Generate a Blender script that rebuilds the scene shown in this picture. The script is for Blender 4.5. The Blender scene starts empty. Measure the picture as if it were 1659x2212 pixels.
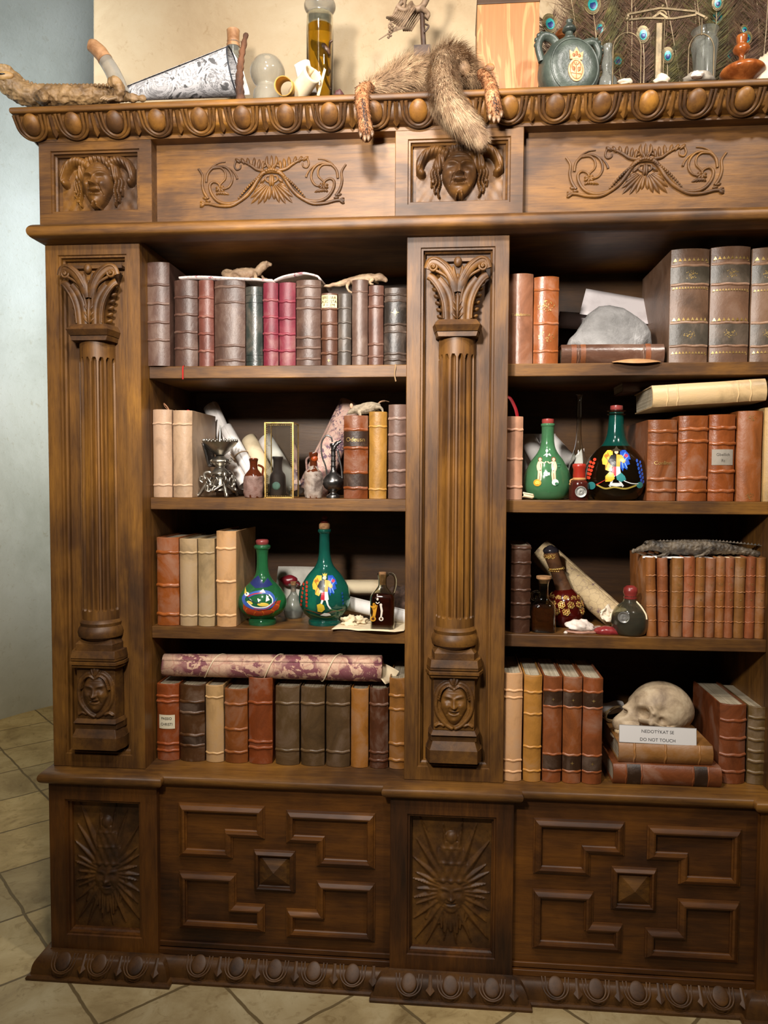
import bpy, bmesh, math, random
import numpy as np
from mathutils import Vector, Matrix, noise as mnoise
random.seed(7)
PI = math.pi
C = bpy.context.scene.collection
scene = bpy.context.scene

# ------------------------------------------------------------------ camera calibration
CAM = Vector((0.9167, -1.6844, 1.1572))
YAW, PITCH, ROLL, FPX = 0.0872, -0.0496, 0.0045, 1660.0
_f = Vector((-math.sin(YAW)*math.cos(PITCH), math.cos(YAW)*math.cos(PITCH), math.sin(PITCH)))
_r0 = Vector((math.cos(YAW), math.sin(YAW), 0))
_u0 = _r0.cross(_f)
_r = math.cos(ROLL)*_r0 + math.sin(ROLL)*_u0
_u = -math.sin(ROLL)*_r0 + math.cos(ROLL)*_u0

def ray(px, py):
    return _f + _r*((px-829.5)/FPX) - _u*((py-1106)/FPX)
def at(px, py, Y):
    """point on the vertical plane y=Y seen at a photograph pixel"""
    d = ray(px, py)
    return CAM + d*((Y-CAM.y)/d.y)
def proj(p):
    d = Vector(p)-CAM; z = d.dot(_f)
    return 829.5+FPX*d.dot(_r)/z, 1106-FPX*d.dot(_u)/z
def PX(px, py, Y): return at(px, py, Y).x
def PZ(px, py, Y): return at(px, py, Y).z

def make_camera():
    cd = bpy.data.cameras.new('camera'); co = bpy.data.objects.new('camera', cd); C.objects.link(co)
    m = Matrix((( _r.x, _u.x, -_f.x, CAM.x), (_r.y, _u.y, -_f.y, CAM.y), (_r.z, _u.z, -_f.z, CAM.z), (0, 0, 0, 1)))
    co.matrix_world = m
    cd.sensor_fit = 'VERTICAL'; cd.sensor_height = 24.0; cd.lens = FPX/2212*24.0
    cd.clip_start = 0.05
    scene.camera = co
make_camera()

# ------------------------------------------------------------------ materials
def srgb(r, g, b):
    def c(v):
        v /= 255.0
        return v/12.92 if v <= 0.04045 else ((v+0.055)/1.055)**2.4
    return (c(r), c(g), c(b), 1.0)
def S(*c): return srgb(*c)

class NT:
    def __init__(s, name):
        s.m = bpy.data.materials.new(name); s.m.use_nodes = True
        s.t = s.m.node_tree; s.n = s.t.nodes; s.l = s.t.links
        s.bsdf = s.n['Principled BSDF']; s.out = s.n['Material Output']
    def add(s, typ, **kw):
        n = s.n.new(typ)
        for k, v in kw.items():
            if k in ('operation', 'blend_type', 'data_type', 'wave_type', 'bands_direction', 'feature', 'noise_dimensions', 'interpolation_type', 'distance'):
                setattr(n, k, v)
            else:
                n.inputs[k.replace('_', ' ')].default_value = v
        return n
    def ln(s, a, b): s.l.new(a, b)
    def coords(s, scale=(1, 1, 1), rot=(0, 0, 0), rnd=True, loc=(0, 0, 0)):
        tc = s.n.new('ShaderNodeTexCoord'); mp = s.n.new('ShaderNodeMapping')
        mp.inputs['Scale'].default_value = scale; mp.inputs['Rotation'].default_value = rot; mp.inputs['Location'].default_value = loc
        if rnd:
            oi = s.n.new('ShaderNodeObjectInfo')
            mu = s.n.new('ShaderNodeMath'); mu.operation = 'MULTIPLY'; mu.inputs[1].default_value = 7.0
            s.ln(oi.outputs['Random'], mu.inputs[0])
            va = s.n.new('ShaderNodeVectorMath'); va.operation = 'ADD'
            s.ln(tc.outputs['Object'], va.inputs[0]); s.ln(mu.outputs[0], va.inputs[1])
            s.ln(va.outputs[0], mp.inputs['Vector'])
        else:
            s.ln(tc.outputs['Object'], mp.inputs['Vector'])
        return mp.outputs[0]
    def noise(s, vec, scale, detail=5, rough=0.6, dist=0.0):
        n = s.n.new('ShaderNodeTexNoise')
        n.inputs['Scale'].default_value = scale; n.inputs['Detail'].default_value = detail
        n.inputs['Roughness'].default_value = rough; n.inputs['Distortion'].default_value = dist
        s.ln(vec, n.inputs['Vector'])
        return n.outputs['Fac']
    def ramp(s, fac, stops, interp='LINEAR'):
        r = s.n.new('ShaderNodeValToRGB'); r.color_ramp.interpolation = interp
        e = r.color_ramp.elements
        while len(e) < len(stops): e.new(0.5)
        for k, (p, c) in enumerate(stops):
            e[k].position = p; e[k].color = c if len(c) == 4 else (*c, 1)
        s.ln(fac, r.inputs[0]); return r.outputs[0]
    def math(s, op, a, b=None, clamp=False):
        n = s.n.new('ShaderNodeMath'); n.operation = op; n.use_clamp = clamp
        for i, v in enumerate((a, b)):
            if v is None: continue
            if isinstance(v, (int, float)): n.inputs[i].default_value = v
            else: s.ln(v, n.inputs[i])
        return n.outputs[0]
    def mix(s, fac, a, b, mode='MIX'):
        n = s.n.new('ShaderNodeMix'); n.data_type = 'RGBA'; n.blend_type = mode
        for sock, v in ((n.inputs[0], fac), (n.inputs[6], a), (n.inputs[7], b)):
            if isinstance(v, (int, float)): sock.default_value = v
            elif isinstance(v, tuple): sock.default_value = v
            else: s.ln(v, sock)
        return n.outputs[2]
    def bump(s, h, strength, dist=0.002):
        b = s.n.new('ShaderNodeBump'); b.inputs['Strength'].default_value = strength; b.inputs['Distance'].default_value = dist
        s.ln(h, b.inputs['Height']); s.ln(b.outputs[0], s.bsdf.inputs['Normal'])
    def base(s, c):
        if isinstance(c, tuple): s.bsdf.inputs['Base Color'].default_value = c
        else: s.ln(c, s.bsdf.inputs['Base Color'])
    def set(s, **kw):
        for k, v in kw.items():
            s.bsdf.inputs[k.replace('_', ' ')].default_value = v

_mc = {}
def once(f):
    def g(*a, **k):
        key = (f.__name__, a, tuple(sorted(k.items())))
        if key not in _mc: _mc[key] = f(*a, **k)
        return _mc[key]
    return g

@once
def wood(axis='z', tone=1.0, gold=1.0, name=None, tint=(1, 1, 1)):
    s = NT(name or 'antiqued_walnut_' + axis)
    a = {'x': (3, 34, 34), 'z': (34, 34, 3), 'y': (34, 3, 34), 'o': (14, 14, 14)}[axis]
    b = {'x': (2.4, 3.6, 3.6), 'z': (3.6, 3.6, 2.0), 'y': (3.6, 2.4, 3.6), 'o': (6, 6, 6)}[axis]
    v = s.coords(a); w = s.coords(b)
    g = s.noise(v, 2.6, 7, 0.65, 0.4); p = s.noise(w, 1.5, 4, 0.55, 0.5)
    f = s.math('ADD', s.math('MULTIPLY', g, 0.30), s.math('MULTIPLY', p, 0.70))
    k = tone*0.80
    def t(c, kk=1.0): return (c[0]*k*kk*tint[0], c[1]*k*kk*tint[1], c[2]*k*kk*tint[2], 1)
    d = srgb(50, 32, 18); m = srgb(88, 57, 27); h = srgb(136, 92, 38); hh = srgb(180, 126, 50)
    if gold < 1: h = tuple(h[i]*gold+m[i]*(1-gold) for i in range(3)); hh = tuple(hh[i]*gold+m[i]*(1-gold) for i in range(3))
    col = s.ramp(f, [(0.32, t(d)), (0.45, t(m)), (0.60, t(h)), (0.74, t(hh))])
    fl = s.noise(s.coords(tuple(x*3 for x in a)), 3.0, 3, 0.7)
    pore = s.ramp(fl, [(0.36, (0.55, 0.5, 0.45)), (0.47, (1, 1, 1))])
    s.base(s.mix(0.42, col, pore, 'MULTIPLY'))
    r = s.ramp(p, [(0.3, (0.55, 0.55, 0.55)), (0.7, (0.42, 0.42, 0.42))])
    s.ln(r, s.bsdf.inputs['Roughness'])
    s.set(Specular_IOR_Level=0.40)
    s.bump(s.math('ADD', g, s.math('MULTIPLY', fl, 0.4)), 0.25, 0.0012)
    return s.m

@once
def mk(name, c1, c2, scale=9.0, rough=0.55, bump=0.3, bdist=0.0012, bscale=60.0, stretch=(1, 1, 1), lo=0.35, hi=0.65, spec=0.5, metal=0.0, c3=None, sheen=0.0, coat=0.0, sss=0.0, dist=0.3, det=6):
    """mottled opaque material"""
    s = NT(name)
    v = s.coords(stretch)
    n = s.noise(v, scale, det, 0.62, dist)
    stops = [(lo, c1), (hi, c2)]
    if c3: stops.append((min(0.99, hi+0.20), c3))
    s.base(s.ramp(n, stops))
    s.set(Roughness=rough, Specular_IOR_Level=spec, Metallic=metal, Coat_Weight=coat, Sheen_Weight=sheen)
    if bump:
        b = s.noise(v, bscale, 5, 0.65, 0.2)
        s.bump(b, bump, bdist)
    return s.m

def leather(c, dark=0.5, light=1.0, name=None, rough=0.42, cr=0.5):
    k = srgb(*c); du = srgb(176, 156, 138)
    if c[0]-c[2] > 62 and c[2] < 90: k = (k[0]*0.62, k[1]*0.62, k[2]*0.52, 1)
    elif max(c) < 140: k = (k[0]*0.58, k[1]*0.54, k[2]*0.48, 1); du = srgb(150, 128, 112)
    else: k = (k[0]*.82, k[1]*.80, k[2]*.76, 1)
    a = (k[0]*dark, k[1]*dark, k[2]*dark, 1)
    b = tuple(k[i]*0.72+du[i]*0.28 for i in range(3))+(1,)
    return mk(name or 'leather_%d_%d_%d' % c, a, k, 17.0, rough, cr, 0.0013, 110.0, (1, 1, 0.7), 0.27, 0.50, 0.5, c3=b, det=9, dist=0.6)

@once
def page_mat(axis='x', c=(196, 184, 160)):
    s = NT('page_edges_' + axis)
    a = {'x': (900, 3, 3), 'z': (3, 3, 900), 'y': (3, 900, 3)}[axis]
    n = s.noise(s.coords(a), 1.0, 2, 0.5)
    n2 = s.noise(s.coords(), 14, 4, 0.6)
    k = srgb(*c)
    col = s.ramp(n, [(0.35, (k[0]*.55, k[1]*.52, k[2]*.48, 1)), (0.6, k)])
    s.base(s.mix(0.5, col, s.ramp(n2, [(0.35, (0.62, 0.55, 0.45)), (0.6, (1, 1, 1))]), 'MULTIPLY'))
    s.set(Roughness=0.85, Specular_IOR_Level=0.2); s.bump(n, 0.3, 0.0006)
    return s.m

@once
def paper(name, c=(226, 218, 206), d=(196, 182, 160), rough=0.8):
    return mk(name, srgb(*d), srgb(*c), 16.0, rough, 0.25, 0.0008, 40.0, lo=0.25, hi=0.5, spec=0.25)

@once
def glass(name, c, dusty=0.0, dust_c=None, rough=0.03, ior=1.45):
    """tinted glass with an optional layer of dusty diffuse film"""
    s = NT(name)
    s.base(srgb(*c)); s.set(Roughness=rough, IOR=ior, Transmission_Weight=1.0, Specular_IOR_Level=0.5)
    if dusty > 0:
        d = s.n.new('ShaderNodeBsdfPrincipled')
        n = s.noise(s.coords(), 20, 5, 0.6)
        k = srgb(*(dust_c or c))
        s.ln(s.ramp(n, [(0.3, tuple(x*0.7 for x in k[:3])+(1,)), (0.7, k)]), d.inputs['Base Color'])
        d.inputs['Roughness'].default_value = 0.16
        mx = s.n.new('ShaderNodeMixShader'); mx.inputs[0].default_value = dusty
        s.ln(s.bsdf.outputs[0], mx.inputs[1]); s.ln(d.outputs[0], mx.inputs[2]); s.ln(mx.outputs[0], s.out.inputs[0])
    return s.m

@once
def paint(r, g, b, rough=0.35):
    s = NT('enamel_%d_%d_%d' % (r, g, b)); s.base(srgb(r, g, b)); s.set(Roughness=rough, Specular_IOR_Level=0.5)
    return s.m

@once
def gilt():
    return mk('gilt', srgb(150, 118, 60), srgb(214, 184, 118), 60, 0.4, 0.2, metal=0.6)

# ------------------------------------------------------------------ mesh builder
class B:
    def __init__(s): s.v = []; s.f = []; s.mi = []; s.m = 0
    def add(s, vs, fs):
        o = len(s.v); s.v += [tuple(p) for p in vs]
        for f in fs: s.f.append(tuple(i+o for i in f)); s.mi.append(s.m)
        return s
    def box(s, x0, x1, y0, y1, z0, z1):
        return s.add([(x0, y0, z0), (x1, y0, z0), (x1, y1, z0), (x0, y1, z0), (x0, y0, z1), (x1, y0, z1), (x1, y1, z1), (x0, y1, z1)],
                     [(3, 2, 1, 0), (4, 5, 6, 7), (0, 1, 5, 4), (1, 2, 6, 5), (2, 3, 7, 6), (3, 0, 4, 7)])
    def prism(s, pts, a, b, plane='xy'):
        n = len(pts)
        def P(p, h): return {'xy': (p[0], p[1], h), 'xz': (p[0], h, p[1]), 'yz': (h, p[0], p[1])}[plane]
        vs = [P(p, a) for p in pts]+[P(p, b) for p in pts]
        return s.add(vs, [tuple(range(n-1, -1, -1)), tuple(range(n, 2*n))]+[(i, (i+1) % n, n+(i+1) % n, n+i) for i in range(n)])
    def lathe(s, prof, n=32, c=(0, 0, 0), a0=0.0, a1=2*PI, sx=1.0, sy=1.0, sq=0.0):
        full = abs(a1-a0-2*PI) < 1e-6
        m = n if full else n+1
        vs = []
        for r, z in prof:
            for i in range(m):
                a = a0+(a1-a0)*i/n
                ca, sa = math.cos(a), math.sin(a)
                k = 1.0
                if sq: k = 1.0/((abs(ca)**sq+abs(sa)**sq)**(1.0/sq))
                vs.append((c[0]+r*k*ca*sx, c[1]+r*k*sa*sy, c[2]+z))
        fs = []
        for j in range(len(prof)-1):
            for i in range(n):
                k = (i+1) % m
                fs.append((j*m+i, j*m+k, (j+1)*m+k, (j+1)*m+i))
        if full:
            if prof[0][0] > 1e-5: fs.append(tuple(range(m-1, -1, -1)))
            if prof[-1][0] > 1e-5: fs.append(tuple((len(prof)-1)*m+i for i in range(m)))
        return s.add(vs, fs)
    def tube(s, pts, r, n=8, flat=None, cap=True, ref=None):
        """tube along a path; flat=(kn,kb) scales the cross-section"""
        P = [Vector(p) for p in pts]
        R = r if isinstance(r, (list, tuple)) else [r]*len(P)
        prev = None; vs = []
        for i, p in enumerate(P):
            t = (P[min(i+1, len(P)-1)]-P[max(i-1, 0)])
            if t.length < 1e-9: t = Vector((0, 0, 1))
            t.normalize()
            if ref is not None:
                nn = Vector(ref); nn = nn-t*nn.dot(t)
                if nn.length < 1e-6: nn = t.orthogonal()
                nn.normalize()
            elif prev is None: nn = t.orthogonal().normalized()
            else:
                nn = prev-t*prev.dot(t)
                nn = nn.normalized() if nn.length > 1e-6 else t.orthogonal().normalized()
            prev = nn; bb = t.cross(nn)
            kn, kb = flat or (1, 1)
            for k in range(n):
                a = 2*PI*k/n
                vs.append(p+nn*(math.cos(a)*R[i]*kn)+bb*(math.sin(a)*R[i]*kb))
        fs = []
        for i in range(len(P)-1):
            for k in range(n):
                q = (k+1) % n
                fs.append((i*n+k, i*n+q, (i+1)*n+q, (i+1)*n+k))
        if cap: fs += [tuple(range(n-1, -1, -1)), tuple((len(P)-1)*n+k for k in range(n))]
        return s.add(vs, fs)
    def grid(s, fn, nu, nv, closed_u=False):
        vs = [fn(i/nu, j/nv) for j in range(nv+1) for i in range(nu+1)]
        w = nu+1
        return s.add(vs, [(j*w+i, j*w+i+1, (j+1)*w+i+1, (j+1)*w+i) for j in range(nv) for i in range(nu)])
    def ell(s, c, r, n=12, m=8, rot=None):
        vs = []; fs = []
        c = Vector(c)
        for j in range(m+1):
            th = PI*j/m
            for i in range(n):
                a = 2*PI*i/n
                p = Vector((r[0]*math.sin(th)*math.cos(a), r[1]*math.sin(th)*math.sin(a), r[2]*math.cos(th)))
                if rot is not None: p = rot @ p
                vs.append(c+p)
        for j in range(m):
            for i in range(n):
                k = (i+1) % n
                fs.append((j*n+i, (j+1)*n+i, (j+1)*n+k, j*n+k))
        return s.add(vs, fs)
    def drop(s, p0, p1, w, h, y=0.0, n=7, bend=0.0, sharp=False):
        """carved leaf lobe lying on the plane y: from p0 to p1 (x,z), width w, rising h towards -y"""
        a = Vector((p0[0], p0[1])); b = Vector((p1[0], p1[1])); d = b-a
        q = Vector((-d.y, d.x)).normalized() if d.length > 0 else Vector((1, 0))
        vs = []; fs = []; k = 5
        for i in range(n+1):
            t = i/n
            c = a+d*t+q*(bend*math.sin(PI*t))
            ww = w*(math.sin(PI*(0.12+0.83*t))**0.8)*(0.6+0.6*t if not sharp else 1.25-0.9*t)
            hh = h*(0.35+0.65*math.sin(PI*min(1, 0.15+0.8*t)))
            if i == n: ww *= 0.25; hh *= 0.5
            for j in range(k):
                e = -1+2*j/(k-1)
                pt = c+q*(ww*e*0.5)
                up = hh*(1-e*e)**0.5 if abs(e) < 1 else -0.0006
                vs.append((pt.x, y-up, pt.y))
        for i in range(n):
            for j in range(k-1):
                fs.append((i*k+j, i*k+j+1, (i+1)*k+j+1, (i+1)*k+j))
        return s.add(vs, fs)
    def build(s, name, mat, parent=None, smooth=35, bevel=0.0, bseg=2, sub=0, remesh=0.0, loc=None, rot=None, noisy=0.0, nscale=20.0, solid=0.0):
        me = bpy.data.meshes.new(name)
        me.from_pydata(s.v, [], s.f)
        mats = mat if isinstance(mat, (list, tuple)) else [mat]
        for m in mats: me.materials.append(m)
        if len(mats) > 1: me.polygons.foreach_set('material_index', s.mi)
        bm = bmesh.new(); bm.from_mesh(me)
        bmesh.ops.remove_doubles(bm, verts=bm.verts, dist=1e-6)
        bmesh.ops.recalc_face_normals(bm, faces=bm.faces)
        if noisy:
            for v in bm.verts:
                v.co += mnoise.noise_vector(v.co*nscale)*noisy
        bm.to_mesh(me); bm.free()
        o = bpy.data.objects.new(name, me); C.objects.link(o)
        if smooth:
            me.shade_smooth()
            if smooth < 180: me.set_sharp_from_angle(angle=math.radians(smooth))
        if remesh:
            md = o.modifiers.new('remesh', 'REMESH'); md.mode = 'VOXEL'; md.voxel_size = remesh; md.use_smooth_shade = True
            sm = o.modifiers.new('smooth', 'SMOOTH'); sm.factor = 0.5; sm.iterations = 3
        if solid:
            md = o.modifiers.new('thickness', 'SOLIDIFY'); md.thickness = solid; md.offset = 0
        if bevel:
            md = o.modifiers.new('bevel', 'BEVEL'); md.width = bevel; md.segments = bseg; md.limit_method = 'ANGLE'; md.angle_limit = math.radians(40)
        if sub:
            md = o.modifiers.new('sub', 'SUBSURF'); md.levels = sub; md.render_levels = sub
        if parent is not None: o.parent = parent
        if loc is not None: o.location = loc
        if rot is not None: o.rotation_euler = rot
        return o

def thing(name, label, cat, loc=(0, 0, 0), rot=(0, 0, 0), group=None):
    o = bpy.data.objects.new(name, None); C.objects.link(o)
    o.location = loc; o.rotation_euler = rot
    o.empty_display_size = 0.02
    return tag(o, label, cat, group)
def tag(o, label, cat, group=None, kind=None):
    o['label'] = label; o['category'] = cat
    if group: o['group'] = group
    if kind: o['kind'] = kind
    return o
def copy_tree(o, parent=None):
    c = o.copy(); C.objects.link(c)
    if parent is not None: c.parent = parent
    for ch in list(o.children): copy_tree(ch, c)
    return c

def sweep(b, path, prof, closed=False, plane='xy', y0=0.0):
    """sweep profile [(out,h)] along a 2-D path with mitred corners; out is to the right of travel.
    plane xy: h is z.  plane xz: path in x,z, h rises towards -y from y0"""
    n = len(path); P = [Vector(p) for p in path]
    dirs = []
    for i in range(n):
        if closed or 0 < i < n-1:
            d0 = (P[i]-P[i-1]).normalized(); d1 = (P[(i+1) % n]-P[i]).normalized()
        elif i == 0: d0 = d1 = (P[1]-P[0]).normalized()
        else: d0 = d1 = (P[i]-P[i-1]).normalized()
        n0 = Vector((d0.y, -d0.x)); n1 = Vector((d1.y, -d1.x))
        m = (n0+n1); k = m.length_squared
        dirs.append(m*(2/k) if k > 1e-9 else n0)
    vs = []
    for p, d in zip(P, dirs):
        for o, h in prof:
            q = p+d*o
            vs.append((q.x, q.y, h) if plane == 'xy' else (q.x, y0-h, q.y))
    k = len(prof); fs = []
    for i in range(n if closed else n-1):
        j = (i+1) % n
        for a in range(k-1):
            fs.append((i*k+a, i*k+a+1, j*k+a+1, j*k+a))
    if not closed:
        fs += [tuple(range(k)), tuple((n-1)*k+a for a in range(k-1, -1, -1))]
    return b.add(vs, fs)

def arc(c, r, a0, a1, n):
    return [(c[0]+r*math.cos(math.radians(a0+(a1-a0)*i/n)), c[1]+r*math.sin(math.radians(a0+(a1-a0)*i/n))) for i in range(n+1)]

def spline(pts, n=8):
    """Catmull-Rom through points of any dimension"""
    P = [Vector(p) for p in pts]; out = []
    for i in range(len(P)-1):
        p0 = P[max(i-1, 0)]; p1 = P[i]; p2 = P[i+1]; p3 = P[min(i+2, len(P)-1)]
        for k in range(n):
            t = k/n
            out.append(0.5*((2*p1)+(p2-p0)*t+(2*p0-5*p1+4*p2-p3)*t*t+(3*p1-p0-3*p2+p3)*t*t*t))
    out.append(P[-1]); return out
def lerp_list(vals, n):
    out = []
    for i in range(n):
        t = i/(n-1)*(len(vals)-1); k = min(int(t), len(vals)-2)
        out.append(vals[k]+(vals[k+1]-vals[k])*(t-k))
    return out
# ------------------------------------------------------------------ the setting
def m_floor():
    s = NT('stone_tiles')
    v = s.coords((1, 1, 1), (0, 0, math.radians(45)), rnd=False, loc=(0.0, 0.0, 0))
    # rotated grid of square flags, joints wandering a little
    tc = s.n.new('ShaderNodeTexCoord')
    wob = s.n.new('ShaderNodeTexNoise'); wob.inputs['Scale'].default_value = 14; wob.inputs['Detail'].default_value = 4
    s.ln(tc.outputs['Object'], wob.inputs['Vector'])
    sub = s.n.new('ShaderNodeVectorMath'); sub.operation = 'SUBTRACT'; sub.inputs[1].default_value = (0.5, 0.5, 0.5)
    s.ln(wob.outputs['Color'], sub.inputs[0])
    sc = s.n.new('ShaderNodeVectorMath'); sc.operation = 'SCALE'; sc.inputs['Scale'].default_value = 0.011
    s.ln(sub.outputs[0], sc.inputs[0])
    ad = s.n.new('ShaderNodeVectorMath'); ad.operation = 'ADD'
    s.ln(v, ad.inputs[0]); s.ln(sc.outputs[0], ad.inputs[1])
    br = s.n.new('ShaderNodeTexBrick'); br.offset = 0.0; br.squash = 1.0
    br.inputs['Scale'].default_value = 1.0; br.inputs['Mortar Size'].default_value = 0.0045; br.inputs['Mortar Smooth'].default_value = 0.4
    br.inputs['Brick Width'].default_value = 0.2655; br.inputs['Row Height'].default_value = 0.2655; br.inputs['Bias'].default_value = 0.0
    br.inputs['Color1'].default_value = (0.0, 0.0, 0.0, 1); br.inputs['Color2'].default_value = (1, 1, 1, 1); br.inputs['Mortar'].default_value = (0.5, 0.5, 0.5, 1)
    s.ln(ad.outputs[0], br.inputs['Vector'])
    n = s.noise(tc.outputs['Object'], 5.5, 8, 0.65, 0.5)
    st = s.ramp(n, [(0.28, S(150, 128, 86)), (0.5, S(194, 172, 126)), (0.68, S(216, 198, 154))])
    per = s.ramp(br.outputs['Color'], [(0, (0.80, 0.80, 0.82)), (1, (1.1, 1.06, 0.98))])
    st = s.mix(1.0, st, per, 'MULTIPLY')
    vein = s.noise(tc.outputs['Object'], 22, 6, 0.7, 1.2)
    st = s.mix(0.45, st, s.ramp(vein, [(0.36, (0.5, 0.42, 0.3)), (0.46, (1, 1, 1))]), 'MULTIPLY')
    s.base(s.mix(br.outputs['Fac'], st, S(116, 98, 66)))
    s.set(Roughness=0.5, Specular_IOR_Level=0.35)
    s.bump(s.math('ADD', s.math('MULTIPLY', s.math('SUBTRACT', 1.0, br.outputs['Fac']), 1.0), s.math('MULTIPLY', vein, 0.35)), 0.5, 0.003)
    return s.m
fl = B(); fl.grid(lambda u, v: (-6+12*u, -5+13*v, 0), 4, 4)
o = fl.build('floor', m_floor(), smooth=0); o['kind'] = 'structure'

def plaster(name, a, b, c, sc=3.0):
    s = NT(name)
    v = s.coords(rnd=False)
    n = s.noise(v, sc, 9, 0.66, 0.4); n2 = s.noise(v, 46, 6, 0.7, 0.6)
    col = s.ramp(n, [(0.3, a), (0.5, b), (0.7, c)])
    sp = s.ramp(n2, [(0.30, (0.72, 0.64, 0.52)), (0.42, (1, 1, 1))])
    s.base(s.mix(0.5, col, sp, 'MULTIPLY'))
    s.set(Roughness=0.85, Specular_IOR_Level=0.2)
    s.bump(s.math('ADD', n, s.math('MULTIPLY', n2, 0.5)), 0.35, 0.006)
    return s.m
wb = B()
zz = [0, 0.6, 1.2, 1.7, 1.95, 2.2, 2.45, 2.7, 3.2, 4.2]
edge = [-0.080, -0.078, -0.077, -0.079, -0.0745, -0.0735, -0.070, -0.074, -0.078, -0.078]
pts = [(e, z) for e, z in zip(edge, zz)]
wb.prism(pts+[(4.5, 4.2), (4.5, 0)], 0.402, 0.95, 'xz')
o = wb.build('wall_back', plaster('cream_plaster', S(170, 146, 114), S(188, 166, 134), S(198, 180, 150)), smooth=0, bevel=0.006); o['kind'] = 'structure'
# far side wall running back past the case, springing into a vault at the top
wl = B()
d = Vector((0.079, 0.292)).normalized(); p0 = Vector((-1.185, 1.70))
def wl_fn(u, v):
    q = p0+d*(-5+13*u)
    hz = v*4.4
    bend = 0.0
    if hz > 2.5:
        a = min(1.45, (hz-2.5)/1.7); bend = 1.7*(1-math.cos(a)); hz = 2.5+1.7*math.sin(a)
    bul = 0.10*math.exp(-((u-0.415)/0.02)**2)*(1 if hz < 9 else 0)
    return (q.x+d.y*(bend+bul), q.y-d.x*(bend+bul), hz)
wl.grid(wl_fn, 130, 44)
o = wl.build('wall_left', plaster('lime_wash', S(176, 178, 168), S(196, 198, 190), S(206, 208, 202), 1.6), smooth=180); o['kind'] = 'structure'

# ------------------------------------------------------------------ bookcase
W_z, W_x, W_o = wood('z'), wood('x'), wood('o', 0.95)
W_cv = wood('o', 0.92, 0.8, 'carved_walnut')
W_in = wood('x', 0.62, 0.6, 'shadowed_interior_walnut')   # darker walnut with the shade of the bays put into its colour
W_in = wood('x', 0.66, 0.5, 'shade_toned_walnut')  # board tone lowered to stand in for shade inside the bays
case = thing('bookcase', 'large carved dark walnut bookcase standing on the stone floor against the cream wall', 'bookcase')
PIL = [(0.0, 0.2197), (0.8167, 1.0364), (1.607, 1.8267)]
FRB = [(0.0, 0.257), (0.7916, 1.0620), (1.580, 1.8267)]
PED = [(0.0, 0.256), (0.7884, 1.0596), (1.578, 1.8267)]
XR = 1.8267; ZP0, ZP1 = 0.475, 1.675
def rect(x0, x1, z0, z1): return [(x0, z0), (x1, z0), (x1, z1), (x0, z1)]

def frame_mesh(b, x0, x1, z0, z1, ins, y, depth, prof=None, side=0.05):
    """mitred frame with a stepped sunk panel"""
    w = ins
    prof = [(0, -side), (0, -0.0012), (-0.0012, 0), (-w, 0), (-w-0.0015, -0.004), (-w-0.0055, -0.004), (-w-0.006, -depth*0.5), (-w-0.0095, -depth*0.62), (-w-0.0095, -depth)]
    sweep(b, rect(x0, x1, z0, z1), prof, True, 'xz', y)
    k = w+0.0094
    b.box(x0+k, x1-k, y+depth, y+depth+0.006, z0+k, z1-k)

# --- carved heads as relief height fields
def face_h(u, v):
    """height of a grinning face; u in -1..1, v -1.2..1.15"""
    wd = 0.86-0.30*np.clip(-v-0.25, 0, 1)
    r2 = (u/wd)**2+(np.where(v > 0, v/1.12, v/1.22))**2
    h = 0.62*np.sqrt(np.clip(1-r2, 0, 1))
    au = np.abs(u)
    G = lambda x, y, a, b_: np.exp(-((x)/a)**2-((y)/b_)**2)
    h = h-0.20*G(au-0.36, v-0.20, 0.20, 0.13)
    h = h+0.11*G(au-0.36, v-0.17, 0.13, 0.075)+0.03*G(au-0.36, v-0.09, 0.17, 0.035)
    br = 0.44+0.10*(au-0.35)-0.55*(au-0.42)**2
    h = h+0.13*np.exp(-((v-br)/0.075)**2)*np.exp(-((au-0.38)/0.30)**4)
    rampn = np.clip((0.42-v)/0.55, 0, 1)*(v > -0.20)
    h = h+0.34*rampn*np.exp(-(u/(0.085+0.06*rampn))**2)+0.20*G(u, v+0.15, 0.15, 0.09)+0.10*G(au-0.16, v+0.16, 0.075, 0.07)
    h = h+0.15*G(au-0.50, v+0.10, 0.19, 0.17)
    nl = np.abs((au-0.24)-0.42*(-v-0.12))
    h = h-0.10*np.exp(-(nl/0.05)**2)*((v < -0.12) & (v > -0.62))
    my = -0.50+0.30*u**2*1.4
    h = h-0.22*np.exp(-((v-my)/0.060)**2)*np.exp(-(u/0.32)**6)
    h = h+0.09*np.exp(-((v-my-0.095)/0.05)**2)*np.exp(-(u/0.34)**4)+0.11*np.exp(-((v-my+0.11)/0.055)**2)*np.exp(-(u/0.27)**4)
    h = h+0.15*G(u, v+0.93, 0.20, 0.13)
    h = h-0.04*np.exp(-((v-0.70)/0.03)**2)*np.exp(-(u/0.4)**4)-0.03*np.exp(-((v-0.82)/0.03)**2)*np.exp(-(u/0.35)**4)
    return np.maximum(h, 0)
def seg_d(U, V, poly):
    best = np.full(U.shape, 9.0); tt = np.zeros(U.shape); n = len(poly)-1
    for i in range(n):
        ax, ay = poly[i]; bx, by = poly[i+1]
        dx, dy = bx-ax, by-ay
        t = np.clip(((U-ax)*dx+(V-ay)*dy)/(dx*dx+dy*dy+1e-12), 0, 1)
        dd = np.hypot(U-ax-t*dx, V-ay-t*dy)
        m = dd < best; best = np.where(m, dd, best); tt = np.where(m, (i+t)/n, tt)
    return best, tt
def ridge(U, V, poly, w0, w1, h, pw=0.5):
    d_, t = seg_d(U, V, [tuple(p) for p in spline([(*p,) for p in poly], 5)] if len(poly) > 2 else poly)
    w = w0+(w1-w0)*t
    return h*np.clip(1-(d_/w)**2, 0, 1)**pw
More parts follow.
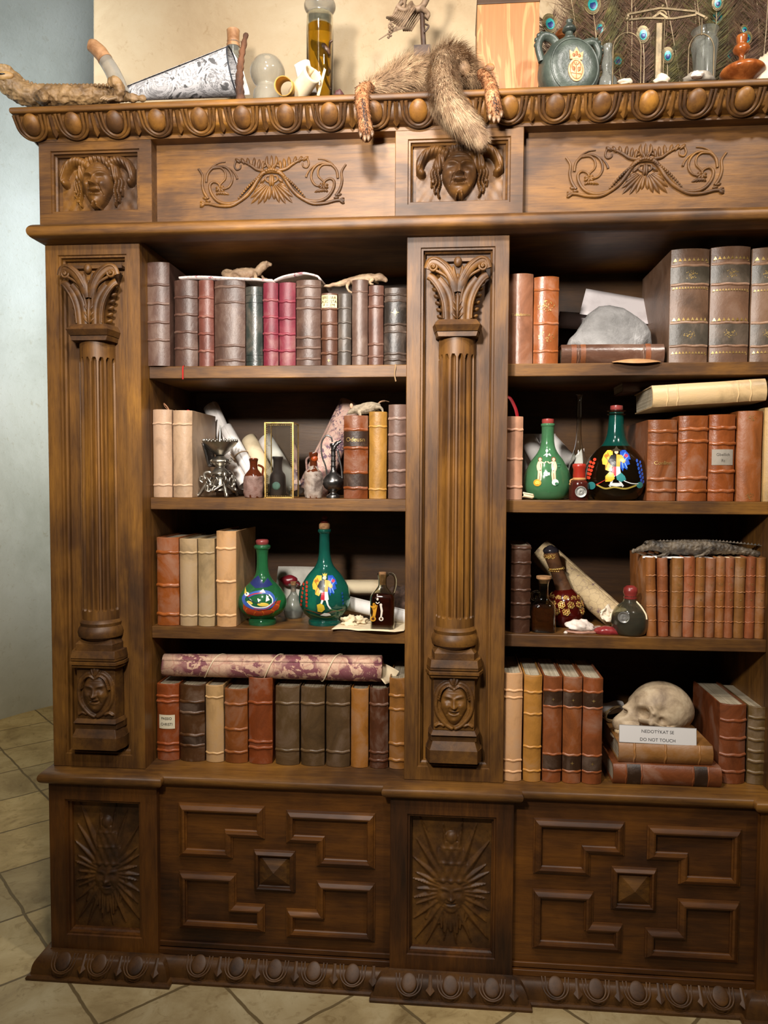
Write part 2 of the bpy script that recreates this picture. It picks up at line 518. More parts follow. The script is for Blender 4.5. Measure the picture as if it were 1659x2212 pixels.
def relief(name, hf, x0, x1, z0, z1, y, amp, nu, nv, parent, mat, ur, vr, edge=0.012):
    """height field slab from y towards the viewer"""
    us = np.linspace(ur[0], ur[1], nu+1); vs_ = np.linspace(vr[0], vr[1], nv+1)
    U, V = np.meshgrid(us, vs_)
    H = hf(U, V)*amp
    b = B(); vs = []
    for j in range(nv+1):
        for i in range(nu+1):
            vs.append((x0+(x1-x0)*i/nu, y-float(H[j, i]), z0+(z1-z0)*j/nv))
    w = nu+1
    fs = [(j*w+i, j*w+i+1, (j+1)*w+i+1, (j+1)*w+i) for j in range(nv) for i in range(nu)]
    rim = [i for i in range(w)]+[j*w+nu for j in range(1, nv+1)]+[nv*w+i for i in range(nu-1, -1, -1)]+[j*w for j in range(nv-1, 0, -1)]
    k0 = len(vs)
    for q in rim: vs.append((vs[q][0], y+edge, vs[q][2]))
    m = len(rim)
    for a in range(m): fs.append((rim[a], k0+a, k0+(a+1) % m, rim[(a+1) % m]))
    b.add(vs, fs)
    return b.build(name, mat, parent, smooth=60)

def satyr(U, V):
    h = np.maximum(0.08+0.012*np.sin(9*U+3*V)*np.sin(7*V-2*U), 0.04)
    f = face_h(U/0.98, (V+0.03)/0.98)
    f = np.where(f > 0.02, f+0.28, 0)
    cap = ridge(U, V, [(-1.05, 0.35), (-0.75, 0.95), (0, 1.28), (0.75, 0.95), (1.05, 0.35)], 0.30, 0.30, 0.52)
    cap = cap+0.05*np.sin(26*U+4*V)*(cap > 0.1)
    h = np.maximum(h, cap)
    for s in (-1, 1):
        su = U*s
        h = np.maximum(h, ridge(su, V, [(0.65, 0.95), (1.15, 1.12), (1.62, 0.98), (1.92, 0.60), (1.98, 0.22), (1.86, 0.05)], 0.30, 0.20, 0.62))
        h = h+0.035*np.sin(34*(su+0.4*V))*ridge(su, V, [(0.65, 0.95), (1.15, 1.12), (1.62, 0.98), (1.92, 0.60), (1.98, 0.22)], 0.28, 0.2, 1.0)
        for k, (o1, e) in enumerate(((0.0, -0.95), (0.17, -0.75), (0.32, -0.45))):
            h = np.maximum(h, ridge(su, V, [(0.92+o1*0.7, 0.55-o1*0.3), (1.05+o1, 0.1), (0.95+o1, -0.35), (1.05+o1, e+0.15), (0.98+o1*1.2, e-0.1)], 0.10, 0.05, 0.42-0.06*k))
        h = h+0.006*np.sin(12*su+9*V)*(su > 1.3)
    h = np.maximum(h, f)
    for s in (-0.10, 0.10):
        h = np.maximum(h, ridge(U, V, [(s, -0.98), (s*1.5, -1.22)], 0.12, 0.05, 0.85)*(V < -0.85))
    return h

# --- pilasters
def zc(py, Y=-0.01, px=986): return PZ(px, py, Y)
R_COL = 0.0415
def make_pilaster(x0, x1):
    b = B(); frame_mesh(b, x0, x1, ZP0, ZP1, 0.030, 0.0, 0.026)
    b.box(x0, x1, 0.049, 0.398, ZP0, ZP1)
    p = b.build('pilaster', W_z, case, smooth=30)
    xc = 0.5*(x0+x1)
    # fluted half column
    z0, z1 = zc(1362), zc(728); f0, f1 = zc(1338), zc(764)
    zs = [z0, z0+(f0-z0)*0.5, f0-0.001]+[f0+0.0065*math.sin(PI/2*k/5) for k in range(6)]
    zs += [f0+0.0065+(f1-f0-0.026)*k/14 for k in range(1, 15)]
    zs += [f1-0.013*(1-math.sin(PI/2*0)) + 0.013*(k/6) for k in range(1, 7)]+[f1+0.001, f1+(z1-f1)*0.5, z1]
    nA = 150; A0, A1 = -PI-0.25, 0.25
    def col(u, v):
        z = zs[int(round(v*(len(zs)-1)))]; a = A0+(A1-A0)*u
        hw = 0.132
        ph = ((a+PI/2)/(2*PI/16)-0.5); dd = abs(ph-round(ph))*(2*PI/16)
        r = R_COL-0.0012*max(0, (z-z0)/(z1-z0))
        if f0 < z < f1:
            e = 1.0
            if f1-z < 0.013: e = math.sqrt(max(0, 1-((0.013-(f1-z))/0.013)**2))
            elif z-f0 < 0.0065: e = math.sqrt(max(0, 1-((0.0065-(z-f0))/0.0065)**2))
            q = hw*e
            if q > 1e-4 and dd < q: r -= 0.0115*math.sqrt(1-(dd/q)**2)*min(1, 0.35+e)
        return (xc+r*math.cos(a), 0.025+r*math.sin(a), z)
    cb = B(); cb.grid(col, nA, len(zs)-1)
    cb.build('fluted_column', W_z, p, smooth=50)
    # column base ring
    rb = B(); za, zb = zc(1400), zc(1360)
    hgt = zb-za
    rb.lathe([(0.036, za-0.004), (0.041, za), (0.050, za+hgt*.12), (0.052, za+hgt*.35), (0.050, za+hgt*.55), (0.0455, za+hgt*.72), (0.047, za+hgt*.9), (0.044, za+hgt), (0.04, za+hgt+.003)], 40, (xc, 0.022, 0), -PI-0.3, 0.3)
    rb.build('column_base', W_cv, p, smooth=40)
    # pedestal with chamfered plan
    def slab(bb, z0_, z1_, wf, wb_, yf, yb=0.03, wf1=None, wb1=None, yf1=None):
        wf1 = wf1 or wf; wb1 = wb1 or wb_; yf1 = yf if yf1 is None else yf1
        lo = [(xc-wb_, yb, z0_), (xc-wb_, yf+0.026, z0_), (xc-wf, yf, z0_), (xc+wf, yf, z0_), (xc+wb_, yf+0.026, z0_), (xc+wb_, yb, z0_)]
        hi = [(xc-wb1, yb, z1_), (xc-wb1, yf1+0.026, z1_), (xc-wf1, yf1, z1_), (xc+wf1, yf1, z1_), (xc+wb1, yf1+0.026, z1_), (xc+wb1, yb, z1_)]
        bb.add(lo+hi, [(5, 4, 3, 2, 1, 0), (6, 7, 8, 9, 10, 11)]+[(i, (i+1) % 6, 6+(i+1) % 6, 6+i) for i in range(6)])
    pd = B()
    q = [zc(y) for y in (1645, 1618, 1600, 1586, 1578, 1462, 1455, 1448, 1440, 1424, 1410, 1398)]
    slab(pd, q[0], q[1], 0.052, 0.062, -0.024)
    slab(pd, q[1], q[2], 0.052, 0.060, -0.024, wf1=0.046, wb1=0.054, yf1=-0.016)
    slab(pd, q[2], q[3], 0.050, 0.057, -0.014)
    slab(pd, q[3], q[4], 0.050, 0.057, -0.022, wf1=0.046, wb1=0.052, yf1=-0.012)
    slab(pd, q[4], q[5], 0.045, 0.051, -0.010)
    slab(pd, q[5], q[6], 0.051, 0.060, -0.022)
    slab(pd, q[6], q[7], 0.054, 0.063, -0.027)
    slab(pd, q[7]+0.002, q[8], 0.052, 0.061, -0.024)
    slab(pd, q[8], q[9], 0.052, 0.061, -0.026, wf1=0.050, wb1=0.058, yf1=-0.022)
    slab(pd, q[9], q[10], 0.043, 0.050, -0.018)
    slab(pd, q[10], q[11], 0.044, 0.050, -0.018, wf1=0.034, wb1=0.040, yf1=-0.004)
    pd.build('pedestal', W_cv, p, smooth=25, bevel=0.0012)
    def mask(U, V):
        f = face_h(U/0.80, V/0.86)
        h = np.where(f > 0.02, f*0.95+0.05, 0.0)
        for s in (-1, 1):
            su = U*s
            h = np.maximum(h, ridge(su, V, [(0.0, 0.78), (0.35, 1.0), (0.78, 0.70), (0.95, 0.1), (0.85, -0.55), (0.45, -1.05), (0.1, -1.25)], 0.13, 0.10, 0.30))
            h = np.maximum(h, ridge(su, V, [(0.0, 0.72), (0.3, 0.88), (0.62, 0.66), (0.78, 0.2)], 0.08, 0.05, 0.52))
            h = np.maximum(h, ridge(su, V, [(0.55, -1.12), (0.75, -1.05), (0.95, -1.15)], 0.09, 0.07, 0.30))
        sh = ridge(U, V, [(0, 1.0), (0, 1.12)], 0.30, 0.30, 0.50)
        h = np.maximum(h, sh*(0.85+0.15*np.cos(np.arctan2(U, V-0.8)*12)))
        return h
    relief('carved_mask', mask, xc-0.044, xc+0.044, q[4]+0.001, q[5]-0.001, -0.0105, 0.021, 64, 84, p, W_cv, (-1.05, 1.05), (-1.35, 1.3), edge=0.004)
    # capital
    cp = B()
    za, zb, zt = zc(728), zc(690), zc(553)
    slab(cp, za, za+0.010, 0.040, 0.046, -0.022, wf1=0.043, wb1=0.048)
    slab(cp, za+0.011, za+0.023, 0.043, 0.049, -0.024, wf1=0.048, wb1=0.053, yf1=-0.032)
    slab(cp, za+0.023, za+0.036, 0.048, 0.053, -0.032, wf1=0.040, wb1=0.047, yf1=-0.020)
    hb, ht = za+0.036, zc(572)
    for k in range(12):   # flaring bell
        t0, t1 = k/12, (k+1)/12
        g = lambda t: 0.034+0.026*t**1.7
        slab(cp, hb+(ht-hb)*t0, hb+(ht-hb)*t1+0.0004, g(t0)*0.72, g(t0), -0.010-0.006*t0, wf1=g(t1)*0.72, wb1=g(t1), yf1=-0.010-0.006*t1)
    cp.box(xc-0.066, xc+0.066, 0.006, 0.03, zc(560), zt)
    cp.build('capital', W_cv, p, smooth=30)
    lf = B()
    yl = -0.014
    for s in (-1, 1):
        P3 = lambda a: [(xc+s*x, yl-y, hb+(ht-hb)*t) for x, y, t in a]
        # volute bands sweeping up and out
        rb_ = dict(n=10, ref=(0, 1, 0))
        lf.tube(spline(P3([(0.004, 0.003, 0.50), (0.010, 0.007, 0.70), (0.024, 0.008, 0.90), (0.043, 0.007, 1.03), (0.058, 0.006, 1.03), (0.064, 0.005, 0.91)]), 6), [0.0125-0.0035*i/30 for i in range(31)], flat=(0.42, 1), **rb_)
        lf.tube(spline(P3([(0.004, 0.006, 0.58), (0.011, 0.010, 0.74), (0.026, 0.011, 0.95), (0.046, 0.010, 1.08), (0.060, 0.008, 1.06), (0.067, 0.006, 0.92)]), 6), 0.0030, **rb_)
        lf.tube(spline(P3([(0.006, 0.002, 0.30), (0.012, 0.006, 0.56), (0.024, 0.007, 0.76), (0.046, 0.006, 0.88)]), 6), 0.0032, **rb_)
        lf.tube(spline(P3([(0.024, 0.000, 0.0), (0.027, 0.002, 0.30), (0.037, 0.002, 0.55), (0.052, 0.000, 0.74), (0.062, -0.002, 0.80)]), 6), 0.0085, flat=(0.6, 1), **rb_)
        lf.tube(spline(P3([(0.029, 0.004, 0.02), (0.032, 0.006, 0.30), (0.042, 0.006, 0.53), (0.056, 0.004, 0.70), (0.064, 0.000, 0.76)]), 6), 0.0026, **rb_)
        lf.tube(spline(P3([(0.011, 0.001, 0.0), (0.013, 0.003, 0.32), (0.022, 0.003, 0.54), (0.040, 0.002, 0.74)]), 6), 0.0075, flat=(0.5, 1), **rb_)
        cx, cz = xc+s*0.0535, hb+(ht-hb)*0.945
        sp = [(cx+s*0.0115*(1-k/30)*math.cos(k*0.42+0.6), yl-0.006-0.004*k/26, cz+0.0115*(1-k/30)*math.sin(k*0.42+0.6)) for k in range(26)]
        lf.tube(sp, [0.0035-0.0012*k/25 for k in range(26)], 7)
        lf.ell((cx, yl-0.009, cz), (0.0032, 0.004, 0.0032), 10, 6)
        for k in range(6):   # leaf tips on the flanks
            t = 0.05+0.125*k
            e = 0.036+0.028*t**1.5
            lf.drop((xc+s*(e-0.006), hb+(ht-hb)*t), (xc+s*(e+0.008), hb+(ht-hb)*(t+0.06)), 0.010, 0.008, 0.004)
        for k in range(3):
            lf.drop((xc+s*0.002, hb+(ht-hb)*(0.02+0.11*k)), (xc+s*(0.0135-0.001*k), hb+(ht-hb)*(0.13+0.12*k)), 0.008, 0.006, yl-0.002)
        lf.drop((xc, hb+(ht-hb)*0.70), (xc+s*0.010, hb+(ht-hb)*0.98), 0.009, 0.007, yl-0.004, bend=-0.003*s)
    lf.drop((xc, hb), (xc, hb+(ht-hb)*0.50), 0.013, 0.008, yl-0.002)
    lf.drop((xc, hb+(ht-hb)*0.5), (xc, hb+(ht-hb)*0.84), 0.012, 0.006, yl-0.003)
    lf.ell((xc, yl-0.007, hb+(ht-hb)*1.03), (0.009, 0.008, 0.011), 12, 8)
    lf.build('acanthus_leaves', W_cv, p, smooth=60)
    return p
for x0, x1 in PIL: make_pilaster(x0, x1)

# --- shelves, back, top
bays = [(0.2197, 0.8167), (1.0364, 1.607)]
SH = [1.402, 1.100, 0.798]      # tops of the three shelves
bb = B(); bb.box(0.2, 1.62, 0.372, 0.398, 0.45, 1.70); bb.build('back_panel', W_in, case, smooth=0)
for x0, x1 in bays:
    for zt in SH:
        s_ = B(); s_.box(x0, x1, 0.048, 0.372, zt-0.028, zt)
        s_.build('shelf', W_x, case, smooth=30, bevel=0.0016)
sf = B(); sf.box(0.0, XR, 0.0, 0.398, 1.676, 1.70); sf.build('soffit', W_x, case, smooth=0)

# --- waist moulding
wp = [(0.0, 0.398), (0.0, -0.02), (XR, -0.02), (XR, 0.398)]
wm = B()
sweep(wm, wp, [(-0.02, 1.668), (-0.004, 1.668), (0.002, 1.671)]+[(0.004+0.017*math.cos(math.radians(a)), 1.6885+0.0165*math.sin(math.radians(a))) for a in range(-80, 91, 17)]+[(-0.02, 1.704)])
wm.build('waist_moulding', W_x, case, smooth=60)

# --- frieze
fz0, fz1 = 1.703, 1.893
fr = B(); fr.box(0.01, XR-0.01, 0.012, 0.398, 1.70, 1.925)
fr.box(-0.001, XR+.001, -0.0215, 0.02, fz1-0.009, fz1+0.004)
fr.build('frieze_panel', W_x, case, smooth=0)
for x0, x1 in FRB:
    f = B(); frame_mesh(f, x0, x1, fz0, fz1, 0.027, -0.02, 0.022, side=0.034)
    blk = f.build('frieze_block', W_x, case, smooth=30)
    cxa, cxb = x0+0.044, x1-0.042
    relief('horned_mask', satyr, cxa, cxb, fz0+0.037, fz1-0.040, 0.004, 0.040, 150, 90, blk, W_cv, (-2.15, 2.15), (-1.25, 1.28), edge=0.004)

# --- scrolling foliage in low relief on the frieze
def scroll_carving(dx):
    k = 1/2.963
    def q(a, b_):
        p = at(300+a*k, 260+b_*k, 0.012); return (p.x, p.z)
    cx, cz = q(850, 380); sc = q(950, 380)[0]-cx
    def m(a, b_, s):     # symmetric local frame: a,b in zoom pixels
        return (cx+dx+s*(a-850)*sc/100, cz-(b_-380)*sc/100)
    y = 0.012
    g = B()
    for s in (1, -1):
        M = lambda a, b_: m(a, b_, s)
        def tb(pts, r0, r1, h=1.0):
            P = spline([(*M(*p),) for p in pts], 7); n = len(P)
            g.tube([(p.x, y-0.001, p.y) for p in P], [r0+(r1-r0)*i/(n-1) for i in range(n)], 8, (1.0, 0.9), ref=(0, 1, 0))
        def dr(a, b_, w, h=0.006, bend=0.0): g.drop(M(*a), M(*b_), w, h, y+0.0005, bend=bend*s)
        tb([(850, 328), (800, 338), (765, 375), (730, 430), (685, 480), (625, 515), (555, 523), (495, 500), (458, 450), (452, 405), (475, 385), (505, 395), (520, 415)], 0.0060, 0.0026)
        tb([(660, 500), (590, 535), (510, 535), (440, 520), (388, 522)], 0.0045, 0.0038)
        tb([(428, 385), (440, 330), (485, 292), (545, 292), (585, 325), (597, 375), (575, 418), (535, 432)], 0.0034, 0.0028)
        tb([(470, 300), (520, 298), (550, 325), (552, 365), (528, 392), (512, 410)], 0.003, 0.0022)
        tb([(440, 330), (470, 290), (510, 268), (555, 262)], 0.0026, 0.0014)
        tb([(378, 300), (405, 345), (402, 400), (415, 450), (440, 490)], 0.0026, 0.0042)
        tb([(620, 262), (612, 290), (625, 312), (648, 305), (652, 285)], 0.0026, 0.0020)
        tb([(620, 258), (660, 262), (710, 285), (755, 315), (800, 325)], 0.0028, 0.0046)
        tb([(575, 300), (600, 320), (622, 350), (630, 372)], 0.0016, 0.0030)
        tb([(850, 320), (830, 290), (800, 300), (795, 285), (812, 272)], 0.003, 0.0018)
        for a, b_ in (((648, 272), (615, 243)), ((675, 280), (655, 240)), ((705, 292), (695, 240)), ((735, 308), (740, 240)), ((765, 318), (772, 250)), ((790, 322), (797, 262))):
            dr(a, b_, 0.010, 0.006)
        dr((838, 318), (822, 232), 0.010, 0.007, 0.004)
        dr((845, 318), (850, 228), 0.007, 0.006)
        for a, b_ in (((842, 425), (832, 505)), ((838, 422), (800, 525)), ((830, 420), (760, 532)), ((825, 415), (716, 528)), ((815, 412), (712, 492)), ((808, 408), (735, 455)), ((800, 405), (758, 425))):
            dr(a, b_, 0.0115, 0.006)
        dr((845, 350), (842, 425), 0.011, 0.008)
        tb([(842, 400), (815, 385), (815, 362), (835, 358)], 0.003, 0.002)
        dr((812, 372), (775, 400), 0.010, 0.006)
        for a, b_ in (((440, 490), (408, 440)), ((440, 490), (402, 480)), ((455, 505), (420, 500))): dr(a, b_, 0.009, 0.005)
        dr((420, 520), (386, 505), 0.009, 0.006); dr((420, 522), (384, 540), 0.009, 0.006)
        for i in range(7):
            an = i/7*2*PI
            dr((520, 425), (520+36*math.cos(an), 432+26*math.sin(an)), 0.009, 0.006)
        for i in range(5): dr((520, 445), (490+22*i, 466), 0.008, 0.005)
        for i in range(15):
            t = i/14; a = 805-165*t; b_ = 343+150*t**1.05-10*math.sin(PI*t)
            p = M(a, b_); g.ell((p[0], y-0.005, p[1]), (0.0022+0.0010*math.sin(PI*t),)*3, 8, 5)
    for i in range(5):
        p = m(820+15*i, 330-6*math.sin(PI*i/4), 1); g.ell((p[0], y-0.004, p[1]), (0.005, 0.005, 0.004), 10, 6)
    return g.build('scroll_carving', W_cv, case, smooth=60)
scroll_carving(0.0); scroll_carving(0.801)

# --- cornice with egg and dart
cn = B()
prof = [(-0.02, 1.890), (0.001, 1.890), (0.004, 1.894)]+[(0.004+0.026*math.sin(math.radians(a)), 1.894+0.034*(1-math.cos(math.radians(a)))) for a in range(15, 91, 15)]
prof += [(0.032, 1.930), (0.036, 1.931)]+[(0.036+0.006*math.cos(math.radians(a)), 1.938+0.0075*math.sin(math.radians(a))) for a in range(-80, 91, 20)]+[(0.02, 1.946), (-0.02, 1.946)]
sweep(cn, wp, prof)
cn.box(0.0, XR, -0.015, 0.398, 1.90, 1.9455)
tb = B(); tb.box(0.03, XR-0.03, 0.035, 0.398, 1.9455, 1.985); tb.build('added_riser_board', W_in, case, smooth=0)  # unseen riser added behind the cornice to lift and carry the top objects
cor = cn.build('cornice', W_x, case, smooth=50)
def egg_unit(b_egg, b_rim, M, rw=1.0):
    """egg with a double rim in a local frame: x across, y outwards, z up the slope"""
    b_egg.ell((0, 0.002, 0.002), (0.0200, 0.0115, 0.0232), 20, 12)
    for r, w, yy in ((1.50, 0.0040, 0.005), (2.02, 0.0036, 0.004)):
        pts = []
        for i in range(17):
            a = PI+PI*i/16
            pts.append((0.0165*r*math.cos(a)*(1 if r < 1.5 else 0.98), yy, 0.0235*(1.0+(r-1)*0.30)*math.sin(a)+0.002))
        pts = [(pts[0][0]*1.06, yy-0.001, 0.0225)]+pts+[(pts[-1][0]*1.06, yy-0.001, 0.0225)]
        b_rim.tube(spline(pts, 2), w*rw, 7, (1, 1))
    for v in (b_egg, b_rim): v.v = [tuple(M @ Vector(p)) for p in v.v]
def dart_unit(b, M):
    b.add([(-0.004, 0.004, 0.0225), (0.004, 0.004, 0.0225), (0.0055, 0.004, -0.006), (0.012, 0.0, -0.014), (0.0, 0.006, -0.027), (-0.012, 0.0, -0.014), (-0.0055, 0.004, -0.006), (0, 0.010, 0.022), (0, 0.011, -0.012), (0.006, -0.012, -0.02), (-0.006, -0.012, -0.02)],
          [(0, 7, 8, 6), (7, 1, 2, 8), (8, 2, 3, 4), (6, 8, 4, 5), (4, 3, 9), (5, 4, 10), (4, 9, 10)])
    b.v = [tuple(M @ Vector(p)) for p in b.v]
def slope_frame(pos, out, tilt):
    o = Vector(out); up = Vector((0, 0, 1)); x = up.cross(o)*1.0
    x = Vector((-o.y, o.x, 0))
    nrm = (o*math.cos(tilt)-up*math.sin(tilt)); zz_ = (up*math.cos(tilt)+o*math.sin(tilt))
    m = Matrix.Identity(4)
    for i in range(3): m[i][0] = x[i]; m[i][1] = nrm[i]; m[i][2] = zz_[i]; m[i][3] = pos[i]
    return m
W_egg = wood('o', 1.15, 1.2, 'rubbed_walnut')
proto = None
NE = 20
xe = [PX(712, 240, -0.045)+0.0935*(i-7) for i in range(0, 20)]
def put_eggs(parent, pts, out, tilt, sc, first, mats, flat=1.0):
    for i, pos in enumerate(pts):
        M = slope_frame(pos, out, tilt) @ Matrix.Diagonal((sc, sc*flat, sc, 1))
        if first.get('egg') is None:
            e, r = B(), B(); egg_unit(e, r, Matrix.Identity(4), 1.0 if flat == 1.0 else 0.45); d_ = B(); dart_unit(d_, Matrix.Identity(4))
            first['egg'] = e.build('egg', mats[0], parent, smooth=80); first['rim'] = r.build('egg_rim', mats[1], parent, smooth=60)
            first['dart'] = d_.build('dart', mats[1], parent, smooth=20, bevel=0.001)
            E, R_, D = first['egg'], first['rim'], first['dart']
        else:
            E, R_, D = [first[k].copy() for k in ('egg', 'rim', 'dart')]
            for o_ in (E, R_, D): C.objects.link(o_); o_.parent = parent
        E.matrix_local = M; R_.matrix_local = M
        D.matrix_local = M @ Matrix.Translation(Vector((0.0468/sc, 0, 0)))
first = {}
put_eggs(cor, [(x, -0.0425, 1.912) for x in xe if x < XR+0.02], (0, -1, 0), math.radians(38), 1.0, first, (W_egg, W_cv))
put_eggs(cor, [(-0.0225, 0.03+0.0935*i, 1.912) for i in range(4)], (-1, 0, 0), math.radians(38), 1.0, first, (W_egg, W_cv))

# --- counter moulding with breaks over the pedestals
PF, MF = -0.025, -0.006
cpath = [(0.0, 0.398), (0.0, PF)]
for i, (a, b_) in enumerate(PED):
    if i > 0: cpath += [(a, MF), (a, PF)]
    cpath += [(b_, PF)]
    if i < 2: cpath += [(b_, MF)]
cpath += [(XR, 0.398)]
ct = B()
sweep(ct, cpath, [(-0.03, 0.443), (0.0, 0.443), (0.002, 0.447)]+[(0.003+0.0150*math.cos(math.radians(a)), 0.460+0.0142*math.sin(math.radians(a))) for a in range(-80, 91, 17)]+[(-0.03, 0.4745)])
ct.box(0.005, XR-0.005, 0.0, 0.395, 0.446, 0.4747)
ct.build('counter_moulding', W_x, case, smooth=60)

# --- base: pedestals with sunbursts, panels with geometric mouldings
W_b = wood('z', 0.78, 0.8, 'base_walnut', (1.12, 0.92, 0.72)); W_bx = wood('x', 0.78, 0.8, 'base_walnut_x', (1.12, 0.92, 0.72))  # redder stain of the base; lowered tone also paints in its dimmer light
def sunburst(U, V):
    h = np.full(U.shape, 0.10)
    cx_, cy_ = 0.0, -0.22
    th = np.arctan2(U-cx_, V-cy_); r = np.hypot((U-cx_), (V-cy_))
    nr = 26; rng = random.Random(3)
    for k in range(nr):
        a = (k+0.5)/nr*2*PI-PI; a += 0.03*math.sin(k*2.1)
        da = np.abs((th-a+PI) % (2*PI)-PI)
        t = np.clip((r-0.42)/(1.0), 0, 1)
        R1 = 0.9/max(abs(math.sin(a)), 1e-3); R2 = ((1.62-cy_) if math.cos(a) > 0 else (1.62+cy_))/max(abs(math.cos(a)), 1e-3)
        Rm = min(R1, R2)*(0.97 if k % 2 else 0.9)
        w = 0.135*np.clip((Rm-r)/(Rm*0.72), 0, 1)**0.8
        perp = r*np.sin(np.minimum(da, 1.5))
        ry = np.clip(1-perp/np.maximum(w, 1e-4), 0, 1)*(da < 1.0)*(r < Rm)
        h = np.maximum(h, 0.10+0.34*ry**0.85*(0.5+0.5*np.clip((Rm-r)/(0.4*Rm), 0, 1)))
    # tiered crown
    cr = np.zeros(U.shape)
    for (z0_, z1_, w0, w1, hh) in ((-0.02, 0.42, 0.44, 0.40, 0.62), (0.40, 0.78, 0.36, 0.30, 0.58), (0.76, 0.98, 0.27, 0.20, 0.52)):
        t = np.clip((V-z0_)/(z1_-z0_), 0, 1); w = w0+(w1-w0)*t
        inb = (V >= z0_) & (V <= z1_)
        body = np.sqrt(np.clip(1-(U/w)**2, 0, 1))*hh*inb
        body = body*(0.86+0.14*np.cos(U*34)*np.cos((V-z0_)*15))+0.10*np.exp(-((V-z0_-0.05)/0.04)**2)*(np.abs(U) < w)*inb
        cr = np.maximum(cr, body)
    cr = np.maximum(cr, 0.62*np.sqrt(np.clip(1-(U/0.15)**2-((V-1.06)/0.17)**2, 0, 1)))
    h = np.maximum(h, cr)
    f = face_h(U/0.40, (V+0.34)/0.40)
    h = np.maximum(h, np.where(f > 0.02, f*0.75+0.22, 0))
    for s in (-1, 1):      # beard and hair strands
        for k in range(6):
            a0 = 0.10+0.055*k
            h = np.maximum(h, ridge(U*s, V, [(a0*1.05, -0.55+0.05*k), (a0*1.35, -0.85+0.05*k), (a0*1.1+0.04, -1.25+0.10*k)], 0.055, 0.03, 0.42-0.03*k))
        h = np.maximum(h, ridge(U*s, V, [(0.40, -0.05), (0.50, -0.35), (0.46, -0.7), (0.55, -0.95)], 0.08, 0.05, 0.34))
    h = np.maximum(h, ridge(U, V, [(0, -0.72), (0, -1.2)], 0.10, 0.05, 0.45))
    return h
for x0, x1 in PED:
    f = B(); frame_mesh(f, x0, x1, 0.05, 0.446, 0.038, PF, 0.026, side=0.05)
    f.box(x0, x1, 0.02, 0.398, 0.05, 0.446)
    pdl = f.build('base_pedestal', W_b, case, smooth=30)
    relief('sunburst_carving', sunburst, x0+0.0455, x1-0.0455, 0.096, 0.402, 0.001, 0.019, 110, 190, pdl, W_cv, (-0.92, 0.92), (-1.64, 1.64), edge=0.002)
def geo_panel(x0, x1):
    f = B(); f.box(x0-0.03, x1+0.03, MF, 0.30, 0.05, 0.446)
    f.box(x0-0.01, x1+0.01, MF-0.006, MF, 0.066, 0.078); f.box(x0-0.01, x1+0.01, MF-0.012, MF, 0.05, 0.064)
    pn = f.build('base_panel', W_bx, case, smooth=30, bevel=0.0015)
    w = x1-x0; h0, h1 = 0.082, 0.437
    # measured on the photograph, in fractions of the panel
    u = [0.085, 0.323, 0.462, 0.555, 0.685, 0.935]
    zt, zn, zm = 0.404, 0.328, 0.277
    yt, yn, ym = 0.244, 0.175, 0.110
    xs = [x0+w*a for a in u]
    polys = [
        [(xs[0], zm+0.002), (xs[1], zm+0.002), (xs[1], zn), (xs[2], zn), (xs[2], zt), (xs[0], zt)],
        [(xs[4], zm-0.006), (xs[5], zm-0.006), (xs[5], zt-0.006), (xs[3], zt-0.006), (xs[3], zn-0.006), (xs[4], zn-0.006)],
        [(xs[0], ym), (xs[2], ym), (xs[2], yn), (xs[1]+0.008, yn), (xs[1]+0.008, yt), (xs[0], yt)],
        [(xs[3], ym-0.008), (xs[5], ym-0.008), (xs[5], yt-0.006), (xs[4], yt-0.006), (xs[4], yn-0.006), (xs[3], yn-0.006)]]
    pf = [(0, 0), (0, 0.003), (-0.003, 0.004), (-0.004, 0.007), (-0.009, 0.011), (-0.012, 0.0125), (-0.016, 0.011), (-0.017, 0.005), (-0.019, 0.003), (-0.019, 0)]
    for P in polys:
        g = B(); sweep(g, P, pf, True, 'xz', MF); g.build('stepped_moulding', W_bx, pn, smooth=25)
    cx, cz, hw = 0.5*(xs[1]+xs[4]), 0.2555, 0.048
    g = B(); sweep(g, rect(cx-hw, cx+hw, cz-hw, cz+hw), [(o_*0.7, h) for o_, h in pf], True, 'xz', MF); g.build('square_moulding', W_bx, pn, smooth=25)
    g = B(); k = hw-0.0135
    g.add([(cx-k, MF, cz-k), (cx+k, MF, cz-k), (cx+k, MF, cz+k), (cx-k, MF, cz+k), (cx, MF-0.016, cz)], [(0, 1, 4), (1, 2, 4), (2, 3, 4), (3, 0, 4)])
    g.build('diamond_boss', W_x, pn, smooth=0)
geo_panel(PED[0][1], PED[1][0]); geo_panel(PED[1][1], PED[2][0])

# --- plinth
pl = B()
sweep(pl, cpath, [(-0.03, 0.0), (0.040, 0.0), (0.041, 0.006), (0.038, 0.010), (0.033, 0.011), (0.032, 0.016)]+[(0.032*math.cos(math.radians(a))**0.9, 0.016+0.036*math.sin(math.radians(a))) for a in range(10, 89, 13)]+[(0.0, 0.055), (-0.03, 0.055)])
W_pl = wood('o', 1.0, 0.35, 'plinth_walnut', (1.02, 0.98, 0.86))
pli = pl.build('plinth', W_pl, case, smooth=40)
first2 = {}
def pleggs(xa, xb, y, n):
    put_eggs(pli, [(xa+(xb-xa)*(i+0.5)/n, y-0.0262, 0.0400) for i in range(n)], (0, -1, 0), math.radians(-45), 0.84, first2, (W_pl, W_pl), 0.26)
pleggs(0.0, 0.256, PF, 3); pleggs(0.31, 0.75, MF, 5); pleggs(0.7884, 1.0596, PF, 3); pleggs(1.11, 1.545, MF, 5); pleggs(1.578, XR, PF, 3)
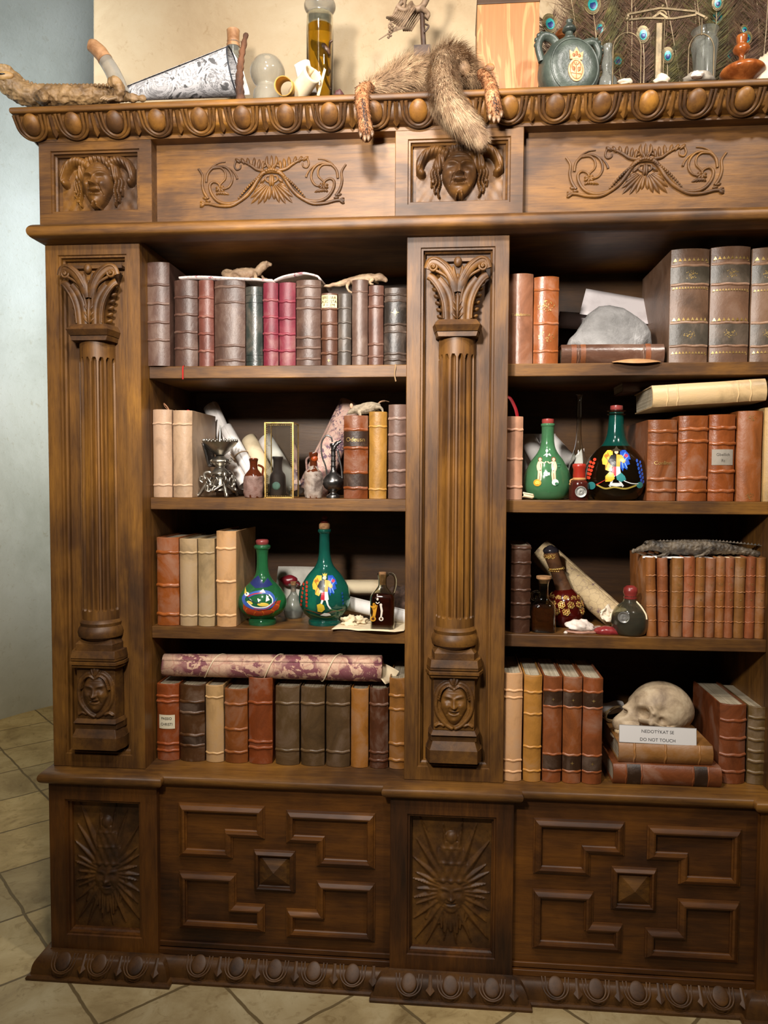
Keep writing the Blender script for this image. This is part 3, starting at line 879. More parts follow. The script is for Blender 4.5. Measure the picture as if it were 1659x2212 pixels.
# ------------------------------------------------------------------ writing
def text_geo(txt, size, align='CENTER', shear=0.0, sx=1.0):
    cu = bpy.data.curves.new('t', 'FONT'); cu.body = txt; cu.size = size; cu.align_x = align; cu.align_y = 'CENTER'; cu.shear = shear
    cu.space_line = 0.95; cu.resolution_u = 4
    ob = bpy.data.objects.new('t', cu); C.objects.link(ob)
    dg = bpy.context.evaluated_depsgraph_get(); dg.update()
    me = bpy.data.meshes.new_from_object(ob.evaluated_get(dg))
    v = [(p.co.x*sx, p.co.y) for p in me.vertices]; f = [tuple(p.vertices) for p in me.polygons]
    bpy.data.objects.remove(ob); bpy.data.curves.remove(cu); bpy.data.meshes.remove(me)
    return v, f

PAGE = page_mat('x')
def book(x0, x1, z0, z1, col, bands=(), yf=0.056, depth=0.185, label='', group=None, lean=0.0, yaw=0.0, lying=None, bulge=None, bandr=0.0034,
         panels=(), texts=(), marks=(), ribbon=None, matname=None, rough=0.42, page=None, gl=(), cat='book', bt=0.0032, name='book', gone=0.0):
    """hand-bound book; panels (f0,f1,colour) from the bottom, texts (f, string, size, colour), marks gilt ornaments"""
    w = 0.5*(x1-x0); h = z1-z0; bu = min(0.010, 0.42*w) if bulge is None else bulge
    xc = 0.5*(x0+x1)
    if lying is None: root = thing(name, label, cat, (xc, yf, z0), (0, lean, yaw), group)
    else: root = thing(name, label, cat, lying[0], (0, PI/2-lying[1], yaw), group)
    k = srgb(*col)
    L = leather(col, name=matname, rough=rough) if not isinstance(col[0], str) else col
    def sp(u, off=0.0):
        return (u*(w+off*0.4), bu*(abs(u)**2.4)-off)
    t = bt
    sec = [sp(-1+2*i/12) for i in range(13)]
    sec = [(-w, depth)]+sec+[(w, depth), (w-t, depth), (w-t, bu+0.006)]
    sec += [((1-2*i/6)*(w-t), bu*(abs(1-2*i/6)**2.4)+0.006) for i in range(1, 6)]+[(-(w-t), bu+0.006), (-(w-t), depth)]
    n = len(sec); nz = 11; b = B(); vs = []
    rr = random.Random(hash((round(x0, 4), round(z0, 4))) & 0xffff)
    ph = rr.random()*20
    for j in range(nz+1):
        z = h*j/nz
        for (x, y) in sec:
            e = mnoise.noise_vector(Vector((x*9+ph, z*16, y*5)))
            vs.append((x+e.x*0.0009, y+e.y*0.0010, z+(e.z*0.0014 if j in (0, nz) and j else 0)))
    fs = [tuple(range(n-1, -1, -1)), tuple(nz*n+i for i in range(n))]
    fs += [(j*n+i, j*n+(i+1) % n, (j+1)*n+(i+1) % n, (j+1)*n+i) for j in range(nz) for i in range(n)]
    b.add(vs, fs); b.build('cover', L, root, smooth=40, bevel=0.0008, bseg=1)
    p = B(); y0p = bu+0.0062
    p.box(-(w-t-0.0003), w-t-0.0003, y0p, depth-0.005, 0.003, h-0.0045)
    p.build('page_block', page or (PAGE if lying is None else PAGE), root, smooth=0)
    Lb = leather(tuple(min(255, int(c*1.08+4)) for c in col), rough=rough*0.9)
    for fz in bands:
        q = B(); z = h*fz
        q.tube([(*sp(-0.95+1.90*i/14, -bandr*0.34), z+0.0008*math.sin(i*.9+ph)) for i in range(15)], bandr, 10, (1.0, 1.0))
        q.build('raised_band', Lb, root, smooth=80)
    def patch(f0, f1, m, nm, off=0.0007, wf=0.985):
        q = B()
        q.grid(lambda u, v: (*sp((-1+2*u)*wf, off), h*(f0+(f1-f0)*v)), 12, 4)
        return q.build(nm, m, root, smooth=80)
    for (f0, f1, c, *r) in panels:
        patch(f0, f1, leather(c, rough=0.4) if len(r) == 0 else r[0], 'title_panel' if f1-f0 > 0.03 else 'tooled_line', off=0.0009, wf=(r[1] if len(r) > 1 else 0.99))
    for f in gl: patch(f, f+0.006, gilt(), 'gilt_line', 0.0012, 0.93)
    def onspine(nm, v, f, m, fz, off=0.0014):
        q = B(); q.add([(*sp(max(-1, min(1, x/w)), off), h*fz+y) for x, y in v], f)
        return q.build(nm, m, root, smooth=0)
    for (fz, s, size, c, *r) in texts:
        v, f = text_geo(s, size, sx=r[0] if r else 1.0)
        m = gilt() if c == 'gilt' else paint(*c)
        onspine('title_lettering', v, f, m, fz, 0.0016)
    for (fz, kind, size) in marks:
        v = []; f = []
        rg = random.Random(int(fz*1000)+int(size*1e5))
        if kind == 'star':
            for i in range(8):
                a = i*PI/4; L_ = size*(1 if i % 2 == 0 else 0.55); o = len(v)
                v += [(0.15*size*math.cos(a-0.8), 0.15*size*math.sin(a-0.8)), (L_*math.cos(a), L_*math.sin(a)), (0.15*size*math.cos(a+0.8), 0.15*size*math.sin(a+0.8))]; f.append((o, o+1, o+2))
        elif kind == 'flower':
            for i in range(34):
                a = rg.random()*2*PI; r0 = rg.random()**0.6*size; s_ = size*0.13; o = len(v)
                cx_, cy_ = r0*math.cos(a)*1.2, r0*math.sin(a)*0.8
                th = rg.random()*3
                v += [(cx_+s_*math.cos(th), cy_+s_*math.sin(th)), (cx_+s_*0.5*math.cos(th+1.9), cy_+s_*0.5*math.sin(th+1.9)), (cx_-s_*math.cos(th), cy_-s_*math.sin(th)), (cx_+s_*0.5*math.cos(th-1.3), cy_+s_*0.5*math.sin(th-1.3))]; f.append((o, o+1, o+2, o+3))
        elif kind == 'lace':
            m_ = int(1.8*w/(size*1.1))
            for i in range(m_):
                cx_ = -0.9*w+(i+0.5)*1.8*w/m_; o = len(v)
                v += [(cx_-size*0.45, -size*0.4), (cx_+size*0.45, -size*0.4), (cx_, size*0.5)]; f.append((o, o+1, o+2))
            o = len(v); v += [(-0.9*w, -size*0.75), (0.9*w, -size*0.75), (0.9*w, -size*0.55), (-0.9*w, -size*0.55)]; f.append((o, o+1, o+2, o+3))
        onspine('gilt_ornament', v, f, gilt(), fz)
    if ribbon:
        c, pts, rw, nm = ribbon
        q = B(); q.tube(spline(pts, 6), rw, 6, (1, 0.35)); q.build(nm, paint(*c, 0.6), root, smooth=80)
    return root

def row(specs, zb, group, yf=0.056, depth=0.19):
    for d in specs:
        d = dict(d); a, b_, top = d.pop('px'); zy = d.pop('yf', yf)
        pm = 0.5*(top+1024)
        zmid = zb+0.08
        def xat(px):   # x at the middle height of the book
            py = 1106; 
            for _ in range(3):
                q = at(px, py, zy); py += (q.z-zmid)*(FPX/(CAM-q).length)
            return at(px, py, zy).x
        x0, x1 = xat(a), xat(b_)
        z1 = PZ(0.5*(a+b_), top, zy)
        d.setdefault('depth', depth); d.setdefault('group', group)
        book(x0+0.0003, x1-0.0003, zb, z1, yf=zy, **d)

G11 = 'books on the top shelf of the left bay'
row([
 dict(px=(310, 364, 565), col=(108, 80, 71), bands=(.25, .42, .60, .78), yf=0.040, depth=0.215, label='tall brown leather book first at the left end, its spine jutting over the shelf', page=paper('clean_page', (222, 214, 200))),
 dict(px=(374, 425, 604), col=(100, 72, 63), bands=(.21, .40, .60, .80), label='dark brown ribbed book with a red ribbon hanging from its foot', ribbon=((190, 30, 28), [(-0.004, 0.02, 0.001), (-0.003, -0.002, 0.001), (-0.002, -0.0105, -0.004), (-0.002, -0.0115, -0.03)], 0.0024, 'ribbon_bookmark')),
 dict(px=(427, 460, 605), col=(132, 74, 66), bands=(.18, .38, .58, .80), label='narrow reddish brown ribbed book between two dark brown books'),
 dict(px=(461, 528, 604), col=(100, 75, 66), bands=(.07, .24, .74, .92), label='widest dark brown book under the pale map and the upright lizard'),
 dict(px=(529, 566, 619), col=(60, 70, 68), bands=(), panels=((.14, .146, (40, 48, 47)), (.06, .066, (40, 48, 47)), (.895, .90, (40, 48, 47)), (.80, .806, (40, 48, 47))), label='dark green smooth-spined book beside the crimson pair', rough=0.3),
 dict(px=(567, 600, 610), col=(134, 38, 62), bands=(.19, .39, .59, .79), label='left one of the two crimson books, next to the green book', rough=0.5),
 dict(px=(601, 637, 609), col=(142, 50, 72), bands=(.18, .38, .57, .77), label='right one of the two crimson books, faded and dusty', rough=0.5),
 dict(px=(638, 692, 604), col=(104, 78, 68), bands=(.08, .21, .33, .67, .79, .92), label='broad brown ribbed book under the pink end of the map'),
 dict(px=(693, 728, 633), col=(104, 66, 48), bands=(.17, .37, .58, .785), panels=((.80, .975, (214, 196, 148), paper('parchment_label', (222, 204, 156), (196, 172, 118)), .94),), texts=((.935, 'BREVIAR', .0088, (30, 24, 18), .92), (.882, 'AUGVSTA', .0088, (30, 24, 18), .86), (.832, 'P. HIEM', .0088, (30, 24, 18), .9)), marks=((.07, 'star', .004),), label='slim brown book with a cream lettered label on its head'),
 dict(px=(729, 758, 634), col=(92, 84, 78), bands=(.20, .38, .60, .80), label='worn grey-brown book between the labelled book and a plain brown one', bandr=.0024),
 dict(px=(759, 794, 604), col=(106, 80, 70), bands=(.12, .86), label='tall plain brown book with the small lizard leaning on its head', bandr=.0024),
 dict(px=(795, 828, 615), col=(112, 76, 64), bands=(.11, .26, .73, .88), label='reddish brown ribbed book under the head of the small lizard'),
 dict(px=(829, 878, 621), col=(74, 60, 52), bands=(.07, .15, .43, .53, .83, .91), panels=((.16, .42, (52, 44, 40)), (.54, .82, (50, 43, 38))), marks=((.68, 'star', .0095),), label='black-brown book with a gilt rosette at the right end of its shelf', ribbon=((150, 120, 84), [(0.0, 0.02, 0.001), (0.001, -0.003, 0.001), (0.002, -0.0105, -0.005), (0.0, -0.0115, -0.022), (0.003, -0.0115, -0.038)], 0.0018, 'leather_bookmark')),
], 1.402, G11)
G21 = 'books on the second shelf of the left bay'
row([
 dict(px=(328, 369, 884), col=(200, 166, 138), bands=(.14, .84), label='pale vellum book at the left end with cords poking from its top', bandr=.003, ribbon=((168, 118, 84), [(0.006, 0.05, 0.196), (0.0, 0.045, 0.212), (-0.008, 0.04, 0.222), (-0.002, 0.035, 0.212), (0.012, 0.04, 0.202), (0.02, 0.045, 0.207)], 0.0012, 'cord_tie')),
 dict(px=(371, 413, 886), col=(198, 166, 136), bands=(.14, .84), label='second pale vellum book beside the silver burner, its board in view', bandr=.003, ribbon=((186, 40, 44), [(-0.012, 0.05, 0.196), (0.0, 0.045, 0.206), (0.012, 0.05, 0.199)], 0.0016, 'ribbon_bookmark')),
 dict(px=(741, 794, 897), col=(138, 72, 38), bands=(.13, .315, .61, .83), panels=((.63, .81, (64, 42, 28)), (.14, .30, (66, 44, 30))), texts=((.71, 'Odeusn', .0135, 'gilt'),), label='brown book titled Odeusn under the stuffed mouse', rough=.28, bandr=.0042),
 dict(px=(796, 835, 889), col=(196, 142, 66), bands=(.11, .83), label='golden ochre vellum book beside the Odeusn book', bandr=.003),
 dict(px=(838, 879, 873), col=(134, 106, 96), bands=(.14, .30, .50, .68, .85), label='faded mauve-brown ribbed book against the middle pilaster', bandr=.004),
], 1.100, G21)
G31 = 'books on the third shelf of the left bay'
row([
 dict(px=(336, 384, 1162), col=(172, 92, 42), bands=(.13, .46, .835), label='orange leather book at the left end of the flask shelf', rough=.33, bandr=.0048),
 dict(px=(386, 424, 1164), col=(184, 156, 118), bands=(.12, .84), label='grey-beige vellum book right beside the orange book', bandr=.003),
 dict(px=(426, 462, 1164), col=(180, 154, 114), bands=(.12, .84), label='second grey-beige vellum book, beside the tallest vellum one', bandr=.003),
 dict(px=(465, 508, 1148), col=(216, 168, 118), bands=(.12, .475, .82), label='tallest tan vellum book, beside the green dragon flask', bandr=.0036),
], 0.798, G31)
G41 = 'books on the lowest shelf of the left bay'
row([
 dict(px=(336, 384, 1478), col=(168, 82, 38), bands=(.13, .22, .77, .84), panels=((.42, .60, (1, 1, 1), paper('note_label', (214, 204, 176), (190, 178, 146)), .70),), texts=((.553, 'PASSIO', .0088, (40, 34, 30), .9), (.478, 'CHRISTI', .0088, (40, 34, 30), .9)), label='rust red book with a small white label reading PASSIO CHRISTI', bandr=.004),
 dict(px=(386, 440, 1480), col=(96, 60, 32), bands=(.21, .345, .64, .78), gl=(), panels=((.215, .34, (58, 38, 22)), (.645, .775, (60, 38, 22))), label='dark brown book with gold-rubbed bands beside the PASSIO CHRISTI book', bandr=.0042),
 dict(px=(442, 481, 1482), col=(204, 164, 112), bands=(.12, .85), label='cream vellum book below the map roll', bandr=.003),
 dict(px=(483, 533, 1490), col=(160, 90, 42), bands=(.15, .46, .80), label='orange-brown book between the cream vellum one and the tall rust one', bandr=.004),
 dict(px=(535, 587, 1466), col=(156, 76, 36), bands=(.19, .26, .715), label='tall rust brown book that carries the middle of the map roll', bandr=.0042),
 dict(px=(593, 645, 1484), col=(112, 88, 58), bands=(.19, .79), label='first from the left of three matching olive-grey books', bandr=.0042),
 dict(px=(648, 700, 1485), col=(110, 86, 56), bands=(.19, .79), label='middle one of three matching olive-grey books', bandr=.0042),
 dict(px=(703, 755, 1486), col=(108, 84, 56), bands=(.19, .79), label='last of three matching olive-grey books, beside the ochre book', bandr=.0042),
 dict(px=(757, 795, 1489), col=(190, 124, 58), bands=(), label='smooth ochre vellum book right of the olive-grey books'),
 dict(px=(797, 838, 1488), col=(98, 54, 32), bands=(.10, .20, .80), label='dark maroon book under the open end of the map roll', bandr=.004),
 dict(px=(840, 878, 1466), col=(176, 116, 56), bands=(.10, .28, .66, .81), label='tan ribbed book at the right end beside the middle pilaster', bandr=.0044),
], 0.475, G41)
G12 = 'books on the top shelf of the right bay'
row([
 dict(px=(1098, 1152, 590), col=(160, 106, 84), bands=(), texts=((.545, 'Tubulateco', .0088, 'gilt'),), label='smooth salmon brown book with faint gilt lettering beside the middle pilaster', rough=.3),
 dict(px=(1153, 1208, 597), col=(166, 92, 50), bands=(.145, .465, .85), marks=((.31, 'flower', .014), (.66, 'flower', .015)), label='glossy orange book with rubbed gilt ornament beside the rock', rough=.3),
 dict(px=(1448, 1533, 537), col=(130, 100, 80), bands=(.15, .355, .69, .855), depth=0.26, panels=((.16, .345, (92, 86, 78)), (.70, .845, (92, 86, 76))), marks=((.905, 'lace', .0075), (.66, 'lace', .005), (.385, 'lace', .008), (.09, 'lace', .006), (.77, 'flower', .012), (.25, 'flower', .011)), label='huge brown folio with grey bands, right of the rock, its side board in view'),
 dict(px=(1535, 1621, 532), col=(132, 100, 80), bands=(.145, .345, .68, .855), depth=0.26, panels=((.155, .335, (94, 84, 74)), (.69, .845, (94, 86, 76))), marks=((.905, 'lace', .0075), (.63, 'lace', .005), (.375, 'lace', .008), (.09, 'lace', .006), (.77, 'flower', .012), (.25, 'flower', .012)), label='huge brown folio with grey bands, middle one of three'),
 dict(px=(1624, 1700, 534), col=(138, 106, 82), bands=(.14, .345, .68, .86), depth=0.26, panels=((.15, .335, (92, 84, 74)), (.69, .85, (94, 88, 76))), marks=((.905, 'lace', .0085), (.63, 'lace', .005), (.09, 'lace', .006), (.77, 'flower', .013), (.25, 'flower', .012)), label='huge brown folio with grey bands cut by the right edge of the picture'),
], 1.402, G12)
G22 = 'books on the second shelf of the right bay'
row([
 dict(px=(1091, 1130, 899), col=(196, 146, 118), bands=(.155, .49, .84), label='pinkish vellum book with a red velvet marker rising from its top', rough=.35, ribbon=((176, 22, 34), [(-0.018, 0.03, 0.235), (-0.008, 0.028, 0.229), (0.004, 0.026, 0.205), (0.0085, 0.026, 0.185)], 0.0048, 'velvet_marker')),
 dict(px=(1400, 1464, 907), col=(150, 86, 50), bands=(.13, .27, .71, .86), texts=((.47, 'Conlinn', .0115, 'gilt'),), label='wide brown book with faint gilt title beside the big dark flask', rough=.28, bandr=.0046, depth=0.22),
 dict(px=(1467, 1531, 897), col=(164, 90, 48), bands=(.12, .27, .70, .84), label='orange-brown ribbed book under the cream lying book, without any label', rough=.28, bandr=.0046, depth=0.22),
 dict(px=(1533, 1590, 895), col=(162, 86, 44), bands=(.12, .345, .665, .845), panels=((.42, .60, (1, 1, 1), paper('grey_label', (150, 142, 130), (126, 118, 106)), .80),), texts=((.54, 'Gbellich', .0085, (96, 90, 82)), (.47, 'Rt', .0085, (96, 90, 82))), label='orange-brown book with a grey pasted label on its spine', rough=.28, bandr=.0046, depth=0.22),
 dict(px=(1594, 1649, 887), col=(172, 98, 50), bands=(), marks=((.92, 'flower', .008), (.06, 'flower', .009)), gl=(), label='smooth tan book with small gilt corner flourishes beside the labelled one', depth=0.22),
 dict(px=(1652, 1690, 880), col=(206, 170, 112), bands=(), label='cream book sliver cut by the right edge of the picture'),
], 1.100, G22)
G32 = 'books on the third shelf of the right bay'
xs = [1400, 1425, 1451, 1477, 1502, 1524, 1546, 1567, 1587, 1611, 1633, 1656, 1680]
nth = ['first', 'second', 'third', 'fourth', 'fifth', 'sixth', 'seventh', 'eighth', 'ninth', 'tenth', 'eleventh', 'twelfth']
anti = []
for i in range(12):
    c = (174-6*(i % 3), 108-5*((i*2) % 4), 58+4*(i % 2))
    anti.append(dict(px=(xs[i]+(1 if i else 0), xs[i+1]-(3 if i in (0, 1) else 0), 1204+(i % 3)), col=c, bands=(.20, .385, .575, .77), bandr=.0016, bulge=.006, depth=.16,
        label='%s from the left of the worn tan volumes under the crocodile' % nth[i], lean=(-0.035 if i < 2 else 0.0), marks=(((.67, 'flower', .004), (.48, 'star', .003), (.88, 'star', .003)) if i > 1 else ())))
row([dict(px=(1104, 1147, 1178), col=(84, 56, 43), bands=(.175, .335, .49, .645, .80, .965), label='dark brown many-ribbed book at the left end beside the rolled map', rough=.3, bandr=.0036, yf=0.062)], 0.798, G32)
row(anti, 0.798, 'set of worn tan volumes')
G42 = 'books on the lowest shelf of the right bay'
row([
 dict(px=(1087, 1128, 1456), col=(222, 172, 124), bands=(.09, .195, .78, .845), label='pale vellum book beside the foot of the middle pilaster', bandr=.0032),
 dict(px=(1131, 1170, 1460), col=(216, 150, 72), bands=(.105, .33, .64, .845), label='golden ochre vellum book between pale vellum and red-brown ones', bandr=.0032),
 dict(px=(1173, 1214, 1462), col=(166, 92, 52), bands=(.115, .27, .72, .87), panels=((.13, .26, (74, 50, 34)), (.73, .86, (74, 50, 34))), marks=((.79, 'star', .004),), label='first of three red-brown books with dark spine panels', bandr=.0032),
 dict(px=(1216, 1257, 1464), col=(170, 96, 52), bands=(.115, .27, .72, .87), panels=((.13, .26, (74, 50, 34)), (.73, .86, (74, 50, 34))), marks=((.79, 'star', .004), (.195, 'star', .005)), label='middle one of three red-brown books with dark spine panels', bandr=.0032),
 dict(px=(1259, 1302, 1466), col=(166, 90, 50), bands=(.115, .27, .72, .87), panels=((.13, .26, (74, 50, 34)), (.73, .86, (74, 50, 34))), marks=((.79, 'star', .005), (.195, 'star', .005)), label='red-brown book with dark panels standing nearest the skull', bandr=.0032),
 dict(px=(1556, 1614, 1523), col=(150, 80, 46), bands=(.155, .365, .575, .80), yf=0.045, label='red-brown ribbed book right of the skull', bandr=.004, depth=.2),
 dict(px=(1618, 1672, 1528), col=(120, 92, 54), bands=(.155, .30, .43, .575, .72, .86), yf=0.045, label='olive ribbed book at the right edge beyond the red-brown one', bandr=.0045, depth=.2),
], 0.475, G42, yf=0.012)
# lying books
def lying(px0, px1, py0, py1, z, yf, **k):
    """px along the spine, py0/py1 its top and bottom edge at the left end"""
    x0, x1 = PX(px0, 0.5*(py0+py1), yf), PX(px1, 0.5*(py0+py1), yf)
    th = abs(PZ(px0, py0, yf)-PZ(px0, py1, yf))
    tilt = k.pop('tilt', 0.0)
    return book(-th/2, th/2, 0, x1-x0, yf=yf, lying=((x0, yf, z+th/2), tilt), **k), z+th
_, z_rock = lying(1213, 1436, 737, 780, 1.402, 0.058, col=(112, 80, 66), bands=(.17, .80), panels=((.10, .15, (150, 84, 50)), (.19, .24, (150, 88, 54)), (.82, .87, (150, 84, 50))), bandr=.002, depth=.20, rough=.26, group=None, label='brown book lying flat beneath the grey rock')
_, z_l1 = lying(1325, 1560, 1657, 1700, 0.475, 0.016, col=(150, 82, 46), bands=(.12, .265, .74, .88), panels=((.13, .255, (66, 46, 32)), (.75, .87, (66, 46, 32))), bandr=.002, depth=.22, label='red-brown book lying at the bottom of the stack under the skull')
_, z_skull = lying(1337, 1541, 1614, 1656, z_l1, 0.026, col=(176, 120, 66), bands=(.17, .50, .86), bandr=.0026, depth=.19, label='tan book lying directly under the skull')
zt = PZ(1480, 880, 0.06)
_, _z = lying(1410, 1654, 858, 905, 1.3055, 0.045, col=(222, 190, 142), bands=(.13, .22, .75, .86), bandr=.0018, depth=.205, tilt=0.055, label='cream vellum book lying across the tops of the orange-brown books', yaw=-0.04)
lying(1345, 1610, 845, 872, 1.352, 0.170, col=(104, 62, 48), bands=(), depth=.12, tilt=0.07, label='thin dark red-brown book lying behind the cream one', bulge=.006)
# ------------------------------------------------------------------ tools for the curios
def mpp(Y): return (Y-CAM.y)/FPX
def xz(px, zmid, Y):
    """x of photograph column px on the plane y=Y at height zmid"""
    py = 1106.0
    for _ in range(4):
        q = at(px, py, Y); py += (q.z-zmid)/mpp(Y)
    return at(px, py, Y).x
def prof(lst, yb, Y, k=1.0):
    m = mpp(Y)
    return [(r*m*k, (yb-y)*m) for r, y in lst]
def smooth_prof(p, n=5):
    return [(max(0.0, q.x), q.y) for q in spline([(*a,) for a in p], n)]
def shell(p, t):
    """outer profile (bottom to top) plus an inner wall, a closed bottle open at the mouth"""
    inner = [(max(0.0005, r-t), z+(t if i == 0 else 0)) for i, (r, z) in enumerate(p)]
    inner[0] = (max(0.0005, p[0][0]-t), p[0][1]+t*1.5)
    return [(0.0, p[0][1])]+p+inner[::-1]+[(0.0, inner[0][1])]
def rfun(p):
    zs = [z for r, z in p]; rs = [r for r, z in p]
    return lambda z: float(np.interp(z, zs, rs))
def P3(px, py, Y, o=(0, 0, 0)):
    q = at(px, py, Y); return (q.x-o[0], q.y-o[1], q.z-o[2])

def flat_poly(shape):
    k = shape[0]
    if k == 'e':
        _, cx, cy, rx, ry = shape[:5]; rot = shape[5] if len(shape) > 5 else 0
        return [(cx+rx*math.cos(a)*math.cos(rot)-ry*math.sin(a)*math.sin(rot), cy+rx*math.cos(a)*math.sin(rot)+ry*math.sin(a)*math.cos(rot)) for a in [i*2*PI/20 for i in range(20)]]
    return list(shape[1])
def strips(shape):
    if shape[0] != 'l': return [flat_poly(shape)]
    pts = [Vector(p) for p in spline([(*p,) for p in shape[1]], 5)] if len(shape[1]) > 2 else [Vector(p) for p in shape[1]]
    w = shape[2]; E = []; tp = len(shape) > 3 and shape[3]; n = len(pts)-1
    for i, p in enumerate(pts):
        t = (pts[min(i+1, n)]-pts[max(0, i-1)]).normalized(); q = Vector((-t.y, t.x))*(w*0.5*((1-0.9*i/n) if tp else 1))
        E.append((tuple(p+q), tuple(p-q)))
    return [[E[i][0], E[i][1], E[i+1][1], E[i+1][0]] for i in range(n)]
def art(parent, rf, conv, layers, name='painted_figure', maxl=0.004):
    """enamel painting laid on a turned surface; layers (colour, [shapes]) in drawing units, conv -> (u, z)"""
    b = B(); mats = []
    for li, (c, shapes) in enumerate(layers):
        m = paint(*c, 0.3)
        if m not in mats: mats.append(m)
        b.m = mats.index(m); off = 0.0005+0.00022*li
        for pl_ in [q for sh in shapes for q in strips(sh)]:
            pts = [conv(*p) for p in pl_]
            bm = bmesh.new()
            try:
                f = bm.faces.new([bm.verts.new((u, z, 0)) for u, z in pts])
                bmesh.ops.triangulate(bm, faces=bm.faces[:])
                for _ in range(3):
                    ed = [e for e in bm.edges if e.calc_length() > maxl]
                    if not ed: break
                    bmesh.ops.subdivide_edges(bm, edges=ed, cuts=1); bmesh.ops.triangulate(bm, faces=bm.faces[:])
                bm.verts.index_update(); vs = []
                for v in bm.verts:
                    u, z = v.co.x, v.co.y; r = rf(z)+off
                    u = max(-0.97*r, min(0.97*r, u))
                    vs.append((u, -math.sqrt(r*r-u*u), z))
                b.add(vs, [tuple(q.index for q in fc.verts) for fc in bm.faces])
            finally: bm.free()
    return b.build(name, mats, parent, smooth=0)
def face_yaw(x, y):   # turn of a thing about z so that its -y side looks to the room's middle
    return math.atan2(x-CAM.x, -(CAM.y-y))*-1.0

def scroll(name, label, cat, p0, p1, r, turns=2.2, mat=None, r1=None, group=None, tie=None, gap=0.0011, start=0.0, shadow=True):
    """rolled sheet between two axis points, with its spiral showing at both ends"""
    a, b_ = Vector(p0), Vector(p1); d = b_-a; L = d.length
    root = thing(name, label, cat, a, group=group)
    q = d.to_track_quat('Z', 'Y'); root.rotation_mode = 'QUATERNION'; root.rotation_quaternion = q
    r1 = r if r1 is None else r1
    n = int(26*turns)
    b = B(); nl = 10
    def fn(u, v):
        an = start+u*turns*2*PI
        rr = (r+(r1-r)*v)
        k = rr-gap*(1-u)*turns*(1.0+0.4*math.sin(3*v))
        k = max(k, 0.12*rr)
        return (k*math.cos(an), k*math.sin(an), L*v+0.0015*math.sin(an*2+turns)*(1 if v in (0, 1) else 0))
    b.grid(fn, n, nl)
    b.build('rolled_sheet', mat, root, smooth=50, solid=0.0005)
    if tie:
        c, f = tie; t = B()
        rr = r+(r1-r)*f+0.0012
        t.tube([(rr*math.cos(i*PI/10), rr*math.sin(i*PI/10), L*f+0.002*math.sin(i*PI/10)) for i in range(21)], 0.0013, 6)
        for s in (-1, 1):
            t.tube(spline([(rr*math.cos(-1.4), rr*math.sin(-1.4), L*f), ((rr+0.006)*math.cos(-1.4+0.35*s), (rr+0.006)*math.sin(-1.4+0.35*s), L*f+0.004), ((rr+0.003)*math.cos(-1.4+0.75*s), (rr+0.003)*math.sin(-1.4+0.75*s), L*f-0.007), ((rr+0.004)*math.cos(-1.4+0.9*s), (rr+0.004)*math.sin(-1.4+0.9*s), L*f-0.018)], 5), 0.0012, 6)
        t.build('tie_string', mk('string', S(150, 120, 86), S(190, 160, 124), 60, 0.8), root, smooth=80)
    return root
def sheet(name, label, cat, fn, nu, nv, mat, loc, group=None, rot=(0, 0, 0), thick=0.0006, part='sheet'):
    b = B(); b.grid(fn, nu, nv)
    o = b.build(name, mat, None, smooth=70, solid=thick, loc=loc, rot=rot)
    return tag(o, label, cat, group)
def stone(name, label, loc, r, mat, seed=0, rough=0.25, flat=True, cat='stone', n=28, fn=None, rot=(0, 0, 0)):
    b = B(); vs = []; m = n*2//3
    for j in range(m+1):
        th = PI*j/m
        for i in range(n):
            a = 2*PI*i/n
            d = Vector((math.sin(th)*math.cos(a), math.sin(th)*math.sin(a), math.cos(th)))
            k = 1+rough*mnoise.noise(d*1.6+Vector((seed, 0, 0)))+rough*0.4*mnoise.noise(d*4.5+Vector((0, seed, 0)))+rough*0.12*mnoise.noise(d*13)
            if fn: k *= fn(d)
            p = Vector((d.x*r[0], d.y*r[1], d.z*r[2]))*k
            if flat: p.z = max(p.z, -r[2]*0.55)+r[2]*0.55
            vs.append(p)
    fs = [(j*n+i, (j+1)*n+i, (j+1)*n+(i+1) % n, j*n+(i+1) % n) for j in range(m) for i in range(n)]
    b.add(vs, fs)
    o = b.build(name, mat, None, smooth=180, loc=loc, rot=rot)
    return tag(o, label, cat)

def map_mat(name, base, ink, ink2, sc=22.0, band=True, amt=0.5, rot=0.6):
    s = NT(name)
    v = s.coords((1, 1, 1), (0, 0, 0), rnd=False)
    st = s.noise(v, 12, 5, 0.6)
    col = s.ramp(st, [(0.3, tuple(x*0.78 for x in base[:3])+(1,)), (0.6, base)])
    vo = s.n.new('ShaderNodeTexVoronoi'); vo.feature = 'DISTANCE_TO_EDGE'; vo.inputs['Scale'].default_value = sc; s.ln(v, vo.inputs['Vector'])
    line = s.ramp(vo.outputs['Distance'], [(0.02, (1, 1, 1)), (0.06, (0, 0, 0))])
    n2 = s.noise(v, sc*1.2, 6, 0.7, 1.0)
    blot = s.ramp(n2, [(0.5-0.12*amt+0.06, (0, 0, 0)), (0.5-0.12*amt+0.09, (1, 1, 1))])
    n3 = s.noise(v, sc*0.35, 3, 0.5)
    reg = s.ramp(n3, [(0.42, (0, 0, 0)), (0.5, (1, 1, 1))])
    blot = s.math('MULTIPLY', blot, reg)
    n4 = s.noise(v, sc*5, 4, 0.7, 1.5)
    ln2 = s.ramp(n4, [(0.47, (0, 0, 0)), (0.49, (1, 1, 1)), (0.51, (1, 1, 1)), (0.53, (0, 0, 0))])
    col = s.mix(s.math('MULTIPLY', line, 0.30), col, ink2)
    col = s.mix(s.math('MULTIPLY', ln2, 0.35), col, ink)
    col = s.mix(s.math('MULTIPLY', blot, 0.85), col, ink)
    s.base(col); s.set(Roughness=0.7, Specular_IOR_Level=0.3)
    return s.m

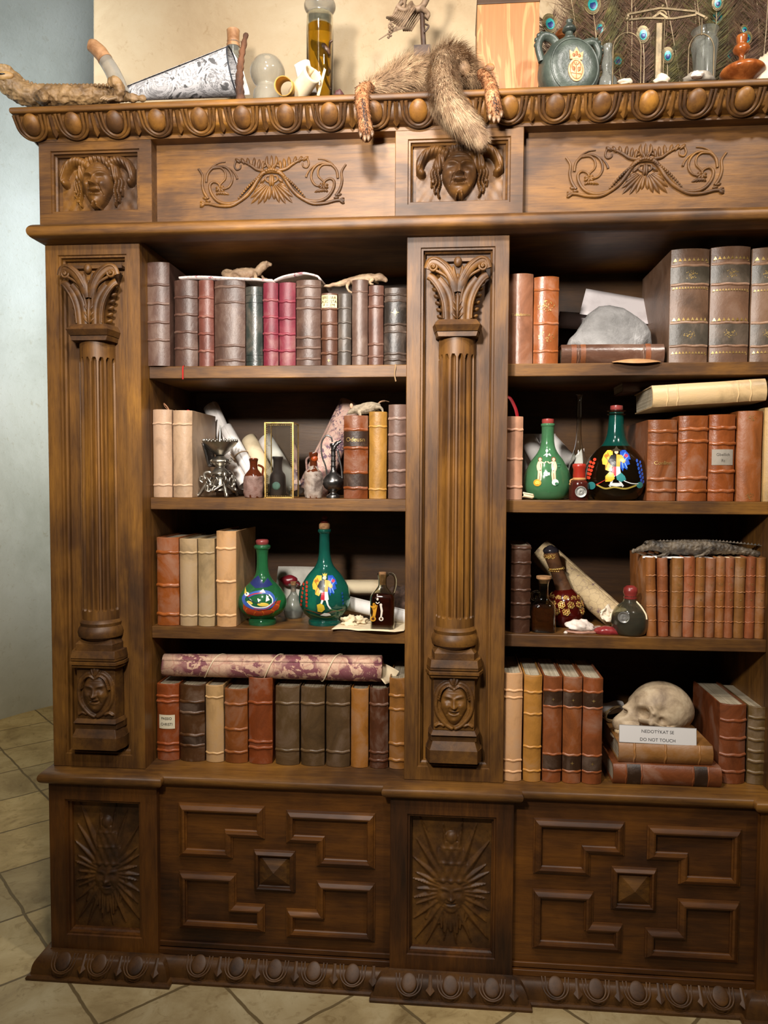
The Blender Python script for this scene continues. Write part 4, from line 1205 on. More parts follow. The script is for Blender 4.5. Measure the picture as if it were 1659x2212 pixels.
def creature(name, label, cat, spine, legs, mat, vox, extra=None, loc=(0, 0, 0), nscale=120.0, noisy=0.0005, flat=(1, 1)):
    """one continuous skin: spine [(x,y,z,r)], legs [[(x,y,z,r)...]], extra ellipsoids [(c, r)]"""
    root = thing(name, label, cat, loc)
    b = B()
    def chain(ch, n=6):
        P = spline([(*c,) for c in ch], n)
        b.tube([(p[0], p[1], p[2]) for p in P], [max(0.0006, p[3]) for p in P], 12, flat if ch is spine else (1, 1))
        b.ell(ch[0][:3], (ch[0][3],)*3, 10, 6); b.ell(ch[-1][:3], (ch[-1][3],)*3, 10, 6)
    chain(spine)
    for l in legs: chain(l, 4)
    for c, r in (extra or []): b.ell(c, r, 12, 8)
    me = bpy.data.meshes.new('skin'); o = b.build('body_skin', mat, root, smooth=180, remesh=vox)
    # apply the union so that the skin is one surface, then roughen it
    dg = bpy.context.evaluated_depsgraph_get(); dg.update()
    m2 = bpy.data.meshes.new_from_object(o.evaluated_get(dg)); o.modifiers.clear(); o.data = m2
    for v in m2.vertices:
        v.co += v.normal*(noisy*2.0*mnoise.noise(v.co*nscale)+noisy*mnoise.noise(v.co*nscale*2.3))
    m2.shade_smooth()
    if not m2.materials: m2.materials.append(mat)
    return root
CORK = lambda: mk('cork', S(120, 84, 50), S(176, 132, 88), 80, 0.8, 0.4)
WAX = lambda c=(120, 40, 36): mk('wax_%d_%d_%d' % c, tuple(x*0.7 for x in srgb(*c)[:3])+(1,), srgb(*c), 24, 0.3, 0.25)
# ------------------------------------------------------------------ curios of the left bay
Z1, Z2, Z3, Z4 = 1.402, 1.100, 0.798, 0.475
WHITE = paper('white_paper', (232, 228, 224), (206, 198, 188)); CREAM = paper('cream_paper', (226, 208, 174), (196, 172, 132))
TAN = paper('tan_parchment', (204, 172, 128), (170, 136, 94))
# -- top shelf: map lying over the books, two lizards
MAPPINK = map_mat('faded_map', S(238, 224, 214), S(150, 70, 90), S(170, 110, 110), 60, amt=-0.1)
def lying_map(pxs, Y0, Y1, nm, label, mat, t=0.0022):
    pts = spline([P3(px, py, Y0) for px, py in pxs], 6); n = len(pts)-1; o = pts[0].copy()
    def fn(u, v):
        p = pts[int(round(u*n))]; return (p.x-o.x+(v*0.01), (Y1-Y0)*v, p.z-o.z+0.0015*math.sin(9*u+5*v))
    sheet(nm, label, 'map', fn, n, 6, mat, o, thick=t)
lying_map([(386, 600), (430, 599), (480, 599), (540, 601), (575, 606), (588, 606)], 0.055, 0.20, 'map_sheet', 'flat pale map folded over the tops of the dark brown books, under the upright lizard', MAPPINK, 0.0045)
lying_map([(592, 606), (610, 599), (635, 592), (655, 588), (672, 592), (686, 598), (690, 603)], 0.058, 0.17, 'curled_map_sheet', 'pinkish map fold arching over the crimson and brown books', MAPPINK, 0.0035)
LIZ = mk('dry_lizard_skin', S(136, 110, 86), S(186, 158, 126), 40, 0.6, 0.6, 0.001, 300)
def liz(pts, Y, base_z=None):
    m = mpp(Y); return [(*P3(px, py, Y+dy), r*m) for px, py, dy, r in pts]
creature('dried_lizard', 'upright dried lizard with raised head standing on the pale map', 'lizard',
  liz([(500, 588, .012, 5), (489, 586, .03, 5), (484, 592, .02, 6), (496, 595, .0, 8), (515, 591, 0, 11), (540, 590, 0, 11.5), (555, 588, 0, 9), (563, 580, 0, 9), (573, 572, 0, 8.5), (584, 571, 0, 4)], .095),
  [liz(l, .095) for l in ([(551, 590, -.008, 5), (552, 597, -.014, 4), (553, 602, -.018, 3.5), (562, 603, -.022, 2)], [(556, 588, .008, 4), (566, 596, .012, 3), (570, 602, .012, 2.5), (577, 602, .01, 2)], [(505, 594, -.008, 6), (515, 600, -.018, 4), (502, 603, -.02, 3), (515, 604, -.024, 2)], [(505, 594, .008, 5), (515, 600, .02, 4), (520, 603, .02, 2)])],
  LIZ, 0.0013, extra=[(P3(575, 567, .089), (.0045, .003, .004))])
creature('small_dried_lizard', 'flat dried lizard creeping over the tops of plain brown books, head to the right', 'lizard',
  liz([(697, 619, 0, 2.5), (712, 617, 0, 4), (730, 614, 0, 5.5), (750, 609, 0, 7.5), (770, 605, 0, 9.5), (795, 601, 0, 10), (812, 600, 0, 8), (822, 599, 0, 8.5), (833, 605, 0, 5)], .10),
  [liz(l, .10) for l in ([(805, 604, -.01, 4), (798, 612, -.018, 3), (806, 614, -.02, 2)], [(755, 609, -.008, 4.5), (750, 618, -.02, 3.5), (753, 628, -.022, 2.5), (760, 632, -.026, 2)], [(806, 604, .01, 4), (816, 611, .02, 3)])],
  LIZ, 0.0013)
# -- second shelf: scrolls at the back
scroll('paper_scroll', 'tall white paper scroll leaning behind the silver burner, its top in shade', 'scroll', P3(456, 880, .31), P3(532, 1048, .20), 0.021, 2.3, WHITE, group='paper scrolls on the second shelf of the left bay')
scroll('paper_scroll', 'white paper scroll tied with a string, leaning right of the silver burner', 'scroll', P3(488, 925, .24), P3(553, 1040, .17), 0.0165, 2.4, WHITE, tie=((0, 0, 0), .52), group='paper scrolls on the second shelf of the left bay')
scroll('paper_scroll', 'short cream scroll leaning left of the glass box', 'scroll', P3(538, 950, .28), P3(586, 1052, .20), 0.021, 2.0, CREAM, group='paper scrolls on the second shelf of the left bay')
scroll('paper_scroll', 'white paper scroll leaning behind the glass box', 'scroll', P3(574, 950, .29), P3(640, 1060, .20), 0.021, 2.0, WHITE, group='paper scrolls on the second shelf of the left bay')
MAPPUR = map_mat('purple_map', S(222, 186, 168), S(74, 56, 84), S(196, 110, 116), 46, amt=0.55)
scroll('map_roll', 'patterned purple map roll leaning on the Odeusn book behind the pewter ewer', 'map roll', P3(758, 872, .27), P3(672, 1066, .22), 0.030, 2.2, MAPPUR, r1=0.040)
# silver pricket burner
PEW = mk('pewter', S(120, 114, 104), S(176, 170, 158), 30, 0.32, 0.5, 0.0012, 90, metal=0.95)
PEWD = mk('dark_pewter', S(84, 82, 80), S(130, 128, 126), 30, 0.3, 0.4, 0.001, 60, metal=0.95)
Yb = .105; m = mpp(Yb)
bx = xz(476, 1.16, Yb)
R = thing('incense_burner', 'silver spiked burner with crown rim on a scrolled tripod foot', 'burner', (bx, Yb, Z2))
H = lambda y: (1077-y)*m
b = B(); b.lathe([(0.002, H(985)), (10*m, H(984)), (22*m, H(974)), (35*m, H(960)), (37*m, H(956)), (35.5*m, H(956)), (20*m, H(971)), (7*m, H(977)), (0.001, H(978))], 40)
for i in range(26):
    a = i*2*PI/26; r = 36.5*m
    b.ell((r*math.cos(a), r*math.sin(a), H(953)), (2.6*m, 2.6*m, 4.2*m), 8, 6)
b.build('dish', PEW, R, smooth=60)
b = B(); b.lathe(smooth_prof([(6*m, H(976)), (7*m, H(958)), (4.5*m, H(940)), (2*m, H(926)), (0.3*m, H(915))], 4), 16); b.build('spike', PEW, R, smooth=80)
b = B(); b.lathe(smooth_prof([(8*m, H(986)), (14*m, H(990)), (22*m, H(995)), (23*m, H(1000)), (15*m, H(1006)), (9*m, H(1010)), (13*m, H(1015)), (18*m, H(1020)), (22*m, H(1026)), (8*m, H(1030))], 4)[::-1], 32)
for i in range(8):
    a = i*PI/4
    b.tube([((20*m)*math.cos(a)+4*m*math.cos(k)*math.cos(a), (20*m)*math.sin(a)+4*m*math.cos(k)*math.sin(a), H(999)+4.5*m*math.sin(k)) for k in [j*0.7 for j in range(9)]], 1.6*m, 6)
b.build('knop', PEW, R, smooth=60)
b = B(); b.lathe(smooth_prof([(26*m, H(1062)), (24*m, H(1050)), (15*m, H(1036)), (9*m, H(1026))], 4), 24); b.build('scrolled_base', PEW, R, smooth=70)
for k in range(3):
    a = -PI/2+0.55+k*2*PI/3
    b = B(); q = lambda r, y, t=0: (r*m*math.cos(a+t), r*m*math.sin(a+t), H(y))
    b.tube(spline([q(16, 1028), q(26, 1022), q(36, 1026), q(34, 1036), q(27, 1040), q(33, 1050), q(40, 1060), q(47, 1070), q(52, 1074), q(50, 1068)], 5), [4.2*m]*40+[3.2*m]*6, 8)
    b.tube(spline([q(40, 1045), q(46, 1040), q(44, 1032), q(38, 1034), q(40, 1040)], 5), 2.6*m, 7)
    for s in (-1, 1): b.tube(spline([q(30, 1048), q(31, 1056, s*.45), q(34, 1062, s*.7), q(28, 1064, s*.9), q(26, 1056, s*.8), q(31, 1052, s*.65)], 5), 2.8*m, 7)
    b.ell(q(50, 1073), (4.4*m, 4.4*m, 4*m), 10, 7)
    b.build('foot', PEW, R, smooth=70)
for k in range(3):
    a = -PI/2-0.5+k*2*PI/3; q = lambda r, y, t=0: (r*m*math.cos(a+t), r*m*math.sin(a+t), H(y))
    b = B()
    for s in (-1, 1):
        b.tube(spline([q(24, 1050), q(28, 1040, s*.25), q(30, 1034, s*.5), q(30, 1044, s*.62), q(29, 1052, s*.35), q(33, 1062, s*.2)], 5), 2.4*m, 7)
    b.ell(q(30, 1050), (5*m, 5*m, 6*m), 10, 7); b.build('openwork_scroll', PEW, R, smooth=70)
b = B(); b.grid(lambda u, v: ((39-13*v)*m*math.cos(PI-0.9+1.6*u)-2*m, (39-13*v)*m*math.sin(PI-0.9+1.6*u)+3*m, H(958)-v*52*m), 16, 8); b.build('shield', PEWD, R, smooth=80, solid=0.0012)
# bottles
def crust_mat(name, a, b_, c): return mk(name, srgb(*a), srgb(*b_), 26, 0.6, 0.9, 0.003, 45, c3=srgb(*c), lo=.36, hi=.52)
def simple_bottle(name, label, px, yb, Y, zb, pl, mat, liquid=None, cat='bottle', t=0.0016, group=None, sq=0.0, noisy=0.0, lev=None, n=36, yaw=True, zm=0.06):
    x = xz(px, zb+zm, Y); p = smooth_prof(prof(pl, yb, Y), 4)
    p[0] = (p[0][0], 0.0)
    R = thing(name, label, cat, (x, Y, zb), (0, 0, math.atan2(CAM.x-x, Y-CAM.y)*0.9 if yaw else 0), group)
    b = B(); b.lathe(shell(p, t), n, sq=sq); b.build('glass_body', mat, R, smooth=60, noisy=noisy, nscale=70)
    if liquid:
        lz = (yb-lev)*mpp(Y)
        li = [(max(0.0004, r-t-0.0002), z) for r, z in p if 0.002 < z < lz]
        li = [(li[0][0]*0.9, 0.0026)]+li+[(max(0.0004, rfun(p)(lz)-t-0.0002), lz)]
        b = B(); b.lathe(li, n, sq=sq); b.build('liquid', liquid, R, smooth=60)
    return R, p
AMB = glass('amber_glass', (190, 92, 36), 0.45, (106, 54, 30))
CR1 = crust_mat('grey_crust', (92, 66, 58), (128, 100, 90), (96, 50, 34))
R, p = simple_bottle('crusted_bottle', 'small reddish brown crusted bottle with amber neck, left of the glass box', 548, 1076, .085, Z2, [(19, 1076), (21, 1066), (21, 1040), (20, 1028), (13, 1018), (9, 1012), (8.5, 1000), (10, 993), (9.5, 990)], AMB, cat='bottle')
b = B(); m = mpp(.085); f = rfun(p)
b.lathe([(f(z)+0.0004+0.0012*math.sin(40*z), z) for z in [0.001+i*0.0031 for i in range(17)]], 36); b.build('mineral_crust', CR1, R, smooth=60, noisy=0.0022, nscale=95)
b = B(); b.tube(spline([(9*m, 0, 72*m), (20*m, 0, 66*m), (19*m, 0, 52*m), (20*m, 0, 44*m)], 5), 2.6*m, 7); b.build('handle', AMB, R, smooth=80)
b = B(); b.lathe([(7*m, 70*m), (8*m, 84*m), (7.4*m, 87*m), (0.0002, 87*m)], 20); b.build('stopper', WAX((150, 70, 34)), R, smooth=50)
R, p = simple_bottle('crusted_bottle', 'small grey encrusted bottle with amber stopper in front of the map roll', 677, 1076, .08, Z2, [(17, 1076), (18.5, 1066), (19, 1030), (17.5, 1020), (10, 1012), (8, 1002), (8.5, 990), (10, 980), (9, 976)], AMB)
b = B(); m = mpp(.08); f = rfun(p)
b.lathe([(f(z)+0.0006+0.001*math.sin(50*z), z) for z in [0.001+i*0.0032 for i in range(24)]], 36); b.build('mineral_crust', crust_mat('pale_crust', (98, 84, 76), (150, 136, 124), (120, 84, 60)), R, smooth=60, noisy=0.0026, nscale=110)
b = B(); b.ell((2*m, -3*m, 86*m), (8*m, 8*m, 8*m), 14, 9); b.build('wax_stopper', WAX((170, 72, 26)), R, smooth=80)
b = B(); b.tube(spline([(-8*m, 0, 90*m), (-15*m, 0, 84*m), (-15*m, 0, 70*m), (-14*m, 0, 58*m)], 5), 2.6*m, 7); b.build('handle', CR1, R, smooth=80)
# display box with the dark bottle
Yb = .075; bx0, bx1 = xz(573, 1.18, Yb), xz(633, 1.18, Yb); bh = (1077-914)*mpp(Yb); bd = 0.06
R = thing('display_case', 'tall clear glass box with dotted brass edges holding the dark bottle', 'glass box', (0.5*(bx0+bx1), Yb, Z2))
w_ = 0.5*(bx1-bx0); BR = mk('brass', S(176, 138, 70), S(224, 192, 118), 40, 0.35, 0.3, metal=0.9)
CLR = glass('clear_glass', (244, 246, 242))
b = B(); t = 0.0014
b.box(-w_, w_, 0, t, 0.002, bh); b.box(-w_, w_, bd-t, bd, 0.002, bh); b.box(-w_, -w_+t, t, bd-t, 0.002, bh); b.box(w_-t, w_, t, bd-t, 0.002, bh); b.box(-w_, w_, 0, bd, bh, bh+t)
b.build('glass_pane', CLR, R, smooth=0)
b = B(); b.box(-w_, w_, 0, bd, 0, 0.002); b.build('base_plate', BR, R, smooth=0)
b = B(); e = 0.0016
for x in (-w_, w_):
    for y in (0, bd): b.box(x-e, x+e, y-e, y+e, 0, bh+0.002)
for z in (0.0008, bh+0.001):
    for y in (0, bd): b.box(-w_, w_, y-e, y+e, z-e*0.5, z+e)
    for x in (-w_, w_): b.box(x-e, x+e, 0, bd, z-e*0.5, z+e)
b.build('brass_edging', BR, R, smooth=0)
b = B()
for i in range(38):
    z = 0.005+(bh-0.008)*i/37
    for x in (-w_+0.0042, w_-0.0042): b.ell((x, -0.0006, z), (0.0011, 0.0011, 0.0012), 6, 4)
for i in range(14):
    x = -w_+0.005+(2*w_-0.01)*i/13
    for z in (0.0045, bh-0.004): b.ell((x, -0.0006, z), (0.0011, 0.0011, 0.0011), 6, 4)
b.build('beaded_rim', BR, R, smooth=80)
R, p = simple_bottle('dark_bottle', 'dark brown bottle with a green medallion standing inside the glass box', 600, 1074, .105, Z2+0.0021, [(16, 1074), (17.5, 1066), (18, 1040), (16.5, 1026), (11, 1018), (9.5, 1008), (10, 996), (12.5, 990), (12, 986)], mk('dark_stoneware', S(44, 36, 34), S(72, 60, 56), 30, 0.28, 0.4, 0.0012), t=0.002, noisy=.0006)
m = mpp(.105); b = B(); b.ell((-3*m, -18*m, 24*m), (9*m, 2.4*m, 9*m), 18, 8); b.build('medallion', mk('verdigris', S(60, 96, 88), S(120, 158, 144), 40, 0.5), R, smooth=80)
# pewter ewer
Yb = .10; m = mpp(Yb); x = xz(720, 1.14, Yb)
R = thing('pewter_ewer', 'small pewter ewer with arched handle and long neck beside the Odeusn book', 'ewer', (x, Yb, Z2))
H = lambda y: (1077-y)*m
b = B(); b.lathe(smooth_prof([(15*m, 0), (14*m, H(1071)), (8*m, H(1067)), (9*m, H(1062)), (19*m, H(1055)), (23.5*m, H(1046)), (23*m, H(1038)), (15*m, H(1027)), (7*m, H(1019)), (5*m, H(1005)), (5*m, H(975)), (6*m, H(966)), (7.5*m, H(962)), (6.5*m, H(958))], 4), 36)
for y in (1018, 1008, 996, 985, 974): b.lathe([(5*m, H(y+1.6)), (6.6*m, H(y)), (5*m, H(y-1.6))], 24)
b.build('vessel', PEWD, R, smooth=70)
b = B(); b.tube(spline([(0, 0, H(970)), (3*m, 0, H(963)), (10*m, 0, H(957)), (17*m, 0, H(953))], 5), [7.5*m]*6+[6*m]*5+[4*m]*5, 12, (0.75, 1)); b.build('spout', PEWD, R, smooth=70)
b = B(); b.tube(spline([(-2*m, 0, H(955)), (-6*m, 0, H(944)), (-17*m, 0, H(942)), (-26*m, 0, H(958)), (-25*m, 0, H(985)), (-17*m, 0, H(1008)), (-14*m, 0, H(1026))], 6), 1.8*m, 8); b.build('handle', PEWD, R, smooth=80)
b = B(); b.tube(spline([(20*m, 0, H(1034)), (18*m, 0, H(1012)), (13*m, 0, H(990)), (9*m, 0, H(970))], 6), [2.4*m]*18+[1.6*m], 8); b.build('curved_pipe', PEWD, R, smooth=80)
# mouse
MOUSE = mk('mouse_fur', S(120, 106, 88), S(168, 152, 128), 90, 0.85, 0.8, 0.001, 400)
PINK = mk('dry_pink_skin', S(150, 116, 92), S(190, 154, 124), 60, 0.6, 0.3)
R = creature('stuffed_mouse', 'stuffed mouse climbing over the Odeusn and ochre books', 'mouse',
  liz([(752, 893, 0, 2.5), (758, 889, 0, 6), (766, 885, 0, 9), (780, 884, 0, 11), (795, 881, 0, 12.5), (808, 878, 0, 10), (817, 876, 0, 6)], .10),
  [liz(l, .10) for l in ([(776, 890, -.01, 4), (779, 900, -.022, 2.6), (782, 910, -.028, 2.2), (786, 912, -.030, 1.6)], [(810, 879, -.006, 5.5), (821, 880, -.014, 3.6), (826, 885, -.014, 2.4), (827, 890, -.018, 2)], [(776, 890, .01, 4), (776, 898, .016, 2.4)], [(810, 879, .006, 5), (818, 886, .014, 3)])],
  MOUSE, 0.0012)
b = B()
for dy in (-.007, .007): b.ell(P3(759, 877, .10+dy), (.0042, .0022, .0064), 12, 8)
b.build('ear', PINK, R, smooth=80)
b = B(); b.tube(spline([P3(815, 875, .102), P3(822, 868, .11), P3(832, 866, .12), P3(840, 868, .13)], 6), [.002]*12+[.001]*7, 7); b.build('tail', PINK, R, smooth=80)

# -- third shelf: painted flasks
GRN = glass('green_glass', (110, 214, 146), 0.24, (74, 164, 108)); TEAL = glass('teal_glass', (84, 200, 172), 0.24, (46, 140, 124))
def zoomconv(cx, yb, Y, ox, oy, sc):
    m_ = mpp(Y)
    return lambda a, b_: (((a/sc+ox)-cx)*m_, (yb-(b_/sc+oy))*m_)
def flask(name, label, cx, yb, Y, zb, pl, mat, stopper, layers, zo, liquid=None, lev=None, foot=None):
    R, p = simple_bottle(name, label, cx, yb, Y, zb, pl, mat, liquid, cat='flask', lev=lev, n=56, t=0.0014)
    m_ = mpp(Y)
    art(R, rfun(p), zoomconv(cx, yb, Y, *zo), layers)
    stopper(R, m_, lambda y: (yb-y)*m_)
    return R
def st1(R, m_, H):
    b = B(); b.lathe([(11*m_, H(1190)), (12.5*m_, H(1178)), (14*m_, H(1176)), (14.5*m_, H(1170)), (12*m_, H(1167)), (0.0002, H(1166))], 24); b.build('wax_stopper', WAX((138, 62, 60)), R, smooth=50)
    b = B(); b.lathe([(13.5*m_, H(1189)), (18*m_, H(1186)), (18.6*m_, H(1181)), (14*m_, H(1178))], 32); b.build('lip_ring', GRN, R, smooth=80)
def fl1(shift): return shift
flames = [[(630, 600), (665, 635), (720, 655), (790, 648), (830, 600), (850, 600), (835, 650), (780, 680), (710, 690), (650, 680), (625, 650)]]
flask('green_flask', 'squat green glass flask painted with a dragon over flames, third shelf', 567, 1354, .108, Z3,
  [(30, 1354), (30, 1344), (26, 1339), (37, 1333), (49, 1322), (53.5, 1306), (50, 1290), (38, 1272), (23, 1257), (15, 1242), (12.5, 1222), (12.5, 1200), (14, 1190), (14, 1184)], GRN, st1, [
  ((34, 44, 96), [('p', [(660, 500), (715, 455), (745, 500), (770, 470), (800, 510), (770, 520), (700, 525)])]),
  ((166, 60, 28), [('p', flames[0])]),
  ((206, 104, 34), [('l', [(650, 640), (640, 660), (650, 675)], 7, 1), ('l', [(700, 660), (690, 680), (705, 690)], 7, 1), ('l', [(790, 650), (810, 660), (800, 680)], 7, 1), ('l', [(740, 655), (750, 675), (735, 690)], 7, 1), ('l', [(820, 620), (840, 630), (830, 655)], 7, 1)]),
  ((58, 90, 168), [('l', [(640, 565), (628, 590), (650, 622), (720, 640), (790, 628), (808, 590), (785, 555), (740, 545), (690, 553), (655, 570)], 20), ('l', [(790, 620), (815, 605), (828, 580)], 12, 1)]),
  ((228, 226, 218), [('l', [(650, 600), (690, 630), (760, 632), (795, 612)], 7), ('l', [(780, 560), (800, 585), (800, 612)], 6), ('e', 648, 560, 15, 10, -0.4), ('p', [(765, 560), (785, 590), (760, 600)]), ('l', [(715, 580), (720, 600)], 6), ('l', [(665, 585), (680, 596)], 6), ('p', [(725, 545), (745, 528), (760, 550)])]),
  ((214, 184, 74), [('e', 745, 615, 34, 11, 0.05), ('e', 668, 605, 17, 8, 0.4), ('p', [(632, 560), (636, 524), (648, 552)])]),
  ((190, 46, 34), [('l', [(652, 572), (690, 556), (740, 548)], 5), ('l', [(690, 640), (760, 645), (820, 600)], 4)]),
  ((30, 34, 60), [('e', 646, 558, 3.5, 3.5), ('l', [(660, 585), (700, 603), (730, 606)], 4)]),
  ], (300, 1080, 2.765))
def st2(R, m_, H):
    b = B(); b.lathe([(8*m_, H(1152)), (12*m_, H(1146)), (12*m_, H(1137)), (9*m_, H(1134)), (0.0002, H(1133))], 24); b.build('cork', CORK(), R, smooth=50)
    b = B(); b.lathe(smooth_prof([(8*m_, H(1134)), (9*m_, H(1130)), (5*m_, H(1127)), (6*m_, H(1122)), (0.0003, H(1118))], 3), 20); b.build('wax_seal', WAX((104, 26, 24)), R, smooth=60)
    b = B(); b.lathe([(11*m_, H(1157)), (15*m_, H(1153)), (14*m_, H(1148)), (11*m_, H(1147))], 32); b.build('lip_ring', TEAL, R, smooth=80)
def figure(dx, dy, s=1.0, amber=False):
    """winged crowned figure in half black, half yellow robe standing on two beasts"""
    T = lambda pts: [(dx+s*x, dy+s*y) for x, y in pts]
    E_ = lambda x, y, a, b_: ('e', dx+s*x, dy+s*y, a*s, b_*s)
    wingL = [(-20, -85), (-50, -85), (-70, -60), (-80, -30), (-66, -30), (-76, -2), (-60, 2), (-60, 30), (-42, 18), (-36, 40), (-20, 10)]
    wingR = [(-x, y) for x, y in wingL]
    return [
     ((224, 180, 62), [('p', T(wingL))]), ((30, 76, 176), [('p', T(wingR))]),
     ((180, 112, 40), [('l', T([(-66, -50), (-45, -20), (-60, 20)]), 5*s), ('l', T([(-50, -70), (-32, -30), (-38, 20)]), 5*s), E_(-55, -52, 12, 9)]),
     ((120, 164, 224), [('l', T([(66, -50), (45, -20), (60, 20)]), 5*s), ('l', T([(50, -70), (32, -30), (38, 20)]), 5*s)]),
     ((196, 60, 90), [E_(54, -52, 11, 10)]),
     ((26, 26, 26), [('p', T([(-4, -60), (-30, -55), (-48, -20), (-38, -8), (-22, -20), (-20, 12), (0, 12)]))]),
     ((226, 160, 58), [('p', T([(0, -60), (30, -55), (52, -20), (40, -8), (22, -20), (20, 12), (0, 12)]))]),
     ((192, 34, 52), [('p', T([(-20, 12), (0, 12), (0, 66), (-26, 62)]))]),
     ((232, 230, 226), [('p', T([(0, 12), (20, 12), (27, 62), (0, 66)])), ('p', T([(-20, 62), (-6, 64), (-16, 90), (-28, 130), (-38, 126), (-30, 96)])), ('p', T([(6, 64), (20, 62), (26, 96), (44, 122), (36, 130), (16, 98)]))]),
     ((228, 182, 148), [E_(0, -74, 11, 13)]),
     ((222, 178, 62) if not amber else (60, 52, 40), [('p', T([(-12, -84), (-14, -100), (-5, -91), (0, -103), (5, -91), (14, -100), (12, -84)])) if not amber else ('p', T([(-32, -82), (-10, -92), (0, -110), (10, -92), (32, -82), (10, -78), (-10, -78)]))]),
    ]
lower = lambda c1, c2: [
  ((206, 178, 50), [('p', [(1070, 650), (1066, 622), (1088, 612), (1108, 625), (1114, 650), (1095, 668), (1070, 664)])]),
  ((94, 62, 40), [('l', [(990, 655), (1040, 665), (1100, 680), (1160, 665), (1225, 660)], 7)]),
  ((64, 100, 50), [('l', [(1010, 680), (1050, 690), (1120, 705), (1180, 690)], 6), ('l', [(1140, 650), (1180, 660), (1220, 680)], 6)]),
  ((226, 226, 220), [('p', [(1085, 688), (1110, 672), (1140, 676), (1150, 690), (1120, 694)])]),
  ((176, 54, 34), [('e', 1005, 500+22*i, 7, 9) for i in range(7)]+[('e', 985-3*i, 512+24*i, 6, 9) for i in range(6)]),
  ((24, 60, 120), [('e', 1215+2*i, 560+20*i, 5, 8) for i in range(4)]),
  ((40, 60, 40), [('p', [(985, 655), (1018, 680), (1010, 700), (990, 690)])])]
flask('teal_flask', 'tall teal glass flask painted with a winged crowned figure, third shelf', 701, 1356, .125, Z3,
  [(35, 1356), (35, 1348), (33, 1343), (46, 1330), (55, 1312), (56.5, 1294), (52, 1274), (38, 1250), (20, 1228), (13, 1205), (11.5, 1180), (11, 1158), (11.5, 1150)], TEAL, st2,
  figure(1112, 535, 0.92)+lower(0, 0), (300, 1080, 2.765))
# small vial, paper, rolls
FRO = glass('frosted_glass', (232, 236, 230), 0.25, (170, 172, 164), rough=0.08)
R, p = simple_bottle('glass_vial', 'small clear lobed glass vial between the two painted flasks', 634, 1342, .19, Z3, [(10, 1345), (18, 1341), (22, 1325), (20, 1312), (14, 1298), (7, 1288), (6, 1280), (7, 1272), (12, 1268)], FRO, t=.001)
m = mpp(.19); b = B(); b.lathe([(5*m, 58*m), (6*m, 76*m), (7*m, 80*m), (0.0002, 80*m)], 18); b.build('cork', CORK(), R, smooth=50)
b = B(); g0 = P3(592, 1228, .28); 
Rp = thing('sealed_letter', 'white paper letter with a red wax seal leaning at the back between the flasks', 'letter', (at(592, 1300, .28).x, .27, Z3))
w_ = at(682, 1300, .28).x-at(592, 1300, .28).x; h_ = PZ(635, 1229, .28)-Z3
b.grid(lambda u, v: (w_*u, 0.06*v+0.004*math.sin(3*u), h_*v), 8, 6); b.build('sheet', paper('grey_white_paper', (216, 212, 200), (180, 176, 164)), Rp, smooth=80, solid=.0008)
q = at(620, 1256, .26); b = B()
b.ell((q.x-Rp.location.x, 0.012, q.z-Z3), (.024, .012, .014), 16, 10); b.ell((q.x-Rp.location.x+.02, 0.01, q.z-Z3-.008), (.012, .008, .006), 12, 8)
b.build('wax_seal', WAX((146, 34, 46)), Rp, smooth=80, noisy=.004, nscale=70)
scroll('paper_scroll', 'cream scroll lying level behind the teal flask and the square bottle', 'scroll', P3(745, 1268, .26), P3(822, 1268, .26), .0185, 2.2, CREAM)
scroll('paper_scroll', 'white scroll slanting down to the right behind the square bottle', 'scroll', P3(748, 1302, .19), P3(884, 1335, .15), .0175, 2.3, WHITE)
o0 = at(716, 1360, .036); wd = 0.165
sheet('parchment_sheet', 'wavy cream parchment sheet lying over the edge of the third shelf', 'parchment', lambda u, v: (wd*u+0.01*v, 0.13*v+0.012*math.sin(7*u)*(1-v)*0.6-0.004*(1-v), 0.0012+0.003*abs(math.sin(6*u+1))*(1-v)**2+0.001*math.sin(5*v)), 24, 8, CREAM, (o0.x, 0.040, Z3+0.0006))
for i, (px, py, r, lb) in enumerate(((752, 1340, .016, 'crumpled cream parchment scrap beside the teal flask'), (776, 1338, .012, 'smaller crumpled parchment scrap left of the square bottle'))):
    tag(stone('parchment_scrap', lb, (xz(px, Z3+.01, .10+.02*i), .10+.02*i, Z3+0.004), (r*1.25, r, r*.75), CREAM, 3+i, 0.9), lb, 'parchment')
GOLDP = (206, 160, 66)
CLR2 = glass('cruet_glass', (226, 226, 210), 0.0)
LIQR = glass('dark_red_liquor', (120, 34, 14), 0.55, (74, 20, 8))
def cruet(label, cx, yb, Y, zb, pl, lev, liq, layers, zo, handle, stop, sq=5.0):
    R, p = simple_bottle('square_cruet', label, cx, yb, Y, zb, pl, CLR2, liq, lev=lev, sq=sq, cat='bottle', n=64, t=.0016)
    m_ = mpp(Y)
    if layers: art(R, lambda z: 10.0, zoomconv(cx, yb, Y, *zo), layers)
    return R, p, m_
Y = .075; m = mpp(Y)
R, p, m = cruet('square bottle of dark red liquor with glass handle and gilt figures', 826, 1360, Y, Z3, [(25, 1360), (26.5, 1354), (26.5, 1300), (25, 1286), (14, 1272), (9.5, 1264), (9, 1250), (11, 1242), (11, 1239)], 1282, LIQR, None, None, None, None)
H = lambda y: (1360-y)*m
b = B(); b.tube(spline([(8*m, 0, H(1244)), (17*m, 0, H(1238)), (27*m, 2*m, H(1246)), (28*m, 2*m, H(1266)), (22*m, 0, H(1288))], 6), 3*m, 10); b.build('glass_handle', CLR2, R, smooth=80)
b = B(); b.lathe([(7*m, H(1262)), (8*m, H(1248)), (8.6*m, H(1240)), (8*m, H(1235)), (0.0002, H(1234))], 18); b.build('cork', CORK(), R, smooth=50)
